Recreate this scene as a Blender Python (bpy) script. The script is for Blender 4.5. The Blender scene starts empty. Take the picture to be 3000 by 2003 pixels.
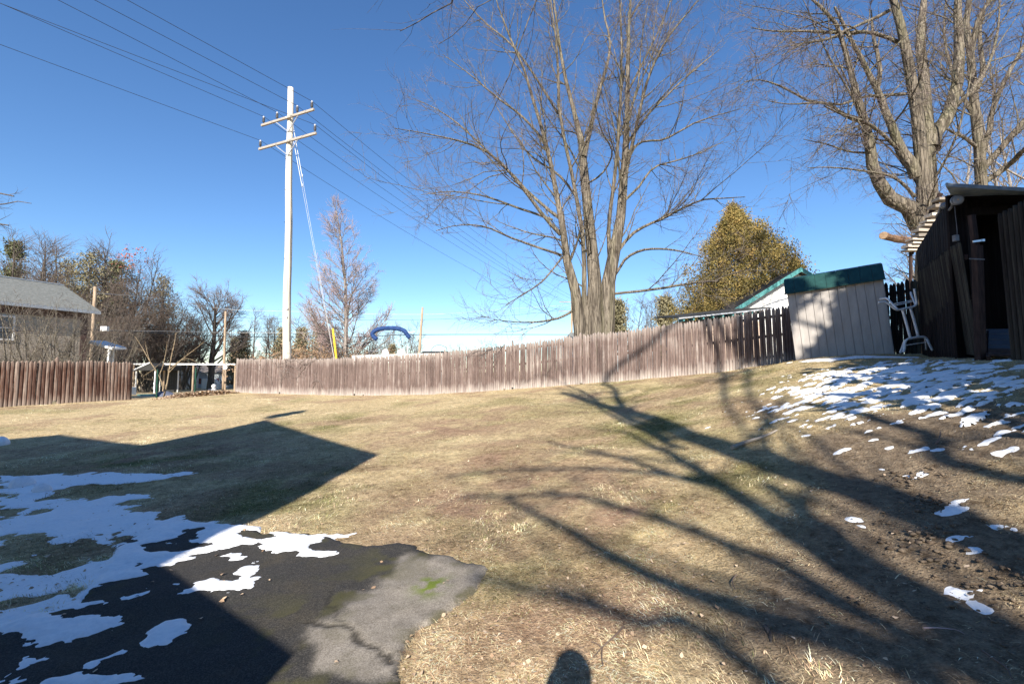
import bpy, math, random
import numpy as np
from mathutils import Vector, Matrix

# ------------------------------------------------------------------ camera, sky, sun, exposure
scene = bpy.context.scene
col = scene.collection
EYE = 1.60
PITCH = math.radians(3.6)
LENS = 16.0
FPX = LENS / 36.0 * 3000.0
SUN_AZ = math.radians(6.6)      # light travels forward and a little to the right
SUN_EL = math.radians(32.2)

cam_data = bpy.data.cameras.new('camera')
cam_data.lens = LENS
cam_data.sensor_width = 36.0
cam_data.clip_start = 0.05
cam_data.clip_end = 3000.0
cam = bpy.data.objects.new('camera', cam_data)
col.objects.link(cam)
cam.location = (0, 0, EYE)
cam.rotation_euler = (math.pi / 2 + PITCH, 0, 0)
scene.camera = cam

world = bpy.data.worlds.new('World')
scene.world = world
world.use_nodes = True
wn = world.node_tree
wn.nodes.clear()
sky = wn.nodes.new('ShaderNodeTexSky')
sky.sky_type = 'NISHITA'
sky.sun_disc = False
sky.sun_elevation = SUN_EL
sky.sun_rotation = math.pi + SUN_AZ
sky.altitude = 100
sky.air_density = 1.0
sky.dust_density = 0.0
sky.ozone_density = 4.5
bg = wn.nodes.new('ShaderNodeBackground')
bg.inputs['Strength'].default_value = 0.09
wo = wn.nodes.new('ShaderNodeOutputWorld')
hs = wn.nodes.new('ShaderNodeHueSaturation')
hs.inputs['Saturation'].default_value = 1.12
hs.inputs['Hue'].default_value = 0.503
wn.links.new(sky.outputs[0], hs.inputs['Color'])
wn.links.new(hs.outputs[0], bg.inputs['Color'])
wn.links.new(bg.outputs[0], wo.inputs['Surface'])

SUN_DIR = Vector((math.sin(SUN_AZ) * math.cos(SUN_EL), math.cos(SUN_AZ) * math.cos(SUN_EL), -math.sin(SUN_EL)))
sd = bpy.data.lights.new('sun', 'SUN')
sd.energy = 5.0
sd.angle = math.radians(0.53)
sd.color = (1.0, 0.93, 0.83)
so = bpy.data.objects.new('sun', sd)
col.objects.link(so)
so.location = (-5, -30, 30)
so.rotation_euler = SUN_DIR.to_track_quat('-Z', 'Y').to_euler()

vs = scene.view_settings
vs.view_transform = 'Standard'
vs.look = 'None'
vs.gamma = 1.0
vs.exposure = 1.06
vs.use_curve_mapping = False
scene.cycles.use_denoising = True
scene.cycles.max_bounces = 6
scene.cycles.transparent_max_bounces = 8
# ------------------------------------------------------------------ geometry helpers
CT, ST = math.cos(PITCH), math.sin(PITCH)
def ray(u, v):
    a = (u - 1500.0) / FPX
    b = (1001.5 - v) / FPX
    return np.array([a, CT - b * ST, ST + b * CT])
def P(u, v, y):
    """point on the sight line through photo pixel (u, v) at forward distance y"""
    r = ray(u, v)
    r = r / r[1] * y
    return np.array([r[0], r[1], EYE + r[2]])

def _hash(ix, iy, seed):
    n = (ix.astype(np.int64) * 374761393 + iy.astype(np.int64) * 668265263 + seed * 1442695041) & 0xFFFFFFFF
    n = ((n ^ (n >> 13)) * 1274126177) & 0xFFFFFFFF
    n = n ^ (n >> 16)
    return (n & 0xFFFFFF).astype(np.float64) / float(0xFFFFFF)
def vnoise(x, y, seed=0):
    x = np.asarray(x, float); y = np.asarray(y, float)
    ix = np.floor(x); iy = np.floor(y)
    fx = x - ix; fy = y - iy
    fx = fx * fx * (3 - 2 * fx); fy = fy * fy * (3 - 2 * fy)
    a = _hash(ix, iy, seed); b = _hash(ix + 1, iy, seed)
    c = _hash(ix, iy + 1, seed); d = _hash(ix + 1, iy + 1, seed)
    return (a * (1 - fx) + b * fx) * (1 - fy) + (c * (1 - fx) + d * fx) * fy
def fbm(x, y, seed=0, octv=4):
    s = 0.0; a = 0.5; t = 0.0
    for i in range(octv):
        s = s + a * vnoise(np.asarray(x) * 2 ** i + 17.3 * i, np.asarray(y) * 2 ** i - 9.1 * i, seed + i)
        t += a; a *= 0.5
    return s / t
def sstep(a, b, x):
    t = np.clip((x - a) / (b - a), 0, 1)
    return t * t * (3 - 2 * t)

FENCE_PX = [(690, 1150, 24.4), (850, 1155, 23.0), (1000, 1157, 21.7), (1245, 1155, 19.7), (1400, 1147, 18.7),
            (1550, 1137, 17.6), (1750, 1121, 16.3), (1950, 1104, 15.4), (2100, 1090, 14.8), (2306, 1064, 14.25), (2400, 1056, 14.15)]
LFENCE_PX = [(-330, 1216, 15.6), (0, 1193, 17.9), (200, 1180, 19.6), (385, 1170, 21.6)]
_ctrl = [P(*p) for p in FENCE_PX + LFENCE_PX]
_ctrl += [P(2332, 1057, 11.2), P(2620, 1036, 11.2), P(530, 1160, 23.0)]
_ctrl += [np.array(p, float) + np.array([0, 0, 0.0338 * max(p[1], 0)]) for p in [
    (0, 0, 0), (-1, 2, -.02), (-2.5, 3, -.08), (1.0, 2.0, .06), (-5, 5, -.22), (-8, 9, -.38), (-4, 9, -.22),
    (0, 5, .02), (0, 9, .08), (0, 13, .16), (3, 8, .48), (3, 3.5, .50), (2, 1.5, .30), (4.2, 5, .82), (4.8, 7.5, 1.02),
    (6, 9.2, 1.28), (8.2, 8, 1.54), (7, 5.5, 1.42), (7.4, 7.2, 1.52), (9.5, 10.6, 1.56), (6, 3, 1.25), (4, 1, .80), (-12, 14, -.46),
    (-9, 17, -.36), (-4, 16, -.12), (4, 12, .62), (-14, 8, -.6), (-6, 1, -.25), (-10, 3, -.45), (8, 1, 1.5), (12, 5, 1.7),
    (0, -6, -.05), (6, -6, .9), (-8, -6, -.4), (14, 14, 1.7), (12, 20, 1.3), (0, 24, .2), (-24, 24, -.9), (-16, 30, -.85), (12,-4,1.5)]]
_ctrl = np.array(_ctrl)
def _U(r2):
    return np.where(r2 > 1e-9, 0.5 * r2 * np.log(np.maximum(r2, 1e-9)), 0)
def _fit():
    n = len(_ctrl)
    d2 = ((_ctrl[:, None, :2] - _ctrl[None, :, :2]) ** 2).sum(-1)
    K = _U(d2) + np.eye(n) * 0.6
    Pm = np.c_[np.ones(n), _ctrl[:, :2]]
    A = np.block([[K, Pm], [Pm.T, np.zeros((3, 3))]])
    w = np.linalg.solve(A, np.r_[_ctrl[:, 2], np.zeros(3)])
    return w[:n], w[n:]
_W, _A = _fit()
def zg(x, y, fine=True):
    x = np.asarray(x, float); y = np.asarray(y, float)
    shp = np.broadcast(x, y).shape
    xf = np.broadcast_to(x, shp).ravel(); yf = np.broadcast_to(y, shp).ravel()
    z = np.full(xf.shape, _A[0]) + _A[1] * xf + _A[2] * yf
    for c, w in zip(_ctrl, _W):
        z += w * _U((xf - c[0]) ** 2 + (yf - c[1]) ** 2)
    # gentle fall towards the street far behind the fence
    far = 0.2 - 0.016 * np.clip(yf - 24, 0, 100) - 0.002 * np.clip(yf - 124, 0, 400) + 0.02 * np.clip(xf, -60, 60)
    far = np.where(yf < 0, -0.1 + 0.02 * np.clip(xf, -60, 60), far)
    dx = np.maximum(np.maximum(xf - 14, -24 - xf), 0); dy = np.maximum(np.maximum(yf - 27, -6 - yf), 0)
    t = sstep(0, 10, np.hypot(dx, dy))
    z = np.clip(z, -9, 9) * (1 - t) + far * t
    if fine:
        z = z + (fbm(xf * 0.9, yf * 0.9, 3, 3) - 0.5) * 0.07 + (fbm(xf * 4, yf * 4, 5, 2) - 0.5) * 0.02
    return z.reshape(shp)
def zg1(x, y):
    return float(zg(np.array([x]), np.array([y]))[0])
def hit(u, v):
    """where the sight line through a photo pixel meets the ground"""
    r = ray(u, v)
    ts = np.geomspace(0.8, 160, 900)
    x = r[0] * ts; y = r[1] * ts; z = EYE + r[2] * ts
    below = z < zg(x, y)
    i = int(np.argmax(below)) if below.any() else len(ts) - 1
    a, b = ts[max(i - 1, 0)], ts[i]
    for _ in range(18):
        m = 0.5 * (a + b)
        if EYE + r[2] * m < zg1(r[0] * m, r[1] * m): b = m
        else: a = m
    return np.array([r[0] * b, r[1] * b, EYE + r[2] * b])
def back(p, y):
    """follow the sunlight from a shadow point back to the vertical plane at y"""
    L = np.array(SUN_DIR)
    t = (p[1] - y) / L[1]
    return p - L * t
# ------------------------------------------------------------------ materials
def srgb(r, g, b):
    f = lambda c: (c / 255 / 12.92) if c / 255 <= 0.04045 else ((c / 255 + 0.055) / 1.055) ** 2.4
    return (f(r), f(g), f(b), 1.0)
class NT:
    """small node-tree helper"""
    def __init__(self, name, rough=0.8, spec=0.3):
        self.m = bpy.data.materials.new(name); self.m.use_nodes = True
        self.t = self.m.node_tree; self.n = self.t.nodes
        self.b = self.n['Principled BSDF']
        self.b.inputs['Roughness'].default_value = rough
        self.b.inputs['Specular IOR Level'].default_value = spec
        self.tc = self.n.new('ShaderNodeTexCoord')
    def link(self, a, b): self.t.links.new(a, b)
    def pos(self, scale=(1, 1, 1), src='Object', loc=(0, 0, 0)):
        mp = self.n.new('ShaderNodeMapping'); mp.inputs['Scale'].default_value = scale
        mp.inputs['Location'].default_value = loc
        if src == 'World':
            g = self.n.new('ShaderNodeNewGeometry'); self.link(g.outputs['Position'], mp.inputs[0])
        else:
            self.link(self.tc.outputs[src], mp.inputs[0])
        return mp.outputs[0]
    def noise(self, vec, scale=5, detail=4, rough=0.55, dist=0.0):
        x = self.n.new('ShaderNodeTexNoise'); x.inputs['Scale'].default_value = scale
        x.inputs['Detail'].default_value = detail; x.inputs['Roughness'].default_value = rough
        x.inputs['Distortion'].default_value = dist
        self.link(vec, x.inputs['Vector']); return x.outputs['Fac']
    def voronoi(self, vec, scale=5, feature='F1', out='Distance'):
        x = self.n.new('ShaderNodeTexVoronoi'); x.feature = feature; x.inputs['Scale'].default_value = scale
        self.link(vec, x.inputs['Vector']); return x.outputs[out]
    def ramp(self, fac, stops):
        r = self.n.new('ShaderNodeValToRGB'); e = r.color_ramp.elements
        while len(e) < len(stops): e.new(0.5)
        for i, (p, c) in enumerate(stops):
            e[i].position = p
            e[i].color = c if len(c) == 4 else (*c, 1)
        self.link(fac, r.inputs[0]); return r.outputs[0]
    def mix(self, fac, a, b, mode='MIX'):
        x = self.n.new('ShaderNodeMix'); x.data_type = 'RGBA'; x.blend_type = mode
        for s, v in ((x.inputs[0], fac), (x.inputs[6], a), (x.inputs[7], b)):
            if hasattr(v, 'is_linked'): self.link(v, s)
            elif isinstance(v, (int, float)): s.default_value = v
            else: s.default_value = v if len(v) == 4 else (*v, 1)
        return x.outputs[2]
    def math(self, op, a, b=0.0, c=0.0, clamp=False):
        x = self.n.new('ShaderNodeMath'); x.operation = op; x.use_clamp = clamp
        for i, v in enumerate((a, b, c)):
            if hasattr(v, 'is_linked'): self.link(v, x.inputs[i])
            else: x.inputs[i].default_value = v
        return x.outputs[0]
    def maprange(self, v, a, b, c=0.0, d=1.0):
        x = self.n.new('ShaderNodeMapRange'); x.inputs[1].default_value = a; x.inputs[2].default_value = b
        x.inputs[3].default_value = c; x.inputs[4].default_value = d
        self.link(v, x.inputs[0]); return x.outputs[0]
    def attr(self, name, out='Color'):
        a = self.n.new('ShaderNodeAttribute'); a.attribute_name = name; return a.outputs[out]
    def objrand(self):
        return self.n.new('ShaderNodeObjectInfo').outputs['Random']
    def sep(self, vec, i):
        s = self.n.new('ShaderNodeSeparateXYZ'); self.link(vec, s.inputs[0]); return s.outputs[i]
    def color(self, c):
        if hasattr(c, 'is_linked'): self.link(c, self.b.inputs['Base Color'])
        else: self.b.inputs['Base Color'].default_value = c if len(c) == 4 else (*c, 1)
    def bump(self, h, strength=0.3, dist=0.02):
        x = self.n.new('ShaderNodeBump'); x.inputs['Strength'].default_value = strength
        x.inputs['Distance'].default_value = dist
        self.link(h, x.inputs['Height']); self.link(x.outputs[0], self.b.inputs['Normal'])
M = {}
def simple(name, c1, c2, scale=6, stretch=(1, 1, 1), rough=0.8, bump=0.2, spec=0.3, src='Object', metal=0.0, dist=0.01, vary=0.0, lo=0.35, hi=0.68):
    t = NT(name, rough, spec)
    v = t.pos(stretch, src)
    n = t.noise(v, scale, 5, 0.6)
    c = t.ramp(n, [(lo, c1), (hi, c2)])
    if vary:
        c = t.mix(1.0, c, t.ramp(t.objrand(), [(0, (1 - vary,) * 3), (1, (1 + vary,) * 3)]), 'MULTIPLY')
    t.color(c)
    t.b.inputs['Metallic'].default_value = metal
    if bump: t.bump(n, bump, dist)
    M[name] = t.m
    return t.m

def wood_board(name, dark, mid, light, bottom=0.0, top=0.0, height=1.83, streak=1.0, vary=0.35):
    """weathered vertical board; bleached towards the ground line by splash and at the exposed tip"""
    t = NT(name, 0.88, 0.15)
    o = t.pos((1, 1, 1), 'Object')
    w = t.pos((14, 14, 0.9), 'World')
    g = t.noise(w, 1.6, 5, 0.65)
    fine = t.noise(t.pos((60, 60, 3.0), 'World'), 1.3, 3, 0.6)
    patch = t.noise(t.pos((0.8, 0.8, 1.3), 'World'), 1.0, 4, 0.6)
    fac = t.math('ADD', t.math('MULTIPLY', g, 0.75 * streak), t.math('MULTIPLY', patch, 0.35))
    fac = t.math('ADD', fac, t.math('MULTIPLY', t.math('SUBTRACT', t.objrand(), 0.5), vary))
    c = t.ramp(fac, [(0.34, dark), (0.56, mid), (0.80, light)])
    c = t.mix(t.math('MULTIPLY', t.math('GREATER_THAN', fine, 0.60), 0.22), c, light)
    z = t.sep(o, 2)
    if bottom:
        e = t.math('ADD', z, t.math('MULTIPLY', t.math('SUBTRACT', t.noise(t.pos((9, 9, 1.2), 'World'), 1.0, 4, 0.7), 0.5), 0.9))
        f = t.maprange(e, 0.42, 0.02, 0.0, bottom)
        c = t.mix(f, c, light)
    if top:
        e = t.math('ADD', z, t.math('MULTIPLY', t.math('SUBTRACT', g, 0.5), 0.8))
        f = t.maprange(e, height - 0.35, height + 0.05, 0.0, top)
        c = t.mix(f, c, light)
    t.color(c)
    t.bump(t.math('ADD', g, t.math('MULTIPLY', fine, 0.5)), 0.5, 0.008)
    M[name] = t.m
    return t.m

# ------------------------------------------------------------------ objects
def tag(o, label=None, cat=None, group=None, kind=None):
    if label: o['label'] = label
    if cat: o['category'] = cat
    if group: o['group'] = group
    if kind: o['kind'] = kind
    return o
def empty(name, loc=(0, 0, 0), label=None, cat=None, group=None, rz=0.0):
    o = bpy.data.objects.new(name, None); col.objects.link(o)
    o.location = tuple(float(c) for c in loc); o.rotation_euler = (0, 0, rz); o.empty_display_size = 0.3
    return tag(o, label, cat, group)
def link_mesh(name, me, mat, parent=None):
    o = bpy.data.objects.new(name, me); col.objects.link(o)
    if mat is not None and not me.materials:
        me.materials.append(M[mat] if isinstance(mat, str) else mat)
    if parent is not None: o.parent = parent
    return o
def np_mesh(name, verts, tris=None, quads=None, smooth=False):
    me = bpy.data.meshes.new(name)
    verts = np.asarray(verts, np.float32)
    me.vertices.add(len(verts)); me.vertices.foreach_set('co', verts.ravel())
    nt = 0 if tris is None else len(tris); nq = 0 if quads is None else len(quads)
    loops = []; starts = []
    if nt: loops.append(np.asarray(tris, np.int32).ravel()); starts.append(np.arange(nt, dtype=np.int32) * 3)
    if nq: loops.append(np.asarray(quads, np.int32).ravel()); starts.append(np.arange(nq, dtype=np.int32) * 4 + nt * 3)
    loops = np.concatenate(loops); starts = np.concatenate(starts)
    me.loops.add(len(loops)); me.loops.foreach_set('vertex_index', loops)
    me.polygons.add(nt + nq); me.polygons.foreach_set('loop_start', starts)
    me.update(calc_edges=True)
    if smooth: me.polygons.foreach_set('use_smooth', np.ones(nt + nq, bool))
    me.validate()
    return me
class MB:
    """collects simple shapes into one mesh"""
    def __init__(self): self.v = []; self.f = []
    def add(self, vs, fs):
        n = len(self.v); self.v += [tuple(float(c) for c in p) for p in vs]
        self.f += [tuple(i + n for i in f) for f in fs]; return self
    def box(self, a, b, mat=None):
        (x0, y0, z0), (x1, y1, z1) = a, b
        vs = [(x0, y0, z0), (x1, y0, z0), (x1, y1, z0), (x0, y1, z0), (x0, y0, z1), (x1, y0, z1), (x1, y1, z1), (x0, y1, z1)]
        if mat is not None: vs = [mat @ Vector(p) for p in vs]
        return self.add(vs, [(0, 3, 2, 1), (4, 5, 6, 7), (0, 1, 5, 4), (1, 2, 6, 5), (2, 3, 7, 6), (3, 0, 4, 7)])
    def beam(self, p, q, w, h, up=(0, 0, 1)):
        p = Vector(p); q = Vector(q); d = (q - p); L = d.length; d.normalize()
        s = d.cross(Vector(up))
        if s.length < 1e-4: s = d.cross(Vector((1, 0, 0)))
        s.normalize(); t = s.cross(d)
        m = Matrix((( d.x, s.x, t.x, p.x), (d.y, s.y, t.y, p.y), (d.z, s.z, t.z, p.z), (0, 0, 0, 1)))
        return self.box((0, -w / 2, -h / 2), (L, w / 2, h / 2), m)
    def tube(self, pts, r, n=8, caps=True):
        pts = [Vector(p) for p in pts]; k = len(pts)
        rs = r if isinstance(r, (list, tuple)) else [r] * k
        vs = []; ref = None
        for i, p in enumerate(pts):
            d = (pts[min(i + 1, k - 1)] - pts[max(i - 1, 0)]).normalized()
            if ref is None:
                ref = d.orthogonal().normalized()
            ref = (ref - d * ref.dot(d)).normalized(); b = d.cross(ref)
            for j in range(n):
                a = 2 * math.pi * j / n
                vs.append(p + (ref * math.cos(a) + b * math.sin(a)) * rs[i])
        fs = [(i * n + j, i * n + (j + 1) % n, (i + 1) * n + (j + 1) % n, (i + 1) * n + j) for i in range(k - 1) for j in range(n)]
        if caps: fs += [tuple(range(n - 1, -1, -1)), tuple((k - 1) * n + j for j in range(n))]
        return self.add(vs, fs)
    def lathe(self, prof, n=12, mat=None):
        vs = []
        for r, z in prof:
            for j in range(n):
                a = 2 * math.pi * j / n; p = Vector((r * math.cos(a), r * math.sin(a), z))
                vs.append(mat @ p if mat is not None else p)
        k = len(prof)
        fs = [(i * n + j, i * n + (j + 1) % n, (i + 1) * n + (j + 1) % n, (i + 1) * n + j) for i in range(k - 1) for j in range(n)]
        fs += [tuple(range(n - 1, -1, -1)), tuple((k - 1) * n + j for j in range(n))]
        return self.add(vs, fs)
    def prism(self, poly, d):
        """poly: 3-D outline, d: extrusion vector"""
        n = len(poly); a = [Vector(p) for p in poly]; b = [p + Vector(d) for p in a]
        return self.add(a + b, [tuple(range(n - 1, -1, -1)), tuple(range(n, 2 * n))] + [(i, (i + 1) % n, n + (i + 1) % n, n + i) for i in range(n)])
    def mesh(self, name, smooth=False):
        me = bpy.data.meshes.new(name); me.from_pydata(self.v, [], self.f); me.update()
        import bmesh
        bm = bmesh.new(); bm.from_mesh(me); bmesh.ops.recalc_face_normals(bm, faces=bm.faces); bm.to_mesh(me); bm.free()
        if smooth: me.polygons.foreach_set('use_smooth', np.ones(len(me.polygons), bool))
        return me
    def build(self, name, mat, parent=None, smooth=False, bevel=0.0):
        o = link_mesh(name, self.mesh(name, smooth), mat, parent)
        if bevel:
            b = o.modifiers.new('bevel', 'BEVEL'); b.width = bevel; b.segments = 2; b.limit_method = 'ANGLE'
        return o
def smooth_path(pts, k=4):
    """Catmull-Rom through points"""
    pts = [np.asarray(p, float) for p in pts]
    q = [2 * pts[0] - pts[1]] + pts + [2 * pts[-1] - pts[-2]]
    out = []
    for i in range(1, len(q) - 2):
        for s in range(k):
            t = s / k
            out.append(0.5 * (2 * q[i] + (q[i + 1] - q[i - 1]) * t + (2 * q[i - 1] - 5 * q[i] + 4 * q[i + 1] - q[i + 2]) * t * t + (3 * q[i] - q[i - 1] - 3 * q[i + 1] + q[i + 2]) * t ** 3))
    out.append(pts[-1]); return out
def poly_sdf(px, py, poly):
    """signed distance, positive inside"""
    poly = np.asarray(poly, float); n = len(poly)
    d = np.full(px.shape, 1e9); ins = np.zeros(px.shape, bool)
    for i in range(n):
        ax, ay = poly[i]; bx, by = poly[(i + 1) % n]
        ex, ey = bx - ax, by - ay
        t = np.clip(((px - ax) * ex + (py - ay) * ey) / (ex * ex + ey * ey + 1e-12), 0, 1)
        d = np.minimum(d, np.hypot(px - ax - t * ex, py - ay - t * ey))
        c = (ay > py) != (by > py)
        xi = ax + (py - ay) / (ey if abs(ey) > 1e-12 else 1e-12) * ex
        ins ^= c & (px < xi)
    return np.where(ins, d, -d)
def gpoly(px):
    return [hit(u, v)[:2] for u, v in px]
def set_col(me, name, arr):
    a = me.color_attributes.new(name, 'FLOAT_COLOR', 'POINT')
    a.data.foreach_set('color', np.asarray(arr, np.float32).ravel())
# ------------------------------------------------------------------ shared materials
wood_board('old_fence_wood', (0.09, 0.064, 0.056), (0.165, 0.120, 0.105), (0.42, 0.37, 0.33), bottom=0.9, top=0.6, vary=0.2, streak=0.85)
wood_board('brown_fence_wood', (0.045, 0.022, 0.017), (0.115, 0.062, 0.045), (0.30, 0.24, 0.20), bottom=0.8, top=0.55, vary=0.34)
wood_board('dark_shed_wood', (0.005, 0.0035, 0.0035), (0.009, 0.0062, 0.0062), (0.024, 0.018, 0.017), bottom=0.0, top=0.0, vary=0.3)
wood_board('mossy_gate_wood', (0.014, 0.011, 0.010), (0.028, 0.024, 0.021), (0.07, 0.066, 0.05), bottom=0.3, top=0.0, vary=0.3)
simple('rail_wood', (0.10, 0.07, 0.055), (0.26, 0.20, 0.16), 4, (6, 6, 1), 0.9, 0.3)
simple('dark_post', (0.022, 0.013, 0.011), (0.06, 0.036, 0.030), 4, (6, 6, 1), 0.9, 0.3)
simple('grey_wood', (0.22, 0.19, 0.16), (0.45, 0.40, 0.34), 3, (3, 3, 30), 0.9, 0.3)
simple('plank_wood', (0.30, 0.25, 0.20), (0.55, 0.48, 0.40), 3, (2, 10, 10), 0.9, 0.3, vary=0.5)
simple('pole_wood', (0.30, 0.25, 0.19), (0.70, 0.64, 0.54), 2.6, (9, 9, 0.30), 0.9, 0.5, src='World', lo=0.28, hi=0.55)
simple('far_pole_wood', (0.28, 0.20, 0.13), (0.45, 0.35, 0.25), 2.2, (4, 4, 0.6), 0.9, 0.3)
simple('white_paint', (0.68, 0.68, 0.66), (0.80, 0.80, 0.78), 5, rough=0.5, bump=0.05)
simple('white_tube', (0.62, 0.63, 0.63), (0.80, 0.81, 0.81), 9, rough=0.35, bump=0.05, spec=0.5)
simple('galvanised', (0.42, 0.43, 0.44), (0.60, 0.61, 0.62), 14, rough=0.4, bump=0.05, metal=0.6)
simple('green_post', (0.008, 0.045, 0.028), (0.015, 0.075, 0.045), 10, rough=0.5, bump=0.1)
simple('wire_steel', (0.05, 0.06, 0.055), (0.10, 0.11, 0.10), 20, rough=0.6, bump=0.0)
simple('cable_black', (0.012, 0.014, 0.018), (0.03, 0.032, 0.036), 3, rough=0.6, bump=0.0)
simple('cable_bright', (0.50, 0.50, 0.50), (0.72, 0.72, 0.70), 3, rough=0.4, bump=0.0)
simple('porcelain', (0.05, 0.045, 0.05), (0.10, 0.09, 0.09), 10, rough=0.25, bump=0.0, spec=0.6)
simple('porcelain_light', (0.35, 0.36, 0.38), (0.55, 0.55, 0.56), 10, rough=0.25, bump=0.0, spec=0.6)
simple('shed_siding', (0.33, 0.305, 0.28), (0.42, 0.39, 0.36), 3.0, (3, 3, 0.7), 0.75, 0.1, src='World')
simple('shed_trim', (0.33, 0.29, 0.26), (0.42, 0.37, 0.33), 4, rough=0.75, bump=0.1)
simple('green_roof', (0.004, 0.034, 0.032), (0.012, 0.062, 0.056), 5, (1, 1, 1), 0.55, 0.15)
simple('green_trim', (0.05, 0.20, 0.20), (0.10, 0.30, 0.30), 5, rough=0.6, bump=0.1)
simple('black_roof', (0.018, 0.018, 0.018), (0.05, 0.05, 0.048), 20, rough=0.9, bump=0.4)
simple('slate_roof_edge', (0.16, 0.19, 0.21), (0.26, 0.29, 0.31), 8, rough=0.7, bump=0.2)
simple('pink_stucco', (0.50, 0.38, 0.29), (0.58, 0.45, 0.36), 8, rough=0.9, bump=0.2)
simple('blue_canvas', (0.010, 0.034, 0.12), (0.02, 0.058, 0.18), 6, rough=0.75, bump=0.15)
simple('vinyl_white', (0.66, 0.65, 0.61), (0.78, 0.77, 0.73), 3, rough=0.45, bump=0.05)
simple('yellow_plastic', (0.75, 0.50, 0.03), (0.85, 0.60, 0.06), 3, rough=0.45, bump=0.0)
simple('dark_glass', (0.03, 0.04, 0.055), (0.09, 0.11, 0.14), 1.2, rough=0.1, bump=0.0, spec=0.7)
simple('house_roof', (0.16, 0.165, 0.15), (0.30, 0.30, 0.275), 9, (0.7, 0.7, 3.0), 0.95, 0.4)
simple('house_siding', (0.33, 0.285, 0.225), (0.44, 0.385, 0.31), 2.5, rough=0.8, bump=0.1)
simple('house_brown', (0.055, 0.032, 0.028), (0.10, 0.06, 0.05), 3, rough=0.8, bump=0.2)
simple('ranch_siding', (0.42, 0.47, 0.50), (0.52, 0.57, 0.60), 2, rough=0.8, bump=0.05)
simple('ranch_roof', (0.17, 0.145, 0.125), (0.26, 0.225, 0.20), 12, rough=0.95, bump=0.2)
simple('maroon', (0.16, 0.02, 0.02), (0.22, 0.04, 0.035), 3, rough=0.7, bump=0.05)
simple('steel_floor', (0.03, 0.04, 0.055), (0.06, 0.07, 0.09), 6, rough=0.5, bump=0.1)
simple('metal_bright', (0.55, 0.56, 0.58), (0.75, 0.76, 0.78), 8, rough=0.3, bump=0.0, metal=0.9)
simple('lamp_lens', (0.22, 0.23, 0.25), (0.32, 0.33, 0.35), 8, rough=0.3, bump=0.1)
simple('lamp_body', (0.12, 0.125, 0.135), (0.20, 0.20, 0.21), 8, rough=0.4, bump=0.0)
simple('amber_dot', (0.55, 0.38, 0.20), (0.60, 0.42, 0.24), 4, rough=0.4, bump=0.0)
simple('tarp_blue', (0.05, 0.06, 0.10), (0.10, 0.115, 0.16), 5, rough=0.6, bump=0.2)
simple('log_wood', (0.09, 0.05, 0.03), (0.28, 0.17, 0.10), 9, (0.35, 1, 1), 0.95, 0.9, dist=0.05)
simple('cut_wood', (0.30, 0.19, 0.11), (0.46, 0.32, 0.20), 14, (1, 1, 1), 0.9, 0.3)
simple('jacket_cloth', (0.03, 0.04, 0.07), (0.06, 0.07, 0.10), 8, rough=0.9, bump=0.2)
simple('skin', (0.50, 0.32, 0.24), (0.58, 0.38, 0.29), 4, rough=0.6, bump=0.05)
simple('hair', (0.03, 0.02, 0.015), (0.06, 0.04, 0.03), 30, (1, 1, 4), 0.7, 0.3)
simple('camera_black', (0.01, 0.01, 0.01), (0.02, 0.02, 0.02), 8, rough=0.4, bump=0.0)

def bark(name, d, l, scale=5, zst=0.22, moss=None):
    t = NT(name, 0.95, 0.1)
    v = t.pos((1, 1, zst), 'Object')
    n = t.noise(v, scale, 6, 0.7, 0.6)
    n2 = t.noise(t.pos((1, 1, 1), 'Object'), 0.9, 4, 0.6)
    fur = t.voronoi(t.pos((1, 1, zst * 0.7), 'Object'), scale * 1.6, 'DISTANCE_TO_EDGE')
    c = t.ramp(n, [(0.38, d), (0.62, l)])
    c = t.mix(t.maprange(n2, 0.42, 0.70, 0, 0.55), c, l)
    c = t.mix(t.maprange(fur, 0.10, 0.0, 0, 0.75), c, d)
    if moss: c = t.mix(t.maprange(t.noise(v, 2.3, 3), 0.5, 0.7, 0, 0.45), c, moss)
    t.color(c); t.bump(t.math('ADD', n, t.math('MULTIPLY', fur, 1.5)), 1.0, 0.06)
    M[name] = t.m
bark('maple_bark', (0.045, 0.036, 0.028), (0.26, 0.222, 0.172), 6.5, 0.14, (0.16, 0.155, 0.085))
bark('grey_bark', (0.14, 0.12, 0.105), (0.38, 0.34, 0.30), 5, 0.25)
bark('dark_bark', (0.05, 0.042, 0.036), (0.17, 0.145, 0.125), 5, 0.25)
bark('shrub_bark', (0.10, 0.085, 0.065), (0.25, 0.22, 0.17), 9, 0.3)
bark('sapling_bark', (0.18, 0.13, 0.08), (0.40, 0.32, 0.21), 9, 0.3)
simple('twig_pale', (0.11, 0.08, 0.076), (0.21, 0.165, 0.156), 3, rough=0.9, bump=0, src='World')
simple('twig_grey', (0.13, 0.10, 0.088), (0.24, 0.195, 0.17), 3, rough=0.9, bump=0, src='World')
simple('twig_red', (0.33, 0.225, 0.215), (0.48, 0.36, 0.34), 3, rough=0.9, bump=0, src='World')
simple('twig_brown', (0.10, 0.072, 0.056), (0.20, 0.15, 0.12), 3, rough=0.9, bump=0, src='World')
def leafmat(name, stops, scale=1.3, trans=0.25):
    t = NT(name, 0.7, 0.2)
    n = t.noise(t.pos((1, 1, 1), 'World'), scale, 5, 0.65)
    c = t.ramp(n, stops); t.color(c)
    M[name] = t.m
leafmat('arborvitae_leaf', [(0.30, (0.12, 0.11, 0.04)), (0.5, (0.25, 0.195, 0.065)), (0.68, (0.42, 0.28, 0.095))], 2.2)
leafmat('pine_needle', [(0.32, (0.06, 0.07, 0.035)), (0.66, (0.15, 0.155, 0.075))], 1.0)
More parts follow.
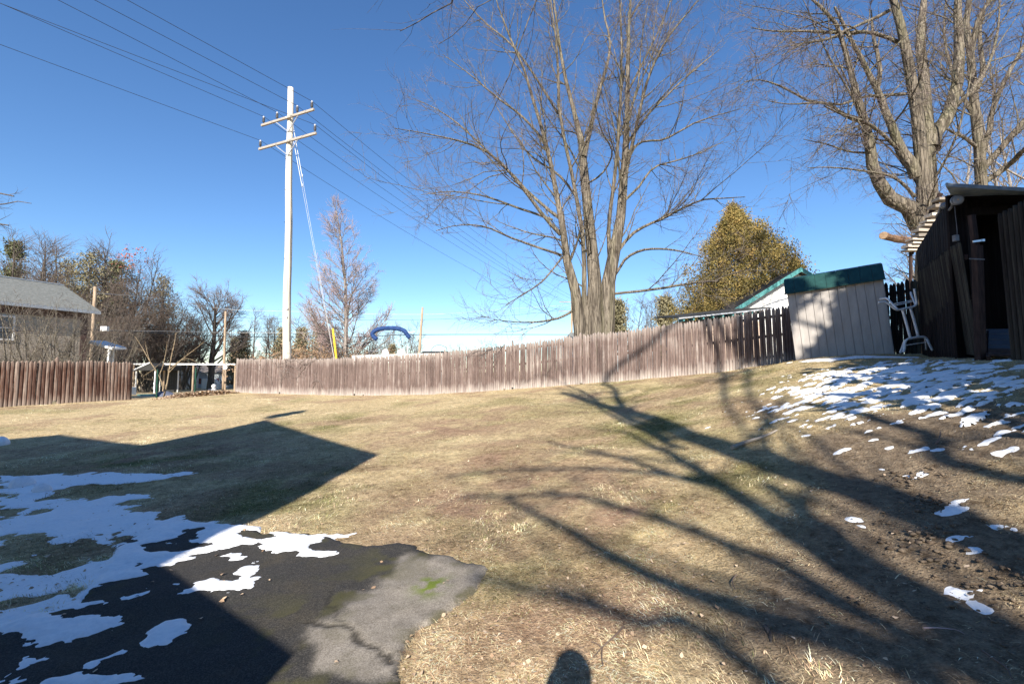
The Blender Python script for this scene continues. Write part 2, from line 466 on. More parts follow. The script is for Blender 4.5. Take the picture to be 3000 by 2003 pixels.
leafmat('far_needle', [(0.32, (0.12, 0.11, 0.06)), (0.66, (0.27, 0.235, 0.14))], 0.8)
leafmat('tan_leaf', [(0.32, (0.20, 0.125, 0.07)), (0.66, (0.36, 0.24, 0.15))], 1.0)
leafmat('red_leaf', [(0.32, (0.28, 0.09, 0.06)), (0.66, (0.40, 0.15, 0.10))], 1.0)
# ------------------------------------------------------------------ ground cover zones
DIRT_POLY = gpoly([(2560, 1250), (2800, 1225), (2995, 1260), (2998, 1500), (2998, 2000), (2250, 2000), (2080, 1850), (2200, 1700), (2420, 1560), (2480, 1440), (2380, 1330)])
DRIVE_PX = [(1437, 1664), (1320, 1635), (1200, 1612), (1080, 1598), (950, 1583), (760, 1560), (560, 1530), (440, 1545), (330, 1600), (330, 1700), (200, 1790), (0, 1850), (-300, 1990)]
DRIVE_POLY = gpoly(DRIVE_PX) + [(-4.2, 1.2), (-3.0, 0.3), (-0.75, 0.6), (-0.62, 1.6)] + gpoly([(1138, 2000), (1200, 1905), (1310, 1795), (1400, 1700)])
WORN_POLY = gpoly([(885, 1840), (985, 1800), (1115, 1730), (1160, 1690), (1180, 1650), (1280, 1642), (1425, 1668), (1310, 1810), (1170, 1928), (1143, 2000), (900, 2000)])
MOSS_C = hit(1262, 1722)
LITTER = [(hit(1620, 1440), 1.5), (hit(1400, 1480), 1.6), (hit(1800, 1500), 1.0), (hit(1950, 1900), 1.2), (hit(1500, 1330), 1.6), (hit(1350,1250),2.0), (hit(1700,1900),1.0), (hit(500, 1330), 2.2)]
GREEN = [(hit(2080, 1390), .9), (hit(1900, 1440), .7), (hit(2000, 1150), 3.0), (hit(400, 1360), 2.5), (hit(900, 1420), 1.8), (hit(950, 1240), 2.0), (hit(1900, 1250), 1.8), (hit(700, 1480), 1.2), (hit(250,1640), .8), (hit(100, 1180), 2.5)]
def zones(x, y):
    g = fbm(x * 0.55, y * 0.55, 21, 5)
    green = sstep(0.52, 0.74, g) * 0.45
    for c, r in GREEN:
        d = np.hypot(x - c[0], y - c[1]) / r
        green = np.maximum(green, np.exp(-d * d * 1.3) * sstep(0.28, 0.62, fbm(x * 1.7, y * 1.7, 31, 4)))
    dirt = poly_sdf(x, y, DIRT_POLY) + (fbm(x * 1.1, y * 1.1, 41, 4) - 0.5) * 1.5
    dirt = sstep(-0.60, 0.10, dirt)
    lit = 0.6 * sstep(0.52, 0.70, fbm(x * 0.8 + 9, y * 0.8, 51, 5))
    for c, r in LITTER:
        d = np.hypot(x - c[0], y - c[1]) / r
        lit = np.maximum(lit, np.exp(-d * d) * sstep(0.25, 0.6, fbm(x * 2.1, y * 2.1, 61, 4)))
    return green * (1 - dirt * 0.9), dirt, lit * (1 - dirt)
def drive_sdf(x, y):
    return poly_sdf(x, y, DRIVE_POLY) + (fbm(x * 2.2, y * 2.2, 71, 4) - 0.5) * 0.28 + (fbm(x * 12, y * 12, 72, 3) - 0.5) * 0.06

# ------------------------------------------------------------------ ground sheet
def axis(a, b, step, lo, hi):
    c = list(np.arange(a, b + 1e-6, step)); s = step; p = a; left = []
    while p > lo: s *= 1.35; p -= s; left.append(p)
    s = step; p = c[-1]; right = []
    while p < hi: s *= 1.35; p += s; right.append(p)
    return np.array(left[::-1] + c + right)
gx = axis(-23, 13, 0.12, -900, 900); gy = axis(-2, 26, 0.12, -300, 1400)
GX, GY = np.meshgrid(gx, gy)
fx, fy = GX.ravel(), GY.ravel()
fz = zg(fx, fy)
gr, di, li = zones(fx, fy)
dsd = drive_sdf(fx, fy)
rough_d = (fbm(fx * 3.1, fy * 3.1, 81, 4) - 0.5)
fz = fz + di * (rough_d * 0.09 + (np.abs(fbm(fx * 7, fy * 7, 82, 3) - 0.5) * -0.05)) - 0.05 * sstep(0.02, 0.12, dsd)
nxg, nyg = len(gx), len(gy)
idx = np.arange(nxg * nyg).reshape(nyg, nxg)
quads = np.stack([idx[:-1, :-1], idx[:-1, 1:], idx[1:, 1:], idx[1:, :-1]], -1).reshape(-1, 4)
gme = np_mesh('ground', np.c_[fx, fy, fz], quads=quads, smooth=True)
set_col(gme, 'zone', np.c_[gr, di, li, np.ones_like(gr)])
t = NT('lawn_soil', 0.95, 0.08)
z = t.attr('zone')
sepc = t.n.new('ShaderNodeSeparateColor'); t.link(z, sepc.inputs[0])
w = t.pos((1, 1, 1), 'World')
n1 = t.noise(w, 22, 6, 0.7); n2 = t.noise(t.pos((1, 2.2, 1), 'World'), 70, 4, 0.7); n3 = t.noise(w, 3.2, 5, 0.6)
nn = t.math('ADD', t.math('MULTIPLY', n1, 0.55), t.math('MULTIPLY', n2, 0.45))
straw = t.ramp(nn, [(0.32, (0.32, 0.23, 0.12)), (0.50, (0.60, 0.47, 0.265)), (0.68, (0.80, 0.67, 0.43))])
straw = t.mix(t.maprange(n3, 0.45, 0.75, 0, 0.30), straw, t.ramp(nn, [(0.35, (0.22, 0.15, 0.095)), (0.65, (0.48, 0.36, 0.24))]))
greenc = t.ramp(nn, [(0.34, (0.09, 0.09, 0.032)), (0.52, (0.21, 0.205, 0.075)), (0.70, (0.37, 0.345, 0.15))])
litc = t.ramp(nn, [(0.33, (0.16, 0.095, 0.062)), (0.5, (0.36, 0.235, 0.155)), (0.68, (0.56, 0.40, 0.28))])
vor = t.voronoi(t.pos((1, 1, 0.3), 'World'), 55)
dirtc = t.ramp(nn, [(0.30, (0.10, 0.072, 0.048)), (0.5, (0.25, 0.19, 0.13)), (0.70, (0.42, 0.34, 0.245))])
c = t.mix(sepc.outputs[0], straw, greenc)
c = t.mix(sepc.outputs[2], c, litc)
c = t.mix(sepc.outputs[1], c, dirtc)
m1 = t.noise(w, 6.5, 4, 0.65); m2 = t.noise(w, 15, 4, 0.65)
mot = t.math('ADD', t.math('MULTIPLY', m1, 0.5), t.math('MULTIPLY', m2, 0.5))
c = t.mix(1.0, c, t.ramp(mot, [(0.34, (0.52, 0.48, 0.45)), (0.50, (1.0, 1.0, 1.0)), (0.66, (1.32, 1.32, 1.28))]), 'MULTIPLY')
t.color(c)
t.bump(t.math('ADD', t.math('ADD', nn, t.math('MULTIPLY', mot, 1.2)), t.math('MULTIPLY', vor, 0.3)), 0.9, 0.06)
M['lawn_soil'] = t.m
ground = link_mesh('ground', gme, 'lawn_soil'); tag(ground, kind='structure')

# ------------------------------------------------------------------ sheets laid on the ground: asphalt, snow
def field_sheet(name, x0, x1, y0, y1, step, sdf, zfun, mat, cut=-0.08, attrs=None):
    xs = np.arange(x0, x1, step); ys = np.arange(y0, y1, step)
    X, Y = np.meshgrid(xs, ys); x = X.ravel(); y = Y.ravel()
    s = sdf(x, y)
    keep = (s > cut)
    k2 = keep.reshape(X.shape)
    cell = k2[:-1, :-1] & k2[:-1, 1:] & k2[1:, 1:] & k2[1:, :-1]
    I = np.arange(len(x)).reshape(X.shape)
    q = np.stack([I[:-1, :-1], I[:-1, 1:], I[1:, 1:], I[1:, :-1]], -1)[cell]
    used = np.unique(q); remap = np.full(len(x), -1); remap[used] = np.arange(len(used))
    z = zfun(x[used], y[used], s[used])
    me = np_mesh(name, np.c_[x[used], y[used], z], quads=remap[q], smooth=True)
    if attrs is not None: set_col(me, 'zone', attrs(x[used], y[used]))
    return link_mesh(name, me, mat)
def drive_z(x, y, s):
    return zg(x, y) + np.where(s > 0, 0.012, 0) - 0.03 * sstep(0.02, -0.05, s) + 0.012 * sstep(0, 0.05, s) - 0.01 * crack(x, y)
CRACK = [hit(*p)[:2] for p in [(880, 1838), (960, 1842), (1040, 1860), (1075, 1895), (1110, 1930), (1150, 1955)]]
CRACK2 = [hit(*p)[:2] for p in [(1075, 1895), (1050, 1880), (1010, 1835), (965, 1790), (970, 1740)]]
def line_d(x, y, pts):
    d = np.full(x.shape, 1e9)
    for a, b in zip(pts[:-1], pts[1:]):
        e = b - a; tt = np.clip(((x - a[0]) * e[0] + (y - a[1]) * e[1]) / (e @ e), 0, 1)
        d = np.minimum(d, np.hypot(x - a[0] - tt * e[0], y - a[1] - tt * e[1]))
    return d
def crack(x, y):
    wx = x + (fbm(x * 9, y * 9, 91, 3) - 0.5) * 0.10; wy = y + (fbm(x * 9, y * 9, 95, 3) - 0.5) * 0.10
    return np.maximum(sstep(0.022, 0.006, line_d(wx, wy, CRACK)), 0.6 * sstep(0.016, 0.004, line_d(wx, wy, CRACK2)))
def drive_attr(x, y):
    worn = sstep(-0.05, 0.10, poly_sdf(x, y, WORN_POLY) + (fbm(x * 2.4, y * 2.4, 101, 4) - 0.5) * 0.45 + (fbm(x * 14, y * 14, 102, 3) - 0.5) * 0.12)
    moss = np.exp(-(((x - MOSS_C[0]) / 0.10) ** 2 + ((y - MOSS_C[1]) / 0.13) ** 2)) * sstep(0.3, 0.6, fbm(x * 16, y * 16, 103, 3)) * 1.5
    e = poly_sdf(x, y, DRIVE_POLY)
    moss2 = 0.8 * sstep(0.50, 0.66, fbm(x * 7, y * 7, 104, 4)) * np.maximum(np.exp(-np.abs(poly_sdf(x, y, WORN_POLY) + 0.12) / 0.22), np.exp(-np.abs(e) / 0.10))
    return np.c_[worn, np.clip(np.maximum(moss, 0), 0, 1), np.clip(moss2, 0, 1), crack(x, y)]
drive = field_sheet('driveway', -5.2, 0.3, 0.2, 5.6, 0.022, drive_sdf, drive_z, None, -0.10, drive_attr)
t = NT('asphalt', 0.85, 0.25)
z = t.attr('zone'); za = t.attr('zone', 'Alpha')
sp = t.n.new('ShaderNodeSeparateColor'); t.link(z, sp.inputs[0])
w = t.pos((1, 1, 1), 'World')
g1 = t.noise(w, 230, 3, 0.7); g2 = t.noise(w, 9, 5, 0.6); vo = t.voronoi(w, 190, 'F1', 'Color')
vs1 = t.n.new('ShaderNodeSeparateColor'); t.link(vo, vs1.inputs[0])
agg = t.math('ADD', t.math('MULTIPLY', g1, 0.5), t.math('MULTIPLY', vs1.outputs[0], 0.5))
black = t.ramp(agg, [(0.25, (0.016, 0.0155, 0.0145)), (0.6, (0.040, 0.037, 0.033)), (0.9, (0.10, 0.09, 0.08))])
grey = t.ramp(t.math('ADD', t.math('MULTIPLY', agg, 0.6), t.math('MULTIPLY', g2, 0.4)), [(0.25, (0.10, 0.086, 0.068)), (0.5, (0.20, 0.176, 0.145)), (0.78, (0.33, 0.295, 0.25))])
black = t.mix(t.maprange(t.noise(w, 2.2, 5, 0.7), 0.48, 0.70, 0, 0.6), black, t.ramp(agg, [(0.25, (0.030, 0.025, 0.016)), (0.8, (0.085, 0.07, 0.045))]))
c = t.mix(sp.outputs[0], black, grey)
c = t.mix(sp.outputs[2], c, t.ramp(g1, [(0.3, (0.035, 0.032, 0.012)), (0.7, (0.09, 0.085, 0.03))]))
c = t.mix(sp.outputs[1], c, t.ramp(g1, [(0.3, (0.06, 0.085, 0.012)), (0.7, (0.17, 0.21, 0.03))]))
c = t.mix(t.math('MULTIPLY', za, 0.85), c, (0.015, 0.013, 0.010))
t.color(c); t.bump(agg, 0.35, 0.004)
drive.data.materials.append(t.m); tag(drive, kind='structure')

S = 1.566
z7 = lambda pts: [(x / S, 1200 + y / S) for x, y in pts]
SNOW_POS = [gpoly(p) for p in [
    z7([(0, 305), (180, 300), (400, 282), (600, 292), (760, 286), (925, 280), (860, 300), (700, 325), (520, 345), (380, 352), (250, 368), (230, 400), (700, 392), (700, 410), (560, 420), (640, 445), (760, 470), (860, 490), (910, 508), (1040, 520), (1190, 530), (1290, 560), (1380, 575), (1610, 572), (1600, 585), (1510, 600), (1440, 635), (1500, 670), (1490, 684), (1390, 675), (1280, 665), (1200, 650), (1120, 655), (1140, 688), (1050, 712), (1000, 670), (900, 668), (820, 690), (740, 724), (640, 735), (560, 740), (660, 765), (560, 800), (440, 832), (330, 800), (240, 850), (130, 890), (-200, 930)]),
    z7([(815, 812), (900, 795), (990, 778), (1080, 745), (1160, 718), (1180, 745), (1150, 765), (1195, 790), (1150, 825), (1060, 840), (950, 850), (860, 838)]),
    z7([(-200, 940), (80, 900), (240, 850), (330, 870), (380, 850), (375, 885), (500, 882), (660, 845), (697, 855), (690, 878), (560, 890), (440, 905), (340, 945), (230, 905), (190, 960), (220, 975), (330, 962), (430, 975), (580, 990), (560, 1010), (440, 1025), (400, 1060), (470, 1080), (380, 1100), (240, 1060), (140, 1075), (100, 1040), (-200, 1010)]),
    z7([(590, 1080), (650, 1040), (760, 990), (840, 985), (800, 1045), (740, 1080), (640, 1120), (560, 1165), (460, 1195), (400, 1215), (360, 1190), (440, 1150), (480, 1100)]),
    z7([(-200, 1180), (60, 1200), (130, 1160), (160, 1230), (120, 1270), (-200, 1300)]),
    z7([(210, 1257), (360, 1215), (430, 1235), (560, 1205), (620, 1225), (690, 1240), (640, 1275), (500, 1300), (200, 1300)]),
]]
SNOW_NEG = [gpoly(p) for p in [
    z7([(20, 590), (140, 580), (260, 610), (400, 600), (490, 620), (500, 655), (380, 680), (400, 705), (260, 740), (120, 755), (60, 735), (160, 680), (20, 660)]),
    z7([(230, 402), (330, 385), (540, 372), (690, 360), (640, 378), (430, 398), (300, 415)]),
    z7([(760, 600), (880, 590), (900, 600), (790, 612)]), z7([(830, 560), (930, 555), (940, 566), (840, 572)]),
    z7([(690, 635), (800, 640), (860, 620), (960, 628), (930, 648), (800, 655), (740, 648)]),
    z7([(520, 585), (640, 570), (640, 590), (600, 612), (530, 610)]),
    z7([(1080, 575), (1150, 572), (1170, 582), (1290, 592), (1270, 600), (1190, 592), (1100, 584)]),
    z7([(1010, 655), (1060, 650), (1085, 665), (1040, 675)]), z7([(1000, 785), (1080, 778), (1085, 800), (1020, 800)]),
    z7([(0, 470), (60, 465), (100, 480), (20, 495)]),
]]
SNOW_POS_BOX = [(-12, 0.5), (0.2, 12)]
def snow_left(x, y):
    s = np.full(x.shape, -9.0)
    for p in SNOW_POS: s = np.maximum(s, poly_sdf(x, y, p))
    for p in SNOW_NEG: s = np.minimum(s, -poly_sdf(x, y, p))
    n = (fbm(x * 2.6, y * 5.2, 111, 4) - 0.5) * 0.46 + (fbm(x * 11, y * 14, 113, 3) - 0.5) * 0.26 + (fbm(x * 34, y * 34, 115, 2) - 0.5) * 0.10
    off = sstep(-0.1, 0.15, drive_sdf(x, y))
    n2 = (fbm(x * 5.5, y * 5.5, 117, 4) - 0.52) * 0.9
    return s + n * (0.42 + 0.30 * off) + np.minimum(n2, 0.05) * (1 - off) * 0.8
def snow_z(x, y, s):
    h = np.where(s > 0, 0.024 * (1 - np.exp(-s / 0.09)), s * 0.45)
    h = h + 0.012 * sstep(0.0, 0.12, s) * (fbm(x * 9, y * 14, 121, 4) - 0.42)
    h = h * (0.55 + 0.45 * sstep(-0.1, 0.1, drive_sdf(x, y)))
    return zg(x, y) + np.maximum(h, -0.04) + 0.022 * sstep(-0.06, 0.02, drive_sdf(x, y)) - 0.002
SNOW_R = gpoly([(2330, 1150), (2440, 1088), (2560, 1068), (2760, 1062), (2995, 1068), (2998, 1225), (2900, 1225), (2760, 1205), (2640, 1195), (2560, 1222), (2440, 1222), (2360, 1205), (2310, 1190)])
SNOW_R2 = [P(2318, 1063, 10.9)[:2], P(2420, 1060, 10.7)[:2], P(2560, 1052, 10.6)[:2], P(2690, 1044, 10.2)[:2], P(2700, 1050, 9.2)[:2], P(2560, 1062, 9.9)[:2], P(2420, 1066, 10.2)[:2]]
SCRAPS = [(tuple(hit(u, v)[:2]), (w * 0.62 / FPX * hit(u, v)[1], max(h / FPX * hit(u, v)[1] * 0.8, 0.012) + 0.006)) for u, v, w, h in
          [(2075, 1252, 18, 4), (2360, 1275, 14, 3), (2470, 1320, 12, 3), (2610, 1310, 14, 3), (2700, 1313, 30, 6), (2752, 1315, 10, 4), (2585, 1372, 7, 4), (2690, 1385, 18, 3), (2500, 1514, 12, 7), (2528, 1537, 5, 3), (2805, 1467, 26, 5), (2805, 1492, 24, 5),
           (2920, 1535, 20, 7), (2970, 1545, 12, 5), (2790, 1580, 42, 7), (2845, 1603, 12, 4), (2840, 1722, 46, 8), (2872, 1774, 14, 12), (1755, 1330, 14, 4), (1810, 1345, 14, 4), (1700, 1380, 8, 3), (2900, 1290, 40, 8), (2950, 1310, 30, 6), (2560, 1290, 16, 3)]]
def snow_right(x, y):
    a = poly_sdf(x, y, SNOW_R)
    # wind-laid streaks, longer across the slope
    n = fbm(x * 5.0 + y * 2.0, y * 13.0 - x * 2.6, 131, 5) - 0.5
    s = np.minimum(a * 0.40, 0.20) + n * 1.55 - 0.125
    b = poly_sdf(x, y, SNOW_R2) * 0.8 + (fbm(x * 3, y * 6, 133, 4) - 0.5) * 0.5 + 0.02
    # stray scraps over the dirt bank
    d = poly_sdf(x, y, DIRT_POLY)
    c = np.full(x.shape, -1.0)
    for (cx, cy), (ra, rb) in SCRAPS:
        c = np.maximum(c, (1 - np.hypot((x - cx) / ra, (y - cy) / rb)) * rb * 1.2)
    c = np.where(c > -0.12, c + (fbm(x * 16, y * 24, 137, 3) - 0.52) * 0.045 + (fbm(x * 5, y * 9, 138, 2) - 0.5) * 0.015, -1)
    return np.maximum(np.maximum(s, b), c) * 0.5
def snow_rz(x, y, s):
    gz = zg(x, y); g, d2, l = zones(x, y)
    gz = gz + d2 * ((fbm(x * 3.1, y * 3.1, 81, 4) - 0.5) * 0.09)
    h = np.where(s > 0, 0.020 * (1 - np.exp(-s / 0.06)) + 0.003, s * 0.5)
    return gz + np.maximum(h, -0.05) + 0.006 * (fbm(x * 12, y * 12, 141, 3) - 0.5) * (s > 0)
t = NT('snow', 0.55, 0.4)
w = t.pos((1, 1, 1), 'World')
n = t.noise(w, 35, 4, 0.6)
c = t.ramp(n, [(0.3, (0.74, 0.77, 0.80)), (0.65, (0.86, 0.87, 0.88))])
t.color(c); t.bump(t.math('ADD', n, t.math('MULTIPLY', t.noise(w, 160, 2), 0.4)), 0.45, 0.012)
t.b.inputs['Subsurface Weight'].default_value = 0.0
M['snow'] = t.m
s1 = field_sheet('snow', -11.0, 0.0, 1.0, 11.0, 0.018, snow_left, snow_z, 'snow', -0.10); tag(s1, kind='structure')
s2 = field_sheet('snow', 1.5, 9.6, 1.6, 11.4, 0.022, snow_right, snow_rz, 'snow', -0.10); tag(s2, kind='structure')
def snow_gap(x, y):
    s = np.full(x.shape, -1.0)
    for u, v, ra, rb in ((398, 1156, 1.1, 0.45), (392, 1166, 0.7, 0.25), (430, 1159, 0.7, 0.16)):
        c = hit(u, v); s = np.maximum(s, (1 - np.hypot((x - c[0]) / ra, (y - c[1]) / rb)) * rb)
    return s + (fbm(x * 3, y * 7, 151, 4) - 0.5) * 0.4
gc = hit(400, 1160)
s3 = field_sheet('snow', gc[0] - 2.2, gc[0] + 2.2, gc[1] - 1.5, gc[1] + 2.0, 0.05, snow_gap, snow_rz, 'snow', -0.10); tag(s3, kind='structure')
# ------------------------------------------------------------------ stockade fences
def picket_mesh(name, w, h, t, point=0.10, seed=0):
    """half-round picket with a pointed, chamfered head"""
    rng = random.Random(seed)
    zs = [0, h * 0.33, h * 0.66, h - point, h - point * 0.3, h]
    ws = [1.0, 1.0, 1.0, 1.0, 0.55, 0.22]
    prof = [(-0.5, 0.0), (-0.44, -0.55), (-0.2, -0.95), (0.2, -0.95), (0.44, -0.55), (0.5, 0.0)]
    vs = []; fs = []; n = len(prof)
    for z, k in zip(zs, ws):
        dx = rng.uniform(-.004, .004); 
        for a, b in prof: vs.append((a * w * k + dx, b * t, z))
    for i in range(len(zs) - 1):
        for j in range(n):
            fs.append((i * n + j, i * n + (j + 1) % n, (i + 1) * n + (j + 1) % n, (i + 1) * n + j))
    fs.append(tuple((len(zs) - 1) * n + j for j in range(n)))
    fs.append(tuple(range(n - 1, -1, -1)))
    me = bpy.data.meshes.new(name); me.from_pydata(vs, [], fs); me.update()
    return me
def along(pts):
    pts = np.array(pts)[:, :2]; seg = np.hypot(*(pts[1:] - pts[:-1]).T); cum = np.r_[0, np.cumsum(seg)]
    def f(s):
        i = min(max(int(np.searchsorted(cum, s) - 1), 0), len(seg) - 1)
        k = (s - cum[i]) / seg[i]; p = pts[i] * (1 - k) + pts[i + 1] * k; d = (pts[i + 1] - pts[i]) / seg[i]
        return p, d
    return f, cum[-1]
def stockade(label, pts, w, h, mat, seed, group=None, gap=0.006, hvar=0.025, lean=0.012, depth=0.035, holes=0.03, post_every=2.44, rail_mat='rail_wood'):
    rng = random.Random(seed)
    f, L = along(pts)
    p0, _ = f(0)
    root = empty('stockade_fence', (p0[0], p0[1], zg1(*p0)), label, 'fence', group)
    R0 = np.array(root.location)
    meshes = [picket_mesh('picket', w * k, h * hk, depth, 0.085, i + seed) for i, (k, hk) in enumerate([(1.02, 1.0), (0.99, 1.0), (1.05, 1.0), (1.01, 0.985), (1.03, 1.01)])]
    for me in meshes: me.materials.append(M[mat])
    s = w / 2; n = 0; panel_dz = 0
    while s < L - w / 2:
        p, d = f(s)
        if n % max(1, int(post_every / w)) == 0: panel_dz = rng.uniform(-0.02, 0.02); panel_lean = rng.uniform(-lean, lean)
        o = bpy.data.objects.new('picket', rng.choice(meshes)); col.objects.link(o); o.parent = root
        zz = zg1(*p) - 0.05 + panel_dz + rng.gauss(0, hvar * 0.6)
        if rng.random() < holes: zz += rng.uniform(0.06, 0.16)
        nrm = np.array([d[1], -d[0]])
        off = rng.gauss(0, 0.003)
        o.location = (p[0] - R0[0] + nrm[0] * off, p[1] - R0[1] + nrm[1] * off, zz - R0[2])
        o.rotation_euler = (rng.gauss(0, 0.006), panel_lean + rng.gauss(0, 0.006), math.atan2(d[1], d[0]) + rng.gauss(0, 0.02))
        o.scale = (1, 1, 1 + rng.gauss(0, 0.006))
        s += w + gap * rng.uniform(0.2, 1.6) * (3.0 if rng.random() < 0.03 else 1); n += 1
    # rails behind the pickets, and posts
    k = max(1, int(round(L / post_every)))
    for i in range(k):
        a, da = f(L * i / k); b, db = f(L * (i + 1) / k)
        na = np.array([-da[1], da[0]]) * 0.028
        for hz in (0.28, 0.95, 1.55):
            MB().beam((a[0] - R0[0] + na[0], a[1] - R0[1] + na[1], zg1(*a) + hz * h / 1.83 - R0[2]), (b[0] - R0[0] + na[0], b[1] - R0[1] + na[1], zg1(*b) + hz * h / 1.83 - R0[2]), 0.05, 0.085).build('rail', rail_mat, root)
    for i in range(k + 1):
        a, da = f(min(L * i / k, L - 0.01)); na = np.array([-da[1], da[0]]) * 0.10
        za = zg1(*a) - R0[2]
        MB().tube([(a[0] - R0[0] + na[0], a[1] - R0[1] + na[1], za - 0.1), (a[0] - R0[0] + na[0], a[1] - R0[1] + na[1], za + h * 0.93)], 0.05, 8).build('post', rail_mat, root)
    return root
FENCE_PTS = [P(*p) for p in FENCE_PX]
stockade('long weathered brown stockade fence with pale bleached foot running to the tan shed', FENCE_PTS, 0.0895, 1.83, 'old_fence_wood', 5, gap=0.002)
LF_PTS = [P(*p) for p in LFENCE_PX]
stockade('dark reddish brown stockade fence section in front of the grey two-storey house', LF_PTS, 0.128, 1.83, 'brown_fence_wood', 8, gap=0.0, depth=0.045, hvar=0.022)
RF = [np.array([9.0, 14.0]), np.array([10.9, 12.9]), np.array([11.2, 12.6])]
stockade('short dark stockade fence section in the shade between the tan shed and the black playhouse', [np.array([9.7, 13.5]), np.array([10.15, 12.1]), np.array([10.45, 11.1])], 0.095, 1.95, 'mossy_gate_wood', 11, gap=0.006, rail_mat='dark_post')
# ------------------------------------------------------------------ the photographer's house behind the camera (seen only by its shadow)
def sun_poly(px, y):
    return [back(hit(u, v), y) for u, v in px]
g = sun_poly([(1111, 1331), (780, 1230), (420, 1303), (300, 1283), (180, 1272), (0, 1285)], -2.0)
house = empty('dwelling_house', (-9.5, -6, zg1(-9.5, -6)), 'two gabled dwelling house whose shadow falls across the driveway and lawn', 'house')
R = np.array(house.location)
ext = np.array([-0.1157, -1.0, 0]) * 9.0
wallp = [(-4.2, -2, -1), (-4.2, -2, g[0][2] - 0.15), tuple(g[1] + np.array([0, 0, -0.25])), tuple(g[2] + np.array([0, 0, -0.25])), tuple(g[4] + np.array([0, 0, -0.3])), (-19, -2, 6.3), (-19, -2, -1)]
MB().prism([tuple(np.array(p) - R) for p in wallp], ext).build('wall', 'house_siding', house)
def slab(a, b, th, parent, mat='ranch_roof', name='roof'):
    a = np.array(a) - R; b = np.array(b) - R
    up = np.array([0, 0, th])
    MB().prism([a, b, b - up, a - up], ext + np.array([-0.03, -0.25, 0])).build(name, mat, parent)
slab(g[0], g[1], 0.16, house); slab(g[1] - np.array([0.01, 0, 0]), g[2], 0.16, house)
slab(g[2], g[4], 0.16, house); slab(g[4], (-19.6, -2, 6.0), 0.16, house)
for x0 in (-6.6, -11.5):
    MB().box((x0 - R[0], -1.97 - R[1], 1.0 - R[2]), (x0 + 1.1 - R[0], -1.93 - R[1], 2.4 - R[2])).build('window', 'dark_glass', house)
c0 = back(hit(875, 1915), -1.42); c1 = back(hit(383, 1583), 0.30)
zt = 0.5 * (c0[2] + c1[2])
pw = empty('lean_to_porch', (-2.6, -1.6, zg1(-2.6, -1.6)), 'low flat roofed porch wing built against the gabled dwelling house', 'porch')
R2 = np.array(pw.location)
ft = [np.array([c0[0], c0[1], 0]), np.array([c1[0], c1[1], 0]), np.array([c1[0] - 0.7, c1[1] - 2.2, 0]), np.array([c0[0] - 0.45, c0[1] - 2.6, 0])]
MB().prism([p - R2 + np.array([0, 0, -0.3]) for p in ft], (0, 0, zt - 0.1 + 0.3)).build('wall', 'house_siding', pw)
MB().prism([p - R2 + np.array([0, 0, zt - 0.1]) for p in ft], (0, 0, 0.1)).build('roof', 'black_roof', pw)
# satellite dish on the ridge
dm = back(hit(840, 1212), -2.0); dr = 0.50
dish = empty('satellite_dish', tuple(g[1]), 'round satellite dish on a mast at the ridge of the dwelling house', 'dish')
R3 = np.array(dish.location)
q = Vector((-0.10, -0.80, 0.55)).to_track_quat('Z', 'Y').to_matrix().to_4x4()
q.translation = Vector(dm - R3)
MB().lathe([(0.02, -0.10), (dr * 0.6, -0.06), (dr, 0.02), (dr, 0.03), (dr * 0.6, -0.04), (0.02, -0.08)], 20, q @ Matrix.Diagonal((0.75, 1.15, 1, 1))).build('reflector', 'galvanised', dish, True)
MB().tube([(0, -0.3, -0.3), (0.0, -0.15, 0.25), tuple(dm - R3)], 0.035).build('mast', 'galvanised', dish)

# ------------------------------------------------------------------ utility pole with two crossarms
pb = P(842, 1030, 24.6); pt = P(851, 258, 24.6)
pb[2] = zg1(pb[0], pb[1]) - 0.3
pole = empty('utility_pole', (pb[0], pb[1], zg1(pb[0], pb[1])), 'tall pale wooden utility pole with two crossarms behind the stockade fence', 'utility pole')
R = np.array(pole.location)
k = 9
MB().tube([tuple(pb + (pt - pb) * i / k - R + np.array([0.03 * math.sin(i * 1.7), 0, 0])) for i in range(k + 1)], [0.225 - 0.075 * i / k for i in range(k + 1)], 16).build('shaft', 'pole_wood', pole, True)
adir = np.array([0.916, -0.40, 0.0])
def at_h(v): # point on the pole axis seen at row v
    s = (258 - v) / (258 - 1030.0)
    p = P(842 + 9 * (1 - s), v, 24.6); return p
INS = {}
for (v, w1, w2, offs, nm) in ((351, 2.02, 2.02, (-1.86, -0.78, 0.78, 1.86), 'u'), (420, 2.2, 2.2, (-2.1, 2.1), 'l')):
    c = at_h(v) - R + np.array([-0.08, -0.2, 0])
    arm = MB().beam(tuple(c - adir * w1), tuple(c + adir * w2), 0.10, 0.125).build('crossarm', 'grey_wood', pole, bevel=0.01)
    for s in (-1, 1):
        MB().beam(tuple(c + adir * s * 0.85 + np.array([0, 0, -0.06])), tuple(at_h(v) - R + np.array([0, -0.18, -0.78])), 0.03, 0.05).build('brace', 'galvanised', pole)
    for o_ in offs:
        b = c + adir * o_ + np.array([0, 0, 0.06])
        m = Matrix.Translation(Vector(b))
        prof = [(0.018, -0.02), (0.018, 0.10), (0.075, 0.11), (0.05, 0.15), (0.08, 0.17), (0.05, 0.21), (0.082, 0.23), (0.052, 0.28), (0.08, 0.30), (0.05, 0.35), (0.055, 0.40), (0.03, 0.43)]
        ins = MB().lathe(prof, 12, m).build('insulator', 'porcelain', pole, True)
        MB().lathe([(0.05, 0.36), (0.06, 0.39), (0.035, 0.45)], 10, m).build('cap', 'porcelain_light', ins, True)
        INS[(nm, o_)] = b + R + np.array([0, 0, 0.43])
    MB().beam(tuple(c + np.array([0, -0.07, 0])), tuple(c + np.array([0, 0.16, 0])), 0.05, 0.05).build('bolt', 'galvanised', pole)
